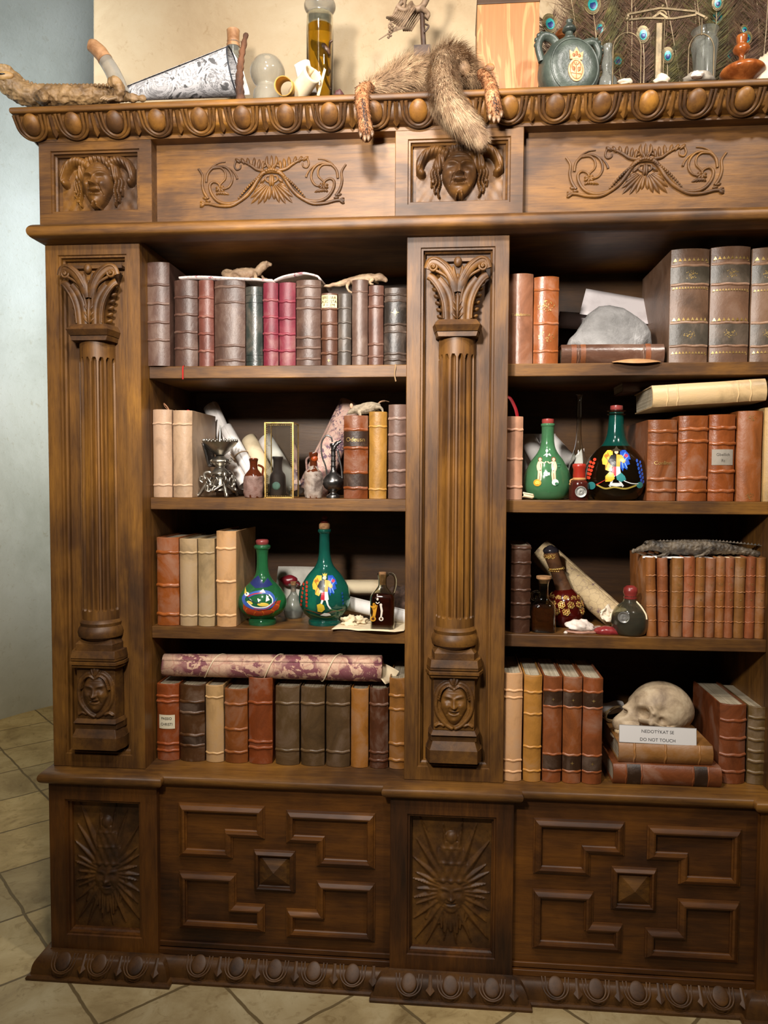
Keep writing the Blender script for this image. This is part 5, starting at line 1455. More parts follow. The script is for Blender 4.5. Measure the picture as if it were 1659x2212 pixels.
def flat_art(R, conv, layers, y):
    b = B(); mats = []
    for li, (c, shapes) in enumerate(layers):
        mt = paint(*c, .3)
        if mt not in mats: mats.append(mt)
        b.m = mats.index(mt)
        for pl_ in [q for sh in shapes for q in strips(sh)]:
            pts = [conv(*q) for q in pl_]
            b.add([(u, y-0.0003*li, z) for u, z in pts], [tuple(range(len(pts)))])
    return b.build('painted_figure', mats, R, smooth=0)
flat_art(R, zoomconv(826, 1360, Y, 300, 1080, 2.765), [
 ((198, 142, 40), [('p', [(1392, 625), (1410, 605), (1425, 625), (1418, 660), (1412, 690), (1395, 690), (1400, 655)]), ('e', 1400, 698, 17, 16), ('e', 1405, 612, 8, 9), ('l', [(1385, 620), (1405, 640), (1425, 618)], 6)]),
 ((216, 206, 190), [('p', [(1440, 622), (1452, 618), (1458, 650), (1452, 690), (1442, 690), (1446, 655)]), ('e', 1448, 698, 14, 13), ('e', 1446, 614, 8, 8), ('e', 1426, 580, 6, 8), ('l', [(1416, 598), (1426, 606), (1438, 598)], 5)]),
 ((70, 40, 20), [('e', 1400, 698, 9, 8), ('e', 1448, 698, 7, 7)])], -27*m-0.0008)
tag(stone('brown_sponge', 'round dark brown spongy lump at the back behind the square bottle', (xz(864, .87, .23), .235, Z3), (.040, .036, .050), mk('sponge', S(46, 32, 24), S(92, 68, 54), 70, .9, 1.0, .005, 60), 5, .22), 'round dark brown spongy lump at the back behind the square bottle', 'sponge')

# -- lowest shelf: the big map roll on the books
MAPBIG = map_mat('woodcut_map', S(216, 178, 150), S(104, 34, 62), S(158, 74, 70), 30, amt=0.75)
R = scroll('map_roll', 'large rolled purple and cream map lying along the tops of the books, lowest shelf', 'map roll', P3(356, 1436, .085), P3(826, 1444, .085), .0265, 2.4, MAPBIG, r1=.031)
b = B(); L = (Vector(P3(826, 1444, .085))-Vector(P3(356, 1436, .085))).length
for k in range(3):     # pale overlapping sheet edges wound round the roll
    b.tube([((.0275+.004*(k/2)+.0003)*math.cos(PI*(1.55-1.2*i/12)), (.0275+.004*(k/2)+.0003)*math.sin(PI*(1.55-1.2*i/12)), L*(0.18+0.27*k)+0.05*(i/12)) for i in range(13)], .0014, 6)
b.build('sheet_edge', CREAM, R, smooth=80)
b = B(); f0 = Vector(P3(826, 1444, .085))-R.location
q = Vector(P3(800, 1440, .085))
def flap(u, v):
    p0 = Vector(P3(790+42*v, 1424+54*v, .054+.03*(1-v))); p1 = Vector(P3(862, 1450, .09)); 
    p = p0.lerp(p1, u); return tuple(R.rotation_quaternion.inverted() @ (p+Vector((0, 0.02*math.sin(PI*u), -0.012*math.sin(PI*u)*v))-Vector(R.location)))
b.grid(flap, 8, 8); b.build('loose_flap', CREAM, R, smooth=80, solid=.0006)
# ------------------------------------------------------------------ curios of the right bay
# -- top shelf: rock, cards, parchment flap
ROCK = mk('grey_rock', S(100, 98, 96), S(140, 138, 136), 13, 0.75, 0.9, 0.004, 70, c3=S(206, 204, 204), lo=.32, hi=.62)
x0, x1 = xz(1222, z_rock+.04, .13), xz(1408, z_rock+.04, .13); hr = (737-649)*mpp(.13)
def rk(d):
    return 1.0
def rock_b():
    b = B(); n, m_ = 48, 26; vs = []
    top = [(-1, .02), (-.92, .22), (-.75, .40), (-.5, .80), (-.25, .98), (0, 1.0), (.3, .93), (.6, .74), (.85, .55), (.97, .35), (1, .05)]
    tx = [p[0] for p in top]; tz = [p[1] for p in top]
    W_ = 0.5*(x1-x0)
    for j in range(m_+1):
        v = j/m_
        for i in range(n+1):
            u = -1+2*i/n; yy = -1+2*v
            e = math.sqrt(max(0, 1-abs(yy)**2.6)); hz = float(np.interp(u, tx, tz))*e
            p = Vector((u*W_*(0.75+0.25*e), yy*0.055*(0.35+0.65*math.sqrt(max(0, 1-u*u))), hr*hz))
            p += Vector((0.2, 1, 0.35))*0.005*mnoise.noise(p*45)*e+Vector((0, .5, .35))*0.0022*mnoise.noise(p*170)*e
            p.z = max(0, p.z); vs.append(p)
    w = n+1
    b.add(vs, [(j*w+i, j*w+i+1, (j+1)*w+i+1, (j+1)*w+i) for j in range(m_) for i in range(n)])
    k = len(b.v); b.add([(p.x, p.y, 0) for p in vs], [(j*w+i, (j+1)*w+i, (j+1)*w+i+1, j*w+i+1) for j in range(m_) for i in range(n)])
    return b
o = rock_b().build('grey_rock', ROCK, None, smooth=60, loc=(0.5*(x0+x1), .13, z_rock+0.0008)); tag(o, 'large grey rock with white chips resting on the lying brown book', 'rock')
def card(name, label, pts, Y, mat, dy=(0, 0, 0, 0), cat='paper', group=None, thick=.001, bow=.002):
    P = [Vector(P3(px, py, Y+d)) for (px, py), d in zip(pts, dy)]; o_ = P[0].copy()
    def fn(u, v):
        p = P[3].lerp(P[2], u).lerp(P[0].lerp(P[1], u), v); p = p-o_
        p.y += bow*math.sin(PI*u)*math.sin(2*v); return tuple(p)
    return sheet(name, label, cat, fn, 8, 6, mat, o_, group, thick=thick)
RAG = paper('rag_paper', (236, 228, 228), (214, 204, 204))
scroll('paper_scroll', 'white paper scroll lying behind the grey rock on the top shelf', 'scroll', P3(1208, 691, .30), P3(1396, 704, .28), .0205, 2.3, RAG)
card('paper_card', 'white rag paper card leaning behind the grey rock', [(1266, 624), (1428, 651), (1414, 702), (1252, 678)], .25, RAG, dy=(.05, .05, 0, 0), thick=.002)
o0 = at(1375, 780, .045); fw = 0.052
b = B()
def tongue(u, v):
    s_ = -1+2*u; w_ = fw*(1-abs(v-0.55)**2*0.9)
    yy = 0.03-0.055*v if v < 0.6 else 0.03-0.033-0.006*math.sin((v-0.6)*3.5)
    zz_ = 0.0014+0.006*(1-s_*s_)*math.sin(min(1, v/0.6)*PI*0.6) if v < 0.6 else (0.0068*(1-s_*s_))-(v-0.6)*0.026*(1-s_*s_)
    return (s_*w_, yy-0.006*(1-s_*s_)*v, zz_)
b.grid(tongue, 16, 14)
tag(b.build('parchment_flap', mk('buff_leather', S(150, 108, 68), S(186, 142, 96), 20, .6, .3), None, smooth=80, solid=.0008, loc=(o0.x, .046, Z1)), 'buff parchment flap curling over the edge of the top right shelf', 'parchment')
# -- second shelf
card('paper_card', 'white paper card standing at the back behind the green Adam and Eve flask', [(1128, 937), (1200, 937), (1200, 1065), (1128, 1065)], .30, WHITE)
scroll('paper_scroll', 'white scroll leaning left behind the green flask of the nude couple', 'scroll', P3(1142, 952, .27), P3(1196, 1050, .20), .021, 2.2, WHITE, group='scrolls behind the green couple flask')
scroll('paper_scroll', 'white scroll sloping down right behind the green flask of the nude couple', 'scroll', P3(1180, 945, .29), P3(1230, 1000, .28), .022, 2.2, WHITE, group='scrolls behind the green couple flask')
scroll('parchment_curl', 'tiny curled strip of parchment at the foot of the pinkish vellum book', 'parchment', P3(1130, 1069, .062), P3(1152, 1073, .058), .0065, 1.4, CREAM, gap=.002)
def st3(R, m_, H):
    b = B(); b.lathe([(9*m_, H(930)), (11*m_, H(921)), (13*m_, H(917)), (12.5*m_, H(910)), (0.0002, H(908))], 24); b.build('wax_stopper', WAX((150, 62, 56)), R, smooth=50)
    b = B(); b.lathe([(12.5*m_, H(927)), (14.5*m_, H(924)), (14.5*m_, H(920)), (12*m_, H(919))], 32); b.build('lip_ring', GRN2, R, smooth=80)
GRN2 = glass('pale_green_glass', (120, 200, 140), 0.35, (104, 164, 116))
SKIN, OUT = (226, 190, 158), (120, 70, 50)
def nude(dx, fl):
    X = lambda x: dx+fl*x
    T = lambda p: [(X(x), y) for x, y in p]
    return [('e', X(0), 541, 8, 10), ('p', T([(-10, 552), (10, 552), (12, 575), (9, 600), (12, 625), (8, 662), (-2, 662), (-1, 630), (-6, 662), (-14, 662), (-12, 620), (-13, 590), (-14, 570)])), ('l', T([(8, 556), (24, 562), (34, 552)]), 6), ('l', T([(-10, 556), (-16, 580), (-12, 604)]), 6)]
flask('green_flask', 'pale green flask painted with a nude couple, second shelf of the right bay', 1182, 1080, .115, Z2,
  [(33, 1080), (42, 1074), (49, 1058), (49.5, 1042), (46, 1022), (35, 1000), (22, 982), (15, 966), (13, 945), (13, 928), (13.5, 921)], GRN2, st3, [
   (OUT, [('e', 286, 668, 0, 0)][:0]+[('e', 298, 540, 12, 13), ('e', 374, 540, 13, 14)]),
   (SKIN, nude(298, 1)+nude(374, -1)),
   (OUT, [('l', [(300, 566), (303, 590)], 2.5), ('l', [(296, 620), (300, 655)], 2.5), ('l', [(372, 566), (370, 592)], 2.5), ('l', [(374, 620), (376, 655)], 2.5), ('e', 300, 604, 4, 3), ('e', 373, 606, 4, 3)]),
   ((222, 152, 46), [('e', 284, 675, 22, 20)]),
   ((220, 224, 218), [('e', 384, 672, 19, 18), ('e', 335, 518, 6, 9), ('l', [(318, 520), (335, 508), (358, 520), (348, 505)], 4), ('l', [(335, 480), (335, 505)], 4), ('e', 336, 490, 7, 9), ('e', 324, 622, 6, 9), ('e', 336, 618, 6, 9), ('e', 348, 624, 6, 9), ('e', 334, 632, 9, 5)]),
   ((250, 206, 90), [('e', 284, 675, 12, 11)]), ((150, 84, 36), [('e', 280, 672, 2, 2), ('e', 289, 672, 2, 2), ('l', [(279, 681), (284, 684), (290, 681)], 2)]),
   ((60, 110, 80), [('e', 392, 680, 10, 8), ('e', 404, 580, 6, 7), ('e', 398, 566, 5, 6), ('e', 408, 566, 5, 5)]),
  ], (1059, 800, 2.765))
R, p = simple_bottle('tall_glass_flask', 'clear glass flask with very tall thin neck behind the red-sealed bottle', 1249, 1077, .17, Z2, [(24, 1077), (25, 1066), (24, 1030), (21, 1010), (14, 985), (8, 965), (5.5, 940), (5, 900), (5.2, 868), (7.5, 858)], CLR, cat='flask', t=.001)
card('paper_slip', 'small white paper slip standing beside the tall thin glass flask', [(1240, 985), (1262, 968), (1262, 1010), (1238, 1010)], .27, WHITE)
DRK = mk('dark_red_glass', S(44, 16, 12), S(70, 26, 20), 20, .12, .1, spec=.6)
R, p = simple_bottle('sealed_bottle', 'small dark bottle sealed in red wax with a silver coin on its front', 1251, 1081, .072, Z2, [(19.5, 1081), (20.5, 1074), (20.5, 1048), (18, 1042), (12, 1037), (11, 1032)], DRK, cat='bottle')
m = mpp(.085); H = lambda y: (1081-y)*m
b = B(); b.lathe([(12*m, H(1036)), (13*m, H(1030)), (12*m, H(1016)), (14*m, H(1011)), (14*m, H(1006)), (11*m, H(1004)), (0.0002, H(1004))], 24); b.build('wax_stopper', WAX((168, 46, 30)), R, smooth=60)
b = B(); b.lathe([(12*m, H(1040)), (14.5*m, H(1036.5)), (12*m, H(1033))], 24); b.tube(spline([(-13*m, -4*m, H(1037)), (-18*m, -5*m, H(1040)), (-17*m, -8*m, H(1048)), (-20*m, -8*m, H(1046))], 5), 1.6*m, 6); b.build('cord_tie', mk('tan_cord', S(160, 110, 60), S(196, 146, 88), 60, .8), R, smooth=80)
COIN = mk('old_silver', S(120, 118, 114), S(172, 170, 164), 80, .4, .5, .0008, 160, metal=.7)
def coin(R, x, y, z, r, nm='coin'):
    b = B(); n = 28
    b.v = []; 
    for rr, yy in ((0.0001, -.0008), (r*.30, -.0016), (r*.55, -.0008), (r*.80, -.0009), (r*.86, -.0018), (r*.97, -.0016), (r, -.0004), (r, .001)):
        b.v += [(rr*math.cos(i*2*PI/n), yy, rr*math.sin(i*2*PI/n)) for i in range(n)]
    for j in range(7): b.f += [(j*n+i, j*n+(i+1) % n, (j+1)*n+(i+1) % n, (j+1)*n+i) for i in range(n)]
    b.mi = [0]*len(b.f)
    return b.build(nm, COIN, R, smooth=60, loc=(x, y, z))
coin(R, 4*m, -21*m, H(1063), 12*m)
AMBD = glass('dark_brown_glass', (150, 110, 60), 0.22, (46, 34, 18)); LIQB = glass('brown_liquor', (66, 36, 10), 0.85, (44, 26, 10))
def st4(R, m_, H):
    b = B(); b.lathe(smooth_prof([(34*m_, H(972)), (26.4*m_, H(963.6)), (19.5*m_, H(948)), (16.5*m_, H(928)), (15*m_, H(908)), (14.5*m_, H(898))], 4), 48); b.build('teal_neck', glass('neck_teal_glass', (60, 150, 130), .4, (24, 96, 84)), R, smooth=80)
    b = B(); b.lathe([(10*m_, H(900)), (12*m_, H(893)), (13*m_, H(890)), (12.5*m_, H(884)), (0.0002, H(882))], 24); b.build('wax_stopper', WAX((140, 60, 56)), R, smooth=50)
    for y in (902, 895):
        b = B(); b.lathe([(13*m_, H(y+3)), (19.5*m_, H(y)), (13*m_, H(y-3))], 36); b.build('lip_ring', AMBD, R, smooth=80)
S4 = 1.0
lw2 = [((196, 64, 40), [('e', 630-6*i, 545+21*i*1.0, 9, 9) for i in range(6)]+[('e', 607-4*i, 560+22*i, 8, 9) for i in range(5)]),
 ((40, 84, 180), [('e', 860+5*i, 552+22*i, 6, 10) for i in range(7)]+[('e', 878+4*i, 560+22*i, 5, 9) for i in range(6)]),
 ((214, 176, 48), [('p', [(690, 672), (690, 640), (712, 615), (735, 625), (740, 655), (722, 670)])]),
 ((52, 128, 128), [('p', [(748, 640), (775, 620), (795, 640), (802, 660), (775, 672), (752, 660)]), ('e', 878, 690, 18, 18), ('e', 615, 695, 22, 22)]),
 ((176, 44, 34), [('l', [(640, 690), (665, 676), (700, 655)], 8, 1)]),
 ((220, 220, 216), [('p', [(706, 692), (730, 678), (765, 678), (790, 694), (750, 698)]), ('l', [(790, 665), (830, 680), (870, 682)], 5)]),
 ((170, 150, 70), [('l', [(645, 690), (690, 710), (740, 702), (800, 710), (860, 690)], 9)])]
flask('wizard_flask', 'big dark flask with teal neck painted with a winged man in a hat', 1329, 1082, .105, Z2,
  [(40, 1082), (46, 1078), (57, 1065), (63, 1046), (63.5, 1028), (58, 1002), (43, 980), (26, 964), (19, 948), (16, 928), (14.5, 908), (14, 897)], AMBD, st4,
  figure(748, 575, 0.98, True)+lw2, (1059, 800, 2.765), LIQB, 985)
# -- third shelf
MAPCR = map_mat('line_map', S(206, 182, 138), S(110, 84, 96), S(104, 84, 66), 60, amt=-0.15)
R = scroll('map_roll', 'thick cream map roll leaning against the dark ribbed book, third shelf of the right bay', 'map roll', P3(1166, 1190, .27), P3(1335, 1338, .17), .034, 2.3, MAPCR, r1=.030)
m = mpp(.095); Y = .095
R, p, m = cruet('clear square oil cruet with cork stopper and coiled glass handle', 1174, 1371, Y, Z3, [(25, 1371), (26.5, 1366), (26, 1330), (24, 1314), (14, 1304), (10.5, 1296), (10, 1275), (12, 1264), (14, 1260)], 1318, glass('brown_oil', (170, 92, 36), .5, (110, 56, 24)), None, None, None, None, sq=4.0)
H = lambda y: (1371-y)*m
b = B(); b.lathe([(25*m*.9, .0018), (25*m*.9, H(1358))], 40, sq=4.0); b.build('golden_oil', glass('golden_oil', (214, 170, 60), .2, (150, 110, 30)), R, smooth=60)
b = B(); b.lathe([(9*m, H(1268)), (11*m, H(1262)), (16*m, H(1258)), (16*m, H(1253)), (0.0002, H(1252))], 24); b.build('cork', CORK(), R, smooth=50)
b = B(); b.tube(spline([(-9*m, 0, H(1292)), (-14*m, 0, H(1286)), (-24*m, 0, H(1290)), (-24*m, 0, H(1302)), (-16*m, 0, H(1304)), (-14*m, 0, H(1296))], 6), 2.6*m, 9)
b.tube([(-28*m+1.6*m*math.cos(i*1.05), -5*m, H(1310+i*0.85)) for i in range(60)], 2.1*m, 8); b.build('coiled_handle', CLR2, R, smooth=80)
# jewelled decanter
Y = .165; m = mpp(Y); x = xz(1220, .85, Y)
R = thing('jewelled_decanter', 'dark red glass decanter with gold filigree rosettes and a leaning jewelled neck', 'decanter', (x, Y, Z3))
H = lambda y: (1366-y)*m
REDG = glass('ruby_glass', (140, 26, 18), .6, (84, 18, 12))
b = B(); b.lathe(shell(smooth_prof([(26*m, 0), (36*m, H(1354)), (39*m, H(1335)), (36*m, H(1312)), (26*m, H(1296)), (16*m, H(1286))], 5), .0015), 48); b.build('glass_body', REDG, R, smooth=60)
BRN = mk('dark_neck', S(54, 34, 22), S(96, 64, 40), 30, .35, .4)
b = B(); b.tube(spline([(-2*m, 0, H(1290)), (-10*m, 0, H(1268)), (-20*m, 0, H(1242)), (-28*m, 0, H(1218)), (-31*m, 0, H(1208))], 5), lerp_list([18*m, 15*m, 14*m, 16*m, 16*m], 21), 20); b.build('neck', BRN, R, smooth=80)
b = B(); b.ell((-31*m, 0, H(1206)), (17*m, 17*m, 10*m), 24, 10); b.ell((-32*m, -1*m, H(1200)), (9*m, 10*m, 6*m), 20, 8); b.build('stopper', mk('black_stopper', S(24, 22, 26), S(54, 50, 56), 30, .2, .2), R, smooth=80)
GOLD = mk('filigree_gold', S(168, 124, 58), S(226, 190, 112), 60, .3, .4, metal=.9)
bg, br_ = B(), B()
def rosette(c, nrm, r, gem=True):
    z = Vector(nrm).normalized(); a = z.orthogonal().normalized(); d_ = z.cross(a); c = Vector(c)
    for i in range(6):
        an = i*PI/3; q = c+(a*math.cos(an)+d_*math.sin(an))*r*.62
        pts = [q+(a*math.cos(t)+d_*math.sin(t))*r*.34 for t in [k*2*PI/9 for k in range(10)]]
        bg.tube(pts, r*.10, 5, cap=False)
        bg.ell(q, (r*.14,)*3, 6, 4)
    (br_ if gem else bg).ell(c+z*r*.1, (r*.22,)*3, 9, 6)
    bg.tube([c+(a*math.cos(t)+d_*math.sin(t))*r*.27 for t in [k*2*PI/9 for k in range(10)]], r*.09, 5, cap=False)
rf_ = rfun([(36*m, H(1354)), (39*m, H(1335)), (36*m, H(1312)), (26*m, H(1296))])
for k in range(12):
    an = k*PI/6+.2
    for zz_, rr, off in ((H(1316), 8*m, 0), (H(1330), 8.5*m, .26), (H(1303), 6.5*m, .26)):
        if zz_ == H(1330) and k % 3 == 0: continue
        a2 = an+off; r0 = rf_(zz_)+.001
        rosette((r0*math.cos(a2), r0*math.sin(a2), zz_), (math.cos(a2), math.sin(a2), .3), rr)
bg.build('filigree', GOLD, R, smooth=80); bg = B()
for k in range(7):
    an = -PI/2+(k-3)*.5; rosette((-30*m+15*m*math.cos(an), 16*m*math.sin(an), H(1217)), (math.cos(an), math.sin(an), 0), 5.5*m, k % 2 == 1)
bg.build('neck_crown', GOLD, R, smooth=80); bg = B()
for k in range(14):
    an = -PI/2+(k-7)*.3; bg.ell((-19*m+15*m*math.cos(an), 15*m*math.sin(an), H(1244)+.002*math.cos(an)), (2.6*m,)*3, 7, 5); bg.ell((-20*m+14*m*math.cos(an), 14*m*math.sin(an), H(1249)), (1.8*m,)*3, 7, 5)
bg.build('beaded_collar', GOLD, R, smooth=80); br_.build('garnet', glass('garnet', (190, 20, 30), .4, (150, 14, 26)), R, smooth=80)
# stones and shells
QTZ = mk('white_quartz', S(196, 176, 160), S(236, 226, 216), 24, .5, .7, .002, 80)
stone('white_stone', 'white rough quartz lump in front of the jewelled decanter', (xz(1252, .81, .085), .085, Z3+.0062), (.030, .02, .015), QTZ, 11, .5, rot=(0, 0.12, 0))
stone('flat_stone', 'flat pinkish stone slab underneath the white quartz', (xz(1257, .80, .083), .085, Z3), (.036, .022, .0058), mk('pink_stone', S(150, 108, 90), S(190, 146, 124), 20, .6, .6), 4, .2)
stone('red_stone', 'smooth dark red agate lying at the shelf front beside the coin bottle', (xz(1312, .805, .074), .074, Z3), (.029, .017, .0115), mk('red_agate', S(112, 28, 32), S(162, 62, 60), 18, .25, .2, c3=S(196, 130, 120)), 21, .15)
stone('pebble', 'tiny white pebble beside the foot of the oil cruet', (xz(1222, .80, .070), .070, Z3), (.0042, .004, .0036), QTZ, 2, .3, n=14)
stone('shell_fragment', 'thin grey-pink shell fragment right of the white quartz', (xz(1290, .80, .10), .108, Z3), (.022, .013, .007), mk('shell', S(140, 116, 104), S(186, 166, 152), 40, .5, .6), 8, .3)
CRU = paper('crumpled_paper', (230, 216, 194), (190, 170, 140))
def crumple(name, label, c, r, seed, mat, cat='paper'):
    b = B(); n = 22
    def fn(u, v):
        p = Vector((-1+2*u, -1+2*v, 0)); q = mnoise.noise_vector(p*1.3+Vector((seed, 0, 0))); q2 = mnoise.noise_vector(p*3.2+Vector((0, seed, 0)))
        return (r[0]*(p.x*.8+.5*q.x+.2*q2.x), r[1]*(p.y*.5+.7*q.y+.25*q2.y), r[2]*(1+.9*q.z+.4*q2.z+.5*p.y))
    b.grid(fn, n, n); return tag(b.build(name, mat, None, smooth=25, solid=.0005, loc=c), label, cat)
crumple('crumpled_paper', 'crumpled white paper bunch between the map roll and the round coin bottle', (xz(1328, .84, .125), .135, Z3+.012), (.030, .022, .020), 5, CRU)
# round coin bottle
SMK = glass('smoky_glass', (206, 206, 186), .14, (120, 116, 98)); 
R, p = simple_bottle('round_bottle', 'round squat bottle of dark liquor with red wax top and silver coin', 1361, 1379, .080, Z3, [(28, 1379), (34, 1374), (38.5, 1360), (38.5, 1344), (34, 1329), (23, 1316), (16, 1311), (13, 1303), (13, 1297)], SMK, glass('black_cherry_liquor', (50, 14, 12), .9, (44, 16, 14)), lev=1338, n=48)
m = mpp(.088); H = lambda y: (1379-y)*m
b = B(); b.lathe([(12*m, H(1306)), (14*m, H(1301)), (12*m, H(1297)), (15*m, H(1290)), (14*m, H(1281)), (8*m, H(1276)), (0.0002, H(1275))], 26); b.ell((8*m, -6*m, H(1286)), (6*m, 5*m, 7*m), 12, 8); b.build('wax_stopper', WAX((126, 44, 40)), R, smooth=70)
coin(R, -13*m, -36.5*m, H(1338), 12*m)
b = B(); b.tube(spline([(12*m, -6*m, H(1308)), (22*m, -14*m, H(1318)), (31*m, -20*m, H(1332)), (33*m, -22*m, H(1342))], 5), 1.7*m, 7, (1, .5)); b.build('string_tag', CREAM, R, smooth=80)
b = B()
for i in range(10): b.tube(spline([(16*m*math.cos(i*.3-2.9), 16*m*math.sin(i*.3-2.9), H(1312)), (27*m*math.cos(i*.3-2.9), 27*m*math.sin(i*.3-2.9), H(1319))], 4), 1.0*m, 6)
b.build('moulded_rib', SMK, R, smooth=80)
# crocodile on cards
zc_ = PZ(1480, 1206, .08)
card('paper_card', 'white card lying on the tan volumes under the head of the crocodile', [(1400, 1198), (1560, 1200), (1556, 1207), (1388, 1204)], .07, WHITE, dy=(.10, .10, 0, 0), thick=.003)
card('cream_card', 'cream card lying on the tan volumes under the tail of the crocodile', [(1545, 1200), (1612, 1202), (1610, 1205), (1545, 1204)], .085, CREAM, dy=(.08, .08, 0, 0), thick=.002)
CROC = mk('croc_hide', S(44, 38, 32), S(96, 84, 68), 34, .42, .9, .002, 190, c3=S(130, 116, 96), lo=.36, hi=.58)
Y = .10
croc = creature('stuffed_crocodile', 'small stuffed dark crocodile lying along the tops of the tan volumes', 'crocodile',
  liz([(1367, 1192, -.01, 3.5), (1378, 1188, -.01, 5), (1392, 1183, -.005, 8), (1405, 1178, 0, 11.5), (1418, 1178, 0, 11), (1440, 1182, 0, 14), (1475, 1182, 0, 16), (1520, 1182, 0, 16), (1555, 1183, 0, 14), (1590, 1188, 0, 9.5), (1625, 1194, 0, 7), (1670, 1204, 0, 3)], Y),
  [liz(l, Y) for l in ([(1436, 1186, -.012, 6), (1442, 1194, -.028, 4.5), (1430, 1200, -.032, 3.2), (1420, 1202, -.034, 2)], [(1540, 1184, -.012, 7), (1530, 1192, -.03, 5), (1516, 1199, -.034, 3.6), (1500, 1203, -.036, 2)], [(1436, 1186, .012, 6), (1440, 1196, .03, 4), (1430, 1203, .034, 2)], [(1540, 1186, .012, 7), (1530, 1196, .03, 4), (1518, 1204, .034, 2)])],
  CROC, 0.0016, extra=[(P3(1397, 1172, .092), (.006, .006, .005)), (P3(1369, 1189, .09), (.0045, .005, .004))], noisy=.0010, nscale=170)
b = B()
for i in range(30):
    t = i/29; px = 1425+t*220; py = 1167+26*max(0, t-.55)**1.2
    for dy in (-.007, .004, .012):
        q = P3(px, py+1.5, Y+dy); b.add([(q[0]-.0035, q[1]-.0025, q[2]-.001), (q[0]+.0035, q[1]-.0025, q[2]-.001), (q[0]+.0035, q[1]+.0025, q[2]-.001), (q[0]-.0035, q[1]+.0025, q[2]-.001), (q[0]+.002, q[1], q[2]+.0036)], [(0, 1, 4), (1, 2, 4), (2, 3, 4), (3, 0, 4)])
b.build('back_scutes', CROC, croc, smooth=30)
b = B(); b.ell(P3(1393, 1173.5, .083), (.0024, .0016, .0024), 10, 6); b.build('eye', mk('eye_black', S(12, 10, 8), S(20, 16, 12), 10, .1, 0), croc, smooth=80)
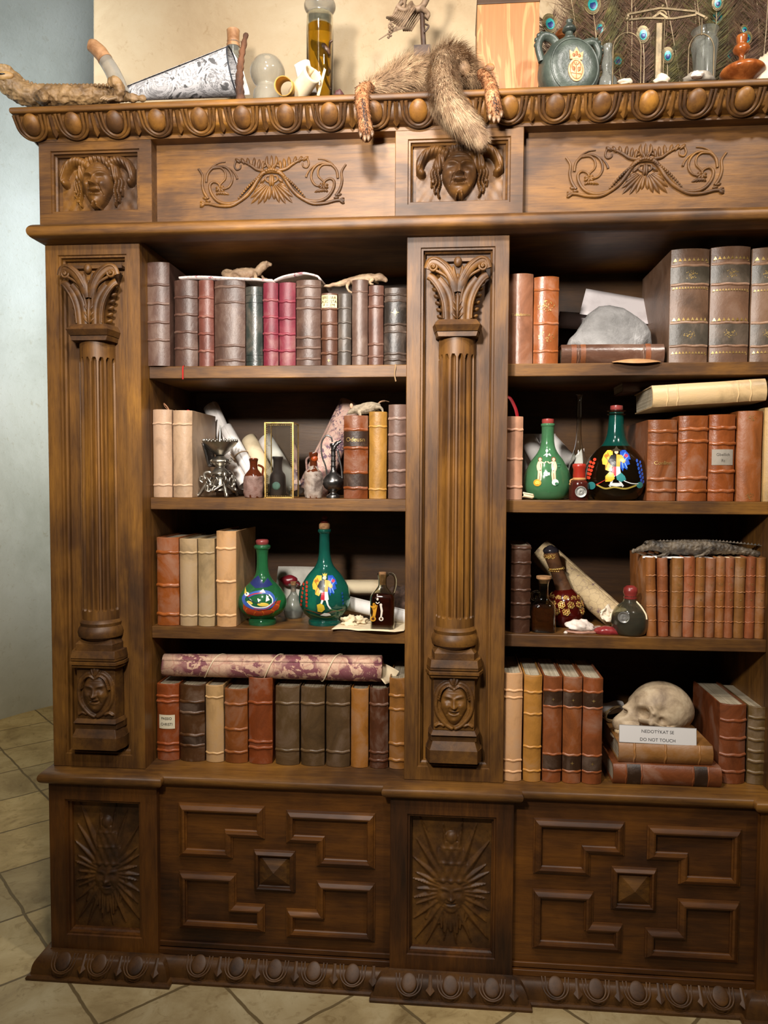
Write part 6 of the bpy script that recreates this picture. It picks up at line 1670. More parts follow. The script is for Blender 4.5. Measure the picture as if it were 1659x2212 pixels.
# -- lowest shelf: the skull, the notice
def skull():
    Y = .120; m_ = mpp(Y); c = Vector(P3(1426, 1533, Y))
    BONE = mk('old_bone', S(126, 106, 84), S(178, 156, 126), 26, .6, .5, .0014, 90, c3=S(206, 186, 154), lo=.3, hi=.52)
    R = thing('human_skull', 'yellowed human skull in profile resting on two lying books', 'skull', (c.x, Y, z_skull), (0, 0, 0.16))
    hz = c.z-z_skull
    sf, ss, su = 66*m_, 56*m_, 60*m_
    def D(f, s, u): return Vector((-f, -s, u)).normalized()
    bumps = [(D(.96, 0, -.12), .020, .24), (D(.94, 0, -.34), .036, .24), (D(.80, 0, -.60), .016, .24), (D(.93, .0, .22), .004, .2), (D(.98, 0, .08), .008, .10)]
    for s in (-1, 1):
        bumps += [(D(.84, .36*s, .22), .006, .13), (D(.84, .50*s, .03), -.046, .165), (D(.58, .80*s, .12), .008, .09), (D(.60, .74*s, -.20), .013, .13), (D(.34, .90*s, -.16), -.015, .14), (D(.36, .85*s, .16), -.007, .2), (D(.66, .50*s, -.52), -.022, .17), (D(.25, .66*s, -.62), -.026, .22), (D(-.22, .75*s, -.62), .014, .14)]
    bumps += [(D(.99, .05, -.04), -.022, .075), (D(.99, -.05, -.04), -.022, .075), (D(-.9, 0, -.35), .006, .3), (D(.2, 0, -1), -.020, .4)]
    b = B(); n, k = 150, 100; vs = []
    for j in range(k+1):
        th = PI*j/k
        for i in range(n):
            a = 2*PI*i/n; d = Vector((math.sin(th)*math.cos(a), math.sin(th)*math.sin(a), math.cos(th)))
            r = 1/math.sqrt((d.x/(sf*1.0))**2+(d.y/ss)**2+(d.z/su)**2)
            if d.x > 0: r *= 1+.06*d.x*(1-abs(d.z))
            if d.z < -0.2: r *= 1-.14*(-d.z-.2)
            for bd, A, sg in bumps:
                an = d.angle(bd); r += A*math.exp(-(an/sg)**2)
            r += .0006*mnoise.noise(d*9)
            vs.append(d*r+Vector((0, 0, hz)))
    b.add(vs, [(j*n+i, (j+1)*n+i, (j+1)*n+(i+1) % n, j*n+(i+1) % n) for j in range(k) for i in range(n)])
    SK = b
    L = lambda px, py, s=0.0: Vector(((px-1426)*m_, -s, (1533-py)*m_+hz))
    for s in (-1, 1):
        b = SK
        b.tube(spline([L(1368, 1545, .030*s), L(1384, 1545, .047*s), L(1400, 1550, .056*s), L(1420, 1556, .058*s), L(1438, 1554, .052*s)], 5), lerp_list([.007, .0075, .0042, .0036, .005], 21), 10, (.6, 1.2))
        b.tube(spline([L(1384, 1543, .046*s), L(1389, 1528, .050*s), L(1384, 1513, .046*s)], 5), [.0042]*11, 8)
    def jaw(r, z, t): return Vector((-(.101-.036*t*t)+r, -.026*math.sin(t*1.45), z))
    b = B()
    for i in range(14):
        t = -1+2*i/13
        b.ell(jaw(0, hz-.0345, t), (.0034, .0034, .0056), 8, 6); b.ell(jaw(-.003, hz-.0475, t), (.003, .003, .005), 8, 6)
    b.build('teeth', mk('tooth_ivory', S(196, 170, 128), S(226, 206, 168), 30, .35, .2), R, smooth=80)
    SK.tube(spline([jaw(.005, hz-.027, -1+2*i/8) for i in range(9)], 3), .0068, 10)
    SK.v = [(p[0], p[1], max(p[2], .0015)) for p in SK.v]
    o = SK.build('cranium', BONE, R, smooth=180, remesh=.0015)
    dg = bpy.context.evaluated_depsgraph_get(); dg.update(); m2 = bpy.data.meshes.new_from_object(o.evaluated_get(dg)); o.modifiers.clear(); o.data = m2; m2.shade_smooth()
    b = B(); zb_ = hz-.058
    b.tube(spline([Vector((.004, .048, hz-.030)), Vector((-.008, .047, hz-.048)), Vector((-.055, .036, zb_)), Vector((-.096, .016, zb_)), Vector((-.104, 0, zb_)), Vector((-.096, -.016, zb_)), Vector((-.055, -.036, zb_)), Vector((-.008, -.047, hz-.048)), Vector((.004, -.048, hz-.030))], 6), lerp_list([.005, .008, .009, .0105, .011, .0105, .009, .008, .005], 49), 12, (.55, 1.1), ref=(0, 0, 1))
    b.build('jawbone', BONE, R, smooth=80)
    return R
skull()
sg0, sg1 = Vector(P3(1337, 1610, .034)), Vector(P3(1505, 1615, .034))
R = thing('notice_card', 'white printed notice card reading DO NOT TOUCH in front of the skull', 'sign', (sg0.x, .0345, z_skull+.0012), (math.radians(-9), 0.02, 0))
w_ = (sg1-sg0).length; h_ = 37*mpp(.034)
b = B(); b.box(0, w_, 0, .0008, 0, h_); b.build('card', paint(214, 210, 206, .6), R, smooth=0)
b = B(); e = .0009
for q in ((0, w_, 0, e), (0, w_, h_-e, h_), (0, e, 0, h_), (w_-e, w_, 0, h_)): b.box(q[0], q[1], -.0002, .0001, q[2], q[3])
b.build('printed_border', paint(150, 146, 142, .6), R, smooth=0)
for i, (t_, zf) in enumerate((('NEDOTÝKAT SE', .68), ('DO NOT TOUCH', .22))):
    v, f = text_geo(t_, .0098); b = B(); b.add([(w_*.5+x, -.0003, h_*zf+y) for x, y in v], f); b.build('lettering', paint(34, 32, 34, .6), R, smooth=0)
# white wrapped bone with twine behind the jaw
o = Vector(P3(1310, 1548, .17)); 
o = Vector(P3(1308, 1548, .20))
R = thing('wrapped_bundle', 'white rolled bundle tied with twine between the red-brown book and the skull', 'bundle', (o.x, .20, z_skull))
b = B(); b.tube(spline([(-.010, 0, .024), (.008, 0, .026), (.026, .004, .030), (.040, .008, .030)], 5), lerp_list([.013, .014, .015, .013], 16), 16); b.build('roll', WHITE, R, smooth=60, noisy=.001, nscale=60)
b = B()
for k in range(4): b.tube(spline([(.022+.012*k*.3, -.016, .038), (.004-.006*k, -.024, .030-.004*k), (-.004+.003*k, -.030, .008), (.010+.012*k, -.028, .002+.001*k), (.026, -.018, .006)], 6), .0014, 7)
b.build('twine', mk('twine', S(150, 120, 80), S(200, 170, 120), 80, .8), R, smooth=80)
# ------------------------------------------------------------------ things on top of the case
ZT = 1.9853
def topx(px, Y): return xz(px, ZT+.03, Y)
def hpx(py, px, Y): return PZ(px, py, Y)-ZT
def ybt(px, Y): return proj((topx(px, Y), Y, ZT))[1]
# dried caiman with its head over the left end
CAI = mk('caiman_hide', S(96, 72, 46), S(148, 116, 76), 20, .55, .8, .0025, 90, c3=S(176, 142, 96), lo=.34, hi=.56)
Y = .05
cai = creature('dried_caiman', 'brown dried caiman lying along the left corner of the bookcase top, head jutting out', 'caiman',
  liz([(-52, 178, -.02, 8), (-34, 172, -.02, 15), (-14, 168, -.01, 22), (8, 168, 0, 27), (28, 184, 0, 27), (52, 202, 0, 25), (90, 207, 0, 23), (150, 206, 0, 22), (205, 205, .01, 20), (250, 207, .03, 15), (285, 211, .04, 9), (310, 213, .045, 6)], Y),
  [liz(l, Y) for l in ([(238, 216, -.01, 9), (255, 208, -.02, 11), (258, 192, -.025, 12), (250, 178, -.03, 11), (242, 174, -.03, 8), (240, 184, -.034, 5)], [(88, 212, -.02, 14), (92, 206, -.036, 13), (96, 214, -.04, 8)], [(262, 214, -.02, 6), (240, 213, -.035, 4), (222, 215, -.04, 2.5)])],
  CAI, .0022, extra=[(P3(14, 150, .035), (.014, .011, .009)), (P3(-40, 160, .03), (.010, .012, .008))], noisy=.0018, nscale=90)
b = B()
for i in range(26):
    t = i/25; px = 34+t*215; 
    for k in range(3):
        q = P3(px, 184-(0 if px > 80 else (80-px)*.35)+k*3, Y+(-.006+.012*k)); b.ell(q, (.0042, .0036, .0040), 7, 5)
b.build('back_scutes', CAI, cai, smooth=60)
b = B(); q = P3(10, 164, .024); b.ell(q, (.022, .007, .010), 16, 8); b.build('eye_socket', mk('pale_hide', S(150, 112, 64), S(190, 150, 96), 30, .5, .4), cai, smooth=80)
b = B(); b.ell(P3(4, 160, .018), (.009, .003, .0022), 12, 6); b.build('eye_slit', mk('eye_black2', S(20, 14, 10), S(34, 24, 16), 10, .3, 0), cai, smooth=80)
b = B()
for k in range(4): b.tube(spline([P3(240+4*k, 211, .012-.004*k), P3(226+3*k, 209+2*k, .008-.004*k), P3(216+5*k, 214+k, .004-.004*k)], 4), [.0042-.0003*i for i in range(9)], 7)
b.build('claw', mk('claw_horn', S(110, 86, 58), S(160, 130, 94), 40, .4, .3), cai, smooth=80)
# glass horn with leather cap
Y = .085
HRN = glass('milky_glass', (236, 232, 224), .55, (196, 186, 170), rough=.12); LCAP = mk('leather_cap', S(142, 98, 62), S(192, 146, 104), 40, .55, .5)
R = thing('glass_horn', 'curved milky glass horn with tan leather cap rising behind the caiman leg', 'horn', (topx(258, Y), Y, ZT))
o = R.location
b = B(); b.tube(spline([P3(262, 206, Y, o), P3(254, 180, Y, o), P3(240, 150, Y, o), P3(222, 122, Y, o)], 6), [19*mpp(Y)-.0045*i/18 for i in range(19)], 18); b.build('glass_tube', HRN, R, smooth=80)
b = B(); b.tube(spline([P3(228, 130, Y, o), P3(216, 113, Y, o), P3(204, 102, Y, o), P3(195, 99, Y, o)], 5), lerp_list([.0168, .0168, .0160, .0135], 16), 18); b.tube(spline([P3(228, 130, Y, o), P3(226, 127, Y, o)], 2), .0176, 18)
b.build('leather_cap', LCAP, R, smooth=60, noisy=.0012, nscale=60)
# engraving
s = NT('black_engraving'); v = s.coords((1, 1, 1), rnd=False)
w1 = s.noise(v, 15, 4, .6, 2.8); w2 = s.noise(v, 90, 4, .7, 3.0); w3 = s.noise(v, 9, 2, .5)
ink = s.ramp(w1, [(.40, (0, 0, 0)), (.45, (1, 1, 1)), (.52, (1, 1, 1)), (.56, (.2, .2, .2)), (.60, (.85, .85, .85))])
hat = s.ramp(w2, [(.42, (.45, .45, .45)), (.5, (1, 1, 1))])
reg = s.ramp(w3, [(.45, (0, 0, 0)), (.55, (1, 1, 1))])
col = s.mix(1.0, s.mix(reg, (1, 1, 1, 1), hat), ink, 'MULTIPLY')
col = s.mix(1.0, s.mix(.82, S(228, 228, 230), col, 'MULTIPLY'), S(234, 232, 232), 'MULTIPLY')
s.base(col); s.set(Roughness=.7, Specular_IOR_Level=.3); ENG = s.m
Y = .13
A_, E_ = Vector(P3(262, 206, Y)), Vector(P3(506, 156, Y))
R = scroll('engraving_roll', 'rolled white sheet with a black engraving, cone shaped, behind the caiman', 'engraving', A_, E_, .014, 1.7, ENG, r1=.054, gap=.0022, start=-2.2)
b = B(); L = (E_-A_).length; b.tube([(.0535*math.cos(i*2*PI/40), .0535*math.sin(i*2*PI/40), L) for i in range(34)], .0016, 6); b.build('dark_edge', paint(40, 44, 52, .7), R, smooth=80)
card('paper_sheet', 'plain white sheet standing right behind the bark stick', [(500, 108), (522, 140), (541, 205), (500, 205)], .19, WHITE)
# parchment-topped tube
Y = .225; m = mpp(Y); R = thing('glass_tube_vial', 'upright glass tube capped with bound parchment behind the engraving', 'vial', (topx(505, Y), Y, ZT)); H = lambda y: hpx(y, 505, Y)
b = B(); b.lathe(shell([(13*m, 0), (13.5*m, .003), (13*m, H(98)), (12.5*m, H(86))], .0015), 28); b.build('glass_body', FRO, R, smooth=60)
b = B(); b.lathe([(13.8*m, H(102)), (14.4*m, H(97)), (12.6*m, H(93)), (13.8*m, H(90)), (12.8*m, H(86)), (13.2*m, H(70)), (13.8*m, H(66)), (12.6*m, H(65)), (9*m, H(71)), (.0002, H(73))], 28); b.build('parchment_cap', LCAP, R, smooth=40, noisy=.001, nscale=80)
BARK = mk('bark', S(56, 34, 22), S(112, 72, 46), 30, .8, 1.0, .004, 70, (1, 1, .4))
Y = .075; b = B(); P = spline([P3(520, 214, Y), P3(517, 180, Y), P3(519, 145, Y), P3(524, 110, Y), P3(532, 72, Y)], 8); P[0].z = min(P[0].z, ZT+.001)
b.tube([p-Vector(P[0]) for p in P], [.0105-.0052*i/32+.0012*math.sin(i*1.7) for i in range(33)], 12)
for i in range(14): p = P[14+i]-Vector(P[0]); b.add([(p.x+.006*(-1)**i, p.y-.004, p.z), (p.x+.010*(-1)**i, p.y, p.z+.009), (p.x+.004*(-1)**i, p.y+.003, p.z+.002)], [(0, 1, 2)])
tag(b.build('bark_stick', BARK, None, smooth=60, noisy=.0012, nscale=80, loc=P[0]), 'upright rough bark stick in front of the opening of the engraving roll', 'stick')
R, p = simple_bottle('bell_jar', 'small milky glass bell jar beside the yellow scroll', 578, ybt(578, .13), .13, ZT, [(30, ybt(578, .13)), (30, 206), (26, 197), (24, 190), (30, 181), (36.5, 166), (36, 152), (29, 138), (21, 131), (8, 128)], glass('milky_jar', (240, 238, 230), .35, (196, 188, 170), rough=.06), cat='jar', t=.0014)
tag(stone('shell', 'small brown shell between the bark stick and the bell jar', (topx(546, .13), .13, ZT), (.010, .012, .024), mk('brown_shell', S(112, 78, 56), S(164, 124, 92), 40, .5, .5), 3, .3, n=18), 'small brown shell between the bark stick and the bell jar', 'shell')
def top_scroll(name, label, p0, p1, Ya, Yb, r, mat, turns=2.0, **k):
    a, b_ = Vector(P3(*p0, Ya)), Vector(P3(*p1, Yb)); return scroll(name, label, 'scroll', a, b_, r, turns, mat, **k)
YEL = paper('yellow_parchment', (216, 178, 98), (176, 132, 60))
top_scroll('parchment_scroll', 'yellow parchment scroll with its open end facing out, beside the bell jar', (624, 195), (612, 185), .12, .025, .0205, YEL, start=.6)
top_scroll('parchment_scroll', 'white paper scroll leaning up to the left against the specimen jar', (668, 206), (652, 136), .135, .115, .019, WHITE, start=2.2)
top_scroll('parchment_scroll', 'cream paper scroll with wide open end, in front of the specimen jar', (640, 208), (676, 158), .10, .055, .0215, CREAM, start=1.0)
card('paper_slip', 'slim cream slip leaning right of the wide cream scroll', [(700, 146), (704, 150), (690, 208), (684, 206)], .085, CREAM)
# specimen jar
Y = .17; m = mpp(Y); X = topx(691, Y); R = thing('specimen_jar', 'tall stoppered specimen jar of yellow spirit with a dark specimen', 'specimen jar', (X, Y, ZT)); H = lambda y: hpx(y, 691, Y)
b = B(); b.lathe(shell([(27*m, 0), (28.5*m, .003), (28.5*m, H(52)), (28*m, H(40)), (27.5*m, H(34))], .0022), 48); b.build('glass_body', glass('jar_glass', (238, 240, 232)), R, smooth=60)
b = B(); b.lathe(smooth_prof([(21*m, H(53)), (24*m, H(46)), (25*m, H(32)), (29*m, H(26)), (33*m, H(18)), (33*m, H(10)), (28*m, H(6)), (4*m, H(5))], 4), 48); b.build('glass_stopper', glass('stopper_glass', (236, 234, 226), .30, (190, 184, 168), rough=.05), R, smooth=60)
b = B(); b.lathe([(26*m, .0035), (26.2*m, .006), (26.2*m, H(60)), ], 48); b.build('yellow_spirit', glass('yellow_spirit', (240, 186, 46), .22, (222, 160, 30)), R, smooth=60)
SPEC = mk('dark_specimen', S(44, 26, 14), S(86, 54, 28), 30, .4, .5)
b = B(); q = lambda px, py, dy=0: (P3(px, py, Y-.012+dy)[0]-X, -.014+dy, PZ(px, py, Y)-ZT)
b.tube(spline([q(676, 97), q(684, 108), q(696, 116), q(706, 122), q(712, 128)], 5), lerp_list([.003, .012, .0175, .014, .006], 21), 14, (.6, 1)); b.tube(spline([q(710, 116), q(712, 100), q(718, 95)], 4), .003, 8)
b.tube(spline([q(700, 126), q(704, 150), q(710, 160), q(704, 168), q(700, 150)], 5), .0045, 9); b.tube(spline([q(684, 122), q(694, 150), q(704, 184), q(714, 200)], 5), .0032, 8)
b.add([q(675, 92), q(690, 104), q(678, 108)], [(0, 1, 2)])
b.build('preserved_specimen', SPEC, R, smooth=80)
for i, (px, py, r, c) in enumerate(((732, 186, .010, (86, 48, 44)), (744, 192, .010, (206, 190, 170)), (736, 196, .009, (196, 176, 150)))):
    lb = ('small dark red shell at the foot of the specimen jar', 'white knuckle bone beside the specimen jar, nearest the fox paw', 'small beige bone chip under the dark red shell')[i]
    stone('shell' if i == 0 else 'bone_fragment', lb, (topx(px, .06), .06+.022*(i % 2), ZT+(.012 if i == 0 else 0)), (r, r, r), mk('bonebit%d' % i, tuple(x*.6 for x in srgb(*c)[:3])+(1,), srgb(*c), 50, .6, .6), i+2, .4, n=16, cat='shell' if i == 0 else 'bone')
# bird skeleton on its stand
Y = .20; BON = mk('dry_brown_bone', S(96, 76, 58), S(150, 124, 98), 40, .6, .5); DKW = mk('dark_stand', S(46, 32, 24), S(84, 62, 48), 30, .5, .4)
R = thing('bird_skeleton', 'brown bird skeleton mounted on a dark post in front of the wall', 'skeleton', (topx(912, Y), Y, ZT)); o = R.location
b = B(); b.tube([P3(915, 178, Y, o), P3(915, 100, Y, o), P3(913, 60, Y, o), P3(912, 22, Y, o)], .0062, 10); z0 = -(o.z-ZT)
b.box(-.020, .018, -.016, .016, hpx(128, 915, Y), hpx(104, 915, Y)); b.box(-.012, .012, -.012, .012, 0, hpx(128, 915, Y)); b.build('stand_post', DKW, R, smooth=40, noisy=.001, nscale=60)
b = B(); b.tube(spline([P3(918, 52, Y-.01, o), P3(926, 56, Y-.012, o), P3(922, 64, Y-.01, o), P3(916, 70, Y-.01, o)], 5), .0022, 7); b.build('clamp', DKW, R, smooth=80)
def bone(pts, r, nm): 
    b = B(); P = spline([P3(px, py, Y+dy, o) for px, py, dy in pts], 5); n = len(P)
    b.tube(P, [r*(1+.6*abs(2*i/(n-1)-1)**3) for i in range(n)], 9); return b.build(nm, BON, R, smooth=80)
bone([(928, -40, 0), (924, -10, 0), (912, 14, 0), (896, 20, 0), (884, 12, -.01)], .0075, 'backbone')
bone([(912, 18, -.01), (925, 30, -.02), (920, 40, -.02)], .005, 'thigh_bone'); bone([(880, -20, .0), (872, 5, -.01), (868, 22, -.01)], .0065, 'thigh_bone')
for k in range(9): bone([(896-4*k, 18-1.5*k, -.012+.003*k), (882-4*k, 40-k, -.028), (868-4*k, 62-3*k, -.018+.002*k)], .0019, 'rib')
for k in range(5): bone([(916-5*k, 24, .012), (900-5*k, 48, .02), (888-4*k, 66, .012)], .0017, 'rib')
bone([(868, 4, -.02), (860, 14, -.02), (852, 30, -.02), (850, 40, -.02)], .004, 'wing_bone'); bone([(858, 14, -.02), (872, 22, -.02), (884, 18, -.01)], .005, 'shoulder_bone')
b = B()
for i in range(9): b.ell(P3(844+(i % 2)*4-i*.6, 52+i*3.6, Y-.03, o), (.0036, .003, .0028), 8, 5)
for i in range(5): b.tube(spline([P3(850+6*i, 56+i, Y-.02, o), P3(846-i, 64+2*i, Y-.02, o), P3(838-5*i, 74+3*i, Y-.02, o)], 4), .0011, 6)
b.tube([P3(848+9*math.cos(t), 56+9*math.sin(t), Y-.02, o) for t in [k*.55 for k in range(10)]], .0016, 6)
b.build('claw_bones', BON, R, smooth=80)
# fox pelt
def fur(b, centers, n, length, drift, seed, w=.0011, jit=.5):
    """tapered hair blades on tapered tubes: centers [(point, radius)] in order"""
    rg = random.Random(seed); k = len(centers)-1
    for _ in range(n):
        t = rg.random()*k; i = int(t); f = t-i
        p = centers[i][0].lerp(centers[i+1][0], f); r = centers[i][1]*(1-f)+centers[i+1][1]*f
        ax = (centers[i+1][0]-centers[i][0]).normalized(); u = ax.orthogonal().normalized(); v = ax.cross(u)
        a = rg.random()*2*PI; nn = u*math.cos(a)+v*math.sin(a)
        q = p+nn*r*(.75+.2*rg.random()); L = length*(.6+.7*rg.random())
        d = (nn*.55+ax*drift+Vector((rg.gauss(0, jit*.5), rg.gauss(0, jit*.5), rg.gauss(0, jit*.5)-.12))).normalized()
        s = d.cross(nn); s = s.normalized() if s.length > 1e-4 else u
        ww = w*(.7+.6*rg.random()); e = q+d*L*.55; tip = e+(d+Vector((0, 0, -.35))+ax*.3).normalized()*L*.45
        b.add([q-s*ww, q+s*ww, e+s*ww*.7, e-s*ww*.7, tip], [(0, 1, 2, 3), (3, 2, 4)])
def fur_mat(name, a, b_, c):
    s = NT(name); v = s.coords(rnd=False); n = s.noise(v, 38, 4, .7, .5); n2 = s.noise(v, 420, 2, .5)
    s.base(s.ramp(s.math('ADD', s.math('MULTIPLY', n, .75), s.math('MULTIPLY', n2, .25)), [(.34, srgb(*a)), (.5, srgb(*b_)), (.64, srgb(*c))])); s.set(Roughness=.6, Specular_IOR_Level=.25); return s.m
FX = fur_mat('fox_grey_fur', (100, 78, 58), (150, 120, 90), (194, 166, 130)); FXT = fur_mat('fox_tail_fur', (104, 80, 60), (162, 132, 102), (206, 182, 148)); FXO = fur_mat('fox_leg_fur', (70, 46, 33), (140, 92, 58), (196, 152, 110)); FXD = fur_mat('fox_dark_fur', (36, 24, 18), (62, 42, 32), (90, 64, 48))
R = thing('fox_pelt', 'fox pelt lying on the bookcase top with bushy tail and two paws hanging down', 'fox pelt', (topx(930, .06), .06, ZT)); o = Vector(R.location)
Q = lambda px, py, Y: Vector(P3(px, py, Y))-o
def furred(nm, pts, n, L, drift, mat, seed, core=.8, w=.0011, jit=.5):
    P = spline([(*q, r) for q, r in pts], 5); cs = [(Vector(p[:3]), p[3]) for p in P]
    b = B(); b.tube([c for c, r in cs], [r*core for c, r in cs], 14); b.ell(cs[0][0], (cs[0][1]*core,)*3, 10, 6); b.ell(cs[-1][0], (cs[-1][1]*core,)*3, 10, 6)
    fur(b, cs, n, L, drift, seed, w, jit); return b.build(nm, mat, R, smooth=60)
furred('body_fur', [(Q(795, 196, .02), .014), (Q(830, 186, .05), .022), (Q(862, 168, .08), .030), (Q(892, 160, .09), .034), (Q(925, 168, .10), .032), (Q(960, 160, .10), .036), (Q(1000, 168, .09), .026), (Q(1040, 178, .07), .016)], 13000, .030, .5, FX, 1, .8, .00042, .32)
furred('back_fur', [(Q(870, 150, .11), .018), (Q(905, 155, .11), .016), (Q(940, 148, .10), .022), (Q(975, 128, .09), .030), (Q(1000, 148, .06), .022)], 8000, .034, .4, FX, 2, .8, .00042, .32)
furred('tail', [(Q(958, 128, .06), .022), (Q(958, 150, .025), .030), (Q(958, 190, -.045), .032), (Q(968, 222, -.092), .031), (Q(988, 250, -.095), .028), (Q(1008, 270, -.090), .019), (Q(1022, 284, -.085), .010), (Q(1030, 292, -.084), .004)], 17000, .030, 1.2, FXT, 3, .72, .00042, .28)
def paw(pts, seed, claws, dark):
    l = furred('leg', pts, 1100, .007, .9, FXO, seed, .9, .0009, .3)
    b = B(); P = spline([(*(q+Vector((.001, -r*.30, 0))), r*.62) for q, r in pts[1:]], 5); cs = [(Vector(p[:3]), p[3]) for p in P]
    b.tube([c for c, r in cs], [r for c, r in cs], 12); fur(b, cs, 600, .006, .9, seed+9, .0009, .3); d_ = b.build('dark_stripe', FXD, l, smooth=60)
    b = B()
    for (px, py, Y) in claws: b.tube(spline([Q(px, py-5, Y), Q(px, py+2, Y-.004), Q(px, py+7, Y-.002)], 3), [.0040, .0040, .0036, .0028, .002, .0012, .0004], 8)
    b.build('claw', mk('pale_claw', S(84, 62, 46), S(140, 112, 86), 40, .35, .2), l, smooth=80)
paw([(Q(800, 188, .03), .013), (Q(784, 198, -.045), .017), (Q(783, 225, -.085), .0155), (Q(787, 255, -.085), .0145), (Q(790, 280, -.080), .0165), (Q(792, 296, -.078), .012)], 21, ((779, 291, -.086), (788, 300, -.090), (796, 299, -.090), (804, 290, -.086)), 1)
paw([(Q(1040, 160, .05), .012), (Q(1052, 172, .0), .013), (Q(1060, 190, -.045), .016), (Q(1064, 215, -.075), .0165), (Q(1069, 238, -.078), .017), (Q(1072, 252, -.075), .0125)], 22, ((1058, 254, -.088), (1067, 260, -.092), (1077, 259, -.092), (1083, 248, -.086)), 1)
top_scroll('bark_curl', 'small dark brown curled leaf beside the pine box and the right fox paw', (1022, 168), (1014, 118), .12, .13, .010, BARK, 1.5, r1=.004)
# pine box
s = NT('pine'); v = s.coords((7, 7, 1.1), rnd=False); n = s.noise(v, 3.4, 3, .5, 1.4); rings = s.math('SINE', s.math('MULTIPLY', n, 26)); f = s.noise(s.coords((120, 120, 6), rnd=False), 1.5, 3, .6)
col = s.ramp(rings, [(.0, S(160, 106, 60)), (.6, S(174, 122, 74)), (1, S(182, 134, 84))]); col = s.mix(.35, col, s.ramp(f, [(.35, (.72, .6, .46)), (.6, (1, 1, 1))]), 'MULTIPLY')
vo = s.n.new('ShaderNodeTexVoronoi'); vo.inputs['Scale'].default_value = 7.5; s.ln(s.coords((1, 1, .8), rnd=False), vo.inputs['Vector'])
s.base(s.mix(s.ramp(vo.outputs['Distance'], [(.035, (1, 1, 1)), (.07, (0, 0, 0))]), col, S(122, 72, 36))); s.set(Roughness=.45); s.bump(f, .2); PINE = s.m
Y = .135; x0, x1 = topx(1029, Y), topx(1163, Y); h_ = hpx(7, 1095, Y)
R = thing('pine_box', 'tall light pine box standing between the fox pelt and the green flask', 'wooden box', (.5*(x0+x1), Y, ZT)); w_ = .5*(x1-x0)
b = B(); b.box(-w_, w_, 0, .13, 0, h_); b.build('box_body', PINE, R, smooth=0, bevel=.0012)
b = B(); b.box(-w_-.001, w_+.001, -.001, .131, h_, h_+.016); b.build('lid', wood('x', .7, .6, 'dark_lid'), R, smooth=0, bevel=.002)
b = B(); b.ell((-w_+.030, -.0006, hpx(144, 1095, Y)), (.011, .0018, .009), 16, 6); b.build('wood_knot', mk('knot', S(122, 76, 40), S(176, 122, 70), 60, .5, .3), R, smooth=80)
# pilgrim flask
Y = .060; m = mpp(Y); X = topx(1232, Y); cz = hpx(143, 1236, Y)
GRY = mk('green_grey_glaze', S(44, 50, 45), S(68, 76, 68), 16, .38, .6, .003, 40, c3=S(92, 100, 90), lo=.34, hi=.55)
R = thing('pilgrim_flask', 'green grey ceramic pilgrim flask with crest, twin handles and tall stopper', 'flask', (X, Y+.03, ZT), (0, 0, .28))
b = B(); n = 56; rad = 63*m
pf = [(.002, -.036), (rad*.50, -.0385), (rad*.66, -.038), (rad*.78, -.034), (rad*.86, -.030), (rad*.95, -.024), (rad*1.0, -.012), (rad*1.0, .012), (rad*.95, .024), (rad*.8, .032), (.002, .036)]
b.v = [(r*math.cos(i*2*PI/n), y, max(0, cz+r*1.05*math.sin(i*2*PI/n))) for r, y in pf for i in range(n)]
b.f = [(j*n+i, j*n+(i+1) % n, (j+1)*n+(i+1) % n, (j+1)*n+i) for j in range(len(pf)-1) for i in range(n)]; b.mi = [0]*len(b.f)
b.tube([(rad*.82*math.cos(t), -.033, cz+rad*.86*math.sin(t)) for t in [k*2*PI/48 for k in range(49)]], .0022, 7)
b.build('flask_body', GRY, R, smooth=60)
b = B(); H = lambda y: hpx(y, 1232, Y); b.lathe(smooth_prof([(18*m, H(90)), (13*m, H(83)), (10*m, H(76)), (14*m, H(70)), (14*m, H(67)), (9*m, H(62)), (8*m, H(54))], 3), 28); b.build('neck', GRY, R, smooth=60)
b = B(); b.lathe(smooth_prof([(8*m, H(54)), (14*m, H(50)), (14*m, H(45)), (9*m, H(38)), (6*m, H(33)), (7.5*m, H(29)), (6*m, H(26)), (.0003, H(24))], 3), 24); b.build('stopper', GRY, R, smooth=60)
for s_ in (1, -1):
    b = B(); P = spline([(s_*24*m, 0, H(88)), (s_*38*m, 0, H(72)), (s_*58*m, 0, H(70)), (s_*68*m, 0, H(92)), (s_*60*m, 0, H(124))], 7)
    b.tube(P, [.0078]*len(P), 12, (1, 1.3))
    for i in range(4, len(P)-6, 3): b.ell(P[i]+Vector((s_*.006, 0, .006)), (.005, .006, .005), 8, 5)
    b.build('handle', GRY, R, smooth=80)
CRE = mk('crest_cream', S(176, 132, 84), S(220, 190, 142), 90, .5, .6, .001, 200); CRD = mk('crest_brown', S(130, 78, 42), S(170, 110, 64), 60, .5, .3)
b = B(); ell_pts = [(17*m*math.cos(t), cz-.012+23*m*math.sin(t)) for t in [k*2*PI/28 for k in range(28)]]
b.prism(ell_pts, -.0405, -.037, 'xz'); b.prism([(-13*m, cz+.010), (13*m, cz+.010), (15*m, cz+.028), (7*m, cz+.024), (0, cz+.036), (-7*m, cz+.024), (-15*m, cz+.028)], -.0405, -.036, 'xz')
cr = b.build('crest', CRE, R, smooth=30)
b = B(); b.tube([(13.5*m*math.cos(t), -.0405, cz-.012+18.5*m*math.sin(t)) for t in [k*2*PI/28 for k in range(29)]], .0008, 5)
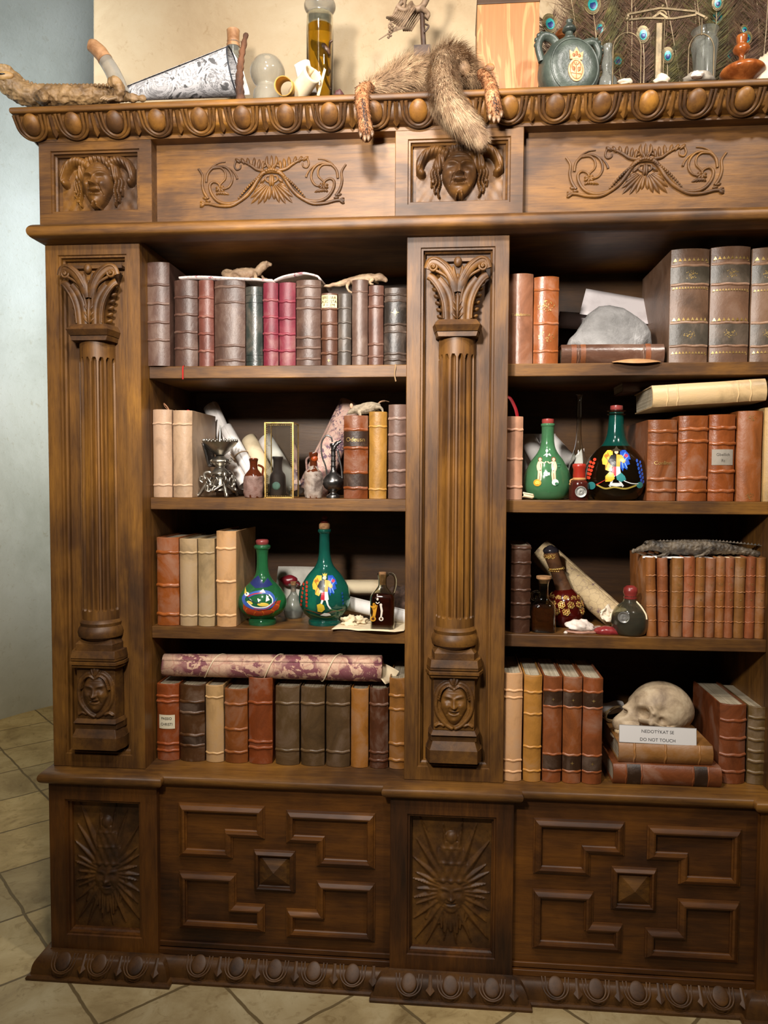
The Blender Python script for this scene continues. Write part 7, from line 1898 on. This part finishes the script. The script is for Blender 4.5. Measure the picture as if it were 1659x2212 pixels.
for s_ in (-1, 1):
    b.tube(spline([(s_*2*m, -.0405, cz-.002), (s_*7*m, -.0405, cz+.004), (s_*9*m, -.0405, cz-.008), (s_*4*m, -.0405, cz-.016)], 4), .0011, 6); b.ell((s_*6*m, -.0405, cz-.010), (.0042, .0010, .005), 8, 5); b.ell((s_*6*m, -.0405, cz+.018), (.004, .001, .004), 8, 5)
b.tube([(0, -.0405, cz-.030), (0, -.0405, cz+.004)], .0010, 6); b.tube([(-11*m, -.0405, cz-.020), (11*m, -.0405, cz-.020)], .0009, 6); b.ell((0, -.0405, cz+.022), (.003, .001, .006), 8, 5)
b.build('heraldic_relief', CRD, cr, smooth=80)
R, p = simple_bottle('glass_lamp', 'small clear glass lamp chimney right of the green pilgrim flask', 1312, ybt(1312, .10), .10, ZT, [(20, ybt(1312, .10)), (20, 182), (14, 170), (10, 160), (13, 150), (11, 138), (8, 124), (9, 114), (9, 106)], FRO, cat='glass', t=.001)
Y = .20; R = thing('copper_funnel', 'small copper funnel glinting behind the left handle of the green flask', 'funnel', (topx(1212, Y), Y, ZT)); H = lambda y: hpx(y, 1212, Y); m = mpp(Y)
b = B(); b.lathe([(16*m, 0), (7*m, .012), (6*m, H(92)), (16*m, H(84)), (15*m, H(74)), (9*m, H(66))], 28); b.build('funnel_body', mk('copper', S(150, 84, 42), S(206, 130, 74), 30, .3, .2, metal=.9), R, smooth=50)
# balance
Y = .085; m = mpp(Y); X = topx(1421, Y); BRZ = mk('aged_brass', S(84, 72, 52), S(126, 108, 78), 40, .45, .5, .001, 100, metal=.5)
R = thing('balance_scale', 'old brass balance scale with open beam and wire stirrups before the peacock feathers', 'scale', (X, Y, ZT)); H = lambda y: hpx(y, 1421, Y)
b = B(); b.box(-7*m, 7*m, -.006, .006, 0, H(52)); b.lathe([(.028, 0), (.028, .004), (.012, .010), (.009, .014)], 24); b.build('post', BRZ, R, smooth=30, bevel=.001)
b = B(); bx_ = lambda px: (px-1426)*m; bt = 4*m
def bar(x0_, y0_, x1_, y1_, th=3.2): b.tube([(bx_(x0_), -.010, H(y0_)), (bx_(x1_), -.010, H(y1_))], th*m, 4, (1, .8))
for a in ((1362, 34, 1425, 24), (1425, 24, 1496, 35), (1362, 46, 1400, 44), (1400, 44, 1450, 48), (1450, 48, 1496, 42), (1362, 34, 1362, 46), (1496, 35, 1496, 42), (1496, 38, 1518, 50), (1362, 44, 1356, 46), (1410, 44, 1424, 34), (1424, 34, 1440, 46)): bar(*a)
b.tube([(bx_(1428)+10*m*math.cos(t), -.010, H(40)+9*m*math.sin(t)) for t in [k*PI/8 for k in range(9)]], 2.4*m, 8)
b.ell((bx_(1360), -.010, H(44)), (5*m,)*3, 10, 7); b.ell((bx_(1516), -.010, H(51)), (5*m,)*3, 10, 7); b.ell((bx_(1430), -.010, H(20)), (4*m,)*3, 10, 7); b.build('beam', BRZ, R, smooth=60)
b = B(); b.tube([(bx_(1434), -.013, H(48)), (bx_(1433), -.013, H(168))], 1.1*m, 6); b.build('pointer', BRZ, R, smooth=80)
for cxp, yt, hang in ((1361, 76, 44), (1508, 86, 51)):
    b = B(); w0 = 28 if cxp < 1400 else 25
    P = [(bx_(cxp-w0), -.010, .006), (bx_(cxp-w0), -.010, H(yt+32))]+[(bx_(cxp)+w0*m*math.cos(PI-t), -.010, H(yt+32)+32*m*math.sin(t)) for t in [k*PI/14 for k in range(1, 14)]]+[(bx_(cxp+w0), -.010, H(yt+32)), (bx_(cxp+w0), -.010, .006)]
    b.tube(P, 1.5*m, 7); b.build('stirrup', BRZ, R, smooth=80)
    b = B(); b.tube([(bx_(cxp), -.010, H(hang)), (bx_(cxp), -.010, H(yt))], 1.6*m, 6); b.build('hanger', BRZ, R, smooth=80)
    b = B(); b.lathe([(.0003, .004), (.012, .0035), (.026, .007), (.027, .0085), (.012, .005)], 28, (bx_(cxp), -.010, 0)); b.build('pan', BRZ, R, smooth=60)
R, p = simple_bottle('glass_vessel', 'clear waisted glass vessel behind the right stirrup of the balance', 1521, ybt(1521, .13), .13, ZT, [(20, ybt(1521, .13)), (21, 186), (22, 150), (25, 120), (26, 104), (22, 96), (24, 86), (27, 80)], FRO, cat='jar', t=.0014)
# wooden turned stand
Y = .045; m = mpp(Y); X = topx(1604, Y); TRN = mk('turned_cherry', S(122, 62, 26), S(170, 98, 46), 10, .22, .15, stretch=(6, 6, .6), c3=S(190, 120, 60)); H = lambda y: hpx(y, 1604, Y)
R = thing('turned_stand', 'polished reddish wood turned stand with a knob, right of the balance', 'wooden stand', (X, Y, ZT))
b = B(); b.lathe(smooth_prof([(14*m, 0), (14*m, H(178)), (30*m, H(169)), (41*m, H(161)), (43*m, H(155)), (38*m, H(148)), (24*m, H(140)), (8*m, H(133))], 4), 48); b.build('foot_dish', TRN, R, smooth=70)
b = B(); b.lathe(smooth_prof([(7*m, H(135)), (5*m, H(126)), (6*m, H(120)), (14*m, H(113)), (16.5*m, H(107)), (14*m, H(100)), (9*m, H(97)), (10*m, H(90)), (11*m, H(80)), (8*m, H(76)), (.0003, H(75))], 4), 32, (-3*m, 0, 0)); b.build('knob', TRN, R, smooth=70)
PLA = mk('plaster_lump', S(190, 172, 146), S(226, 210, 186), 20, .8, .6)
for nm, lb, px, Y, r, mt, sd, rg, cat in (
  ('plaster_lump', 'cream plaster lump cut by the right edge of the picture', 1658, .05, (.024, .02, .038), PLA, 7, .4, 'plaster'),
  ('grey_stone', 'flat grey stone between the balance and the turned wooden stand', 1510, .035, (.034, .02, .014), mk('pale_grey_stone', S(120, 112, 100), S(172, 162, 146), 20, .7, .6), 12, .3, 'stone'),
  ('white_stone', 'small white stone in front of the flat grey stone', 1507, .010, (.013, .008, .0085), QTZ, 19, .4, 'stone'),
  ('cream_stone', 'small cream stone at the foot of the balance post', 1430, .030, (.015, .011, .0115), PLA, 23, .35, 'stone'),
  ('pale_pebble', 'pale pebble between the glass lamp and the balance', 1352, .030, (.014, .010, .008), PLA, 31, .35, 'stone')):
    stone(nm, lb, (topx(px, Y), Y, ZT), r, mt, sd, rg, cat=cat, n=22)
# peacock feathers
BARB = fur_mat('peacock_barbs', (52, 36, 26), (88, 62, 46), (118, 94, 66)); BARBG = fur_mat('peacock_barbs_green', (46, 44, 24), (84, 78, 42), (120, 112, 60)); QUILL = mk('quill', S(150, 126, 92), S(206, 186, 150), 40, .4, .2)
EYE = [mk('eye_bronze', S(78, 64, 30), S(112, 96, 50), 90, .35, .4, .0006, 260, metal=.3), mk('eye_copper', S(64, 52, 24), S(90, 76, 38), 90, .35, .4, metal=.3), mk('eye_turquoise', S(0, 104, 104), S(16, 146, 142), 60, .3, .3, metal=.2), mk('eye_blue', S(6, 26, 76), S(10, 44, 110), 60, .3, .3, metal=.2)]
def feather(label, eye, base, Y0, Y1, size, group=None, seed=0, has_eye=True, spread=1.0, L_=.05):
    p1 = Vector(P3(*eye, Y1)); p0 = Vector(P3(*base, Y0)); p0.z = ZT
    R = thing('peacock_feather', label, 'feather', p0, group=group); rg = random.Random(seed)
    d = p1-p0; P = [Vector((0, 0, 0)), d*.35+Vector((.01, .01, .012)), d*.7+Vector((.008, .006, .012)), d]
    P = spline([(*p,) for p in P], 8); n = len(P)
    b = B(); b.tube(P, [.0017-.0011*i/(n-1) for i in range(n)], 6); b.build('quill', QUILL, R, smooth=80)
    b = B(); m_ = 330
    for i in range(m_):
        t = .08+.95*rg.random(); f = min(t, .999)*(n-1); k = int(f); c = P[k].lerp(P[min(k+1, n-1)], f-k)
        ax = (P[min(k+1, n-1)]-P[max(0, k-1)]).normalized(); sd = ax.cross(Vector((0, 1, 0))).normalized()*rg.choice((-1, 1))
        L = L_*(.6+.7*rg.random())*spread*(1.15-.25*t)
        dr = (sd*(.75+.3*rg.random())+ax*(.5+.5*t)+Vector((0, rg.gauss(0, .25), 0))).normalized()
        e = c+dr*L*.5; tip = e+(dr+ax*.35+Vector((rg.gauss(0, .2), rg.gauss(0, .2), -.15))).normalized()*L*.5
        w = .0007; u = ax
        b.add([c-u*w, c+u*w, e+u*w, e-u*w, tip], [(0, 1, 2, 3), (3, 2, 4)])
    b.build('barbs', BARBG if seed % 3 == 0 else BARB, R, smooth=0)
    if has_eye:
        ax = (P[-1]-P[-3]).normalized(); rt = ax.cross(Vector((0, 1, 0))).normalized(); s = size*.88*mpp(Y1)
        q = [(.88, 1.12, 0), (.70, .90, -.10), (.50, .64, -.14), (.32, .38, -.24)]; par = None
        for k, (a, c_, off) in enumerate(q):
            b = B(); cen = P[-1]+Vector((0, -.004-.0012*k, 0))+ax*(off*s)
            pts = [cen+rt*(a*s*math.cos(t))+ax*(c_*s*math.sin(t)*(1 if not (k == 3 and math.sin(t) > .8) else .7)) for t in [j*2*PI/22 for j in range(22)]]
            m0 = len(pts); b.add([p for p in pts]+[p+Vector((0, .0008, 0)) for p in pts]+[cen+Vector((0, -.0008, 0))], [(j, (j+1) % m0, 2*m0) for j in range(m0)]+[(j, m0+j, m0+(j+1) % m0, (j+1) % m0) for j in range(m0)]+[tuple(m0+j for j in range(m0))])
            o_ = b.build(('eye_rim', 'eye_ring', 'eye_spot', 'eye_heart')[k], EYE[k], R if par is None else par, smooth=60)
            if par is None: par = o_
    return R
FE = [((1187, 52), (1230, 175), 20, 'with its eye left of the flask stopper, next to the pine box'), ((1279, 10), (1290, 178), 22, 'with its eye at the top edge above the green flask'),
      ((1294, 62), (1305, 178), 16, 'with half-hidden eye above the right handle of the flask'), ((1333, 132), (1340, 180), 17, 'with low eye beside the left stirrup of the balance'),
      ((1388, 76), (1380, 180), 17, 'with its eye inside the frame left of the balance post'), ((1441, 121), (1425, 180), 16, 'with its eye just right of the balance post'),
      ((1548, 38), (1500, 180), 22, 'with its eye above the turned wooden stand'), ((1578, 118), (1560, 180), 18, 'with its eye right behind the turned wooden stand'),
      ((1549, 8), (1520, 180), 15, 'with dark eye at the top edge right of the balance beam'), ((1612, 84), (1580, 180), 14, 'with dim eye right of the knob of the turned stand'), ((1606, 66), (1600, 182), 10, 'with the smallest eye above the turned stand')]
for i, (e, b_, sz, lb) in enumerate(FE): feather('peacock feather '+lb, e, b_, .24+.012*(i % 3), .25+.014*(i % 4), sz, 'peacock feathers', i+1, L_=.060)
rg = random.Random(5)
for i in range(28):
    bx = 1195+i*18; feather('eyeless brown peacock frond in the dense thicket behind the balance and flask', (bx-60+rg.randint(0, 150), rg.randint(-110, 80)), (bx, 182), .28+.004*(i % 9), .29+.008*(i % 8), 10, 'eyeless peacock fronds', 40+i, False, 1.25, .062)
# ------------------------------------------------------------------ light
def area(name, loc, target, size, power, col, shape='DISK', sizey=None, spread=180):
    ld = bpy.data.lights.new(name, 'AREA'); ld.shape = shape; ld.size = size
    if sizey: ld.size_y = sizey
    ld.energy = power; ld.color = col; ld.spread = math.radians(spread)
    o = bpy.data.objects.new(name, ld); C.objects.link(o); o.location = loc
    o.rotation_euler = (Vector(target)-Vector(loc)).to_track_quat('-Z', 'Y').to_euler()
    return o
WARM = (1.0, 0.93, 0.85)
area('ceiling_lamp', (0.76, -1.15, 2.30), (0.80, 0.0, 1.95), 0.16, 11.5, WARM, spread=118)
area('wall_lamp', (0.45, -1.50, 1.78), (0.85, 0.0, 1.60), 0.16, 14, WARM, spread=98)
area('ceiling_lamp', (1.75, -1.05, 2.65), (1.25, 0.0, 1.85), 0.14, 9, WARM, spread=115)
area('ceiling_downlight', (0.55, -0.80, 2.75), (0.55, -0.55, 0.0), 0.14, 7, WARM, spread=120)
area('window_light', (-0.55, -1.2, 2.35), (-1.10, 2.1, 2.05), 0.5, 24, (0.86, 0.95, 1.0), 'SQUARE', spread=62)
area('passage_fill_light', (-0.15, 1.45, 1.75), (-0.9, 1.7, 0.3), 0.2, 3.2, (1.0, 0.80, 0.42), spread=150)  # added unseen warm fill for the lower left wall, hidden behind the case
w = bpy.data.worlds.new('world'); scene.world = w; w.use_nodes = True
w.node_tree.nodes['Background'].inputs[0].default_value = (1.0, 0.82, 0.6, 1)
w.node_tree.nodes['Background'].inputs[1].default_value = 0.018
vs = scene.view_settings
vs.view_transform = 'Standard'; vs.look = 'None'; vs.gamma = 1.0; vs.use_curve_mapping = False; vs.exposure = 0.0
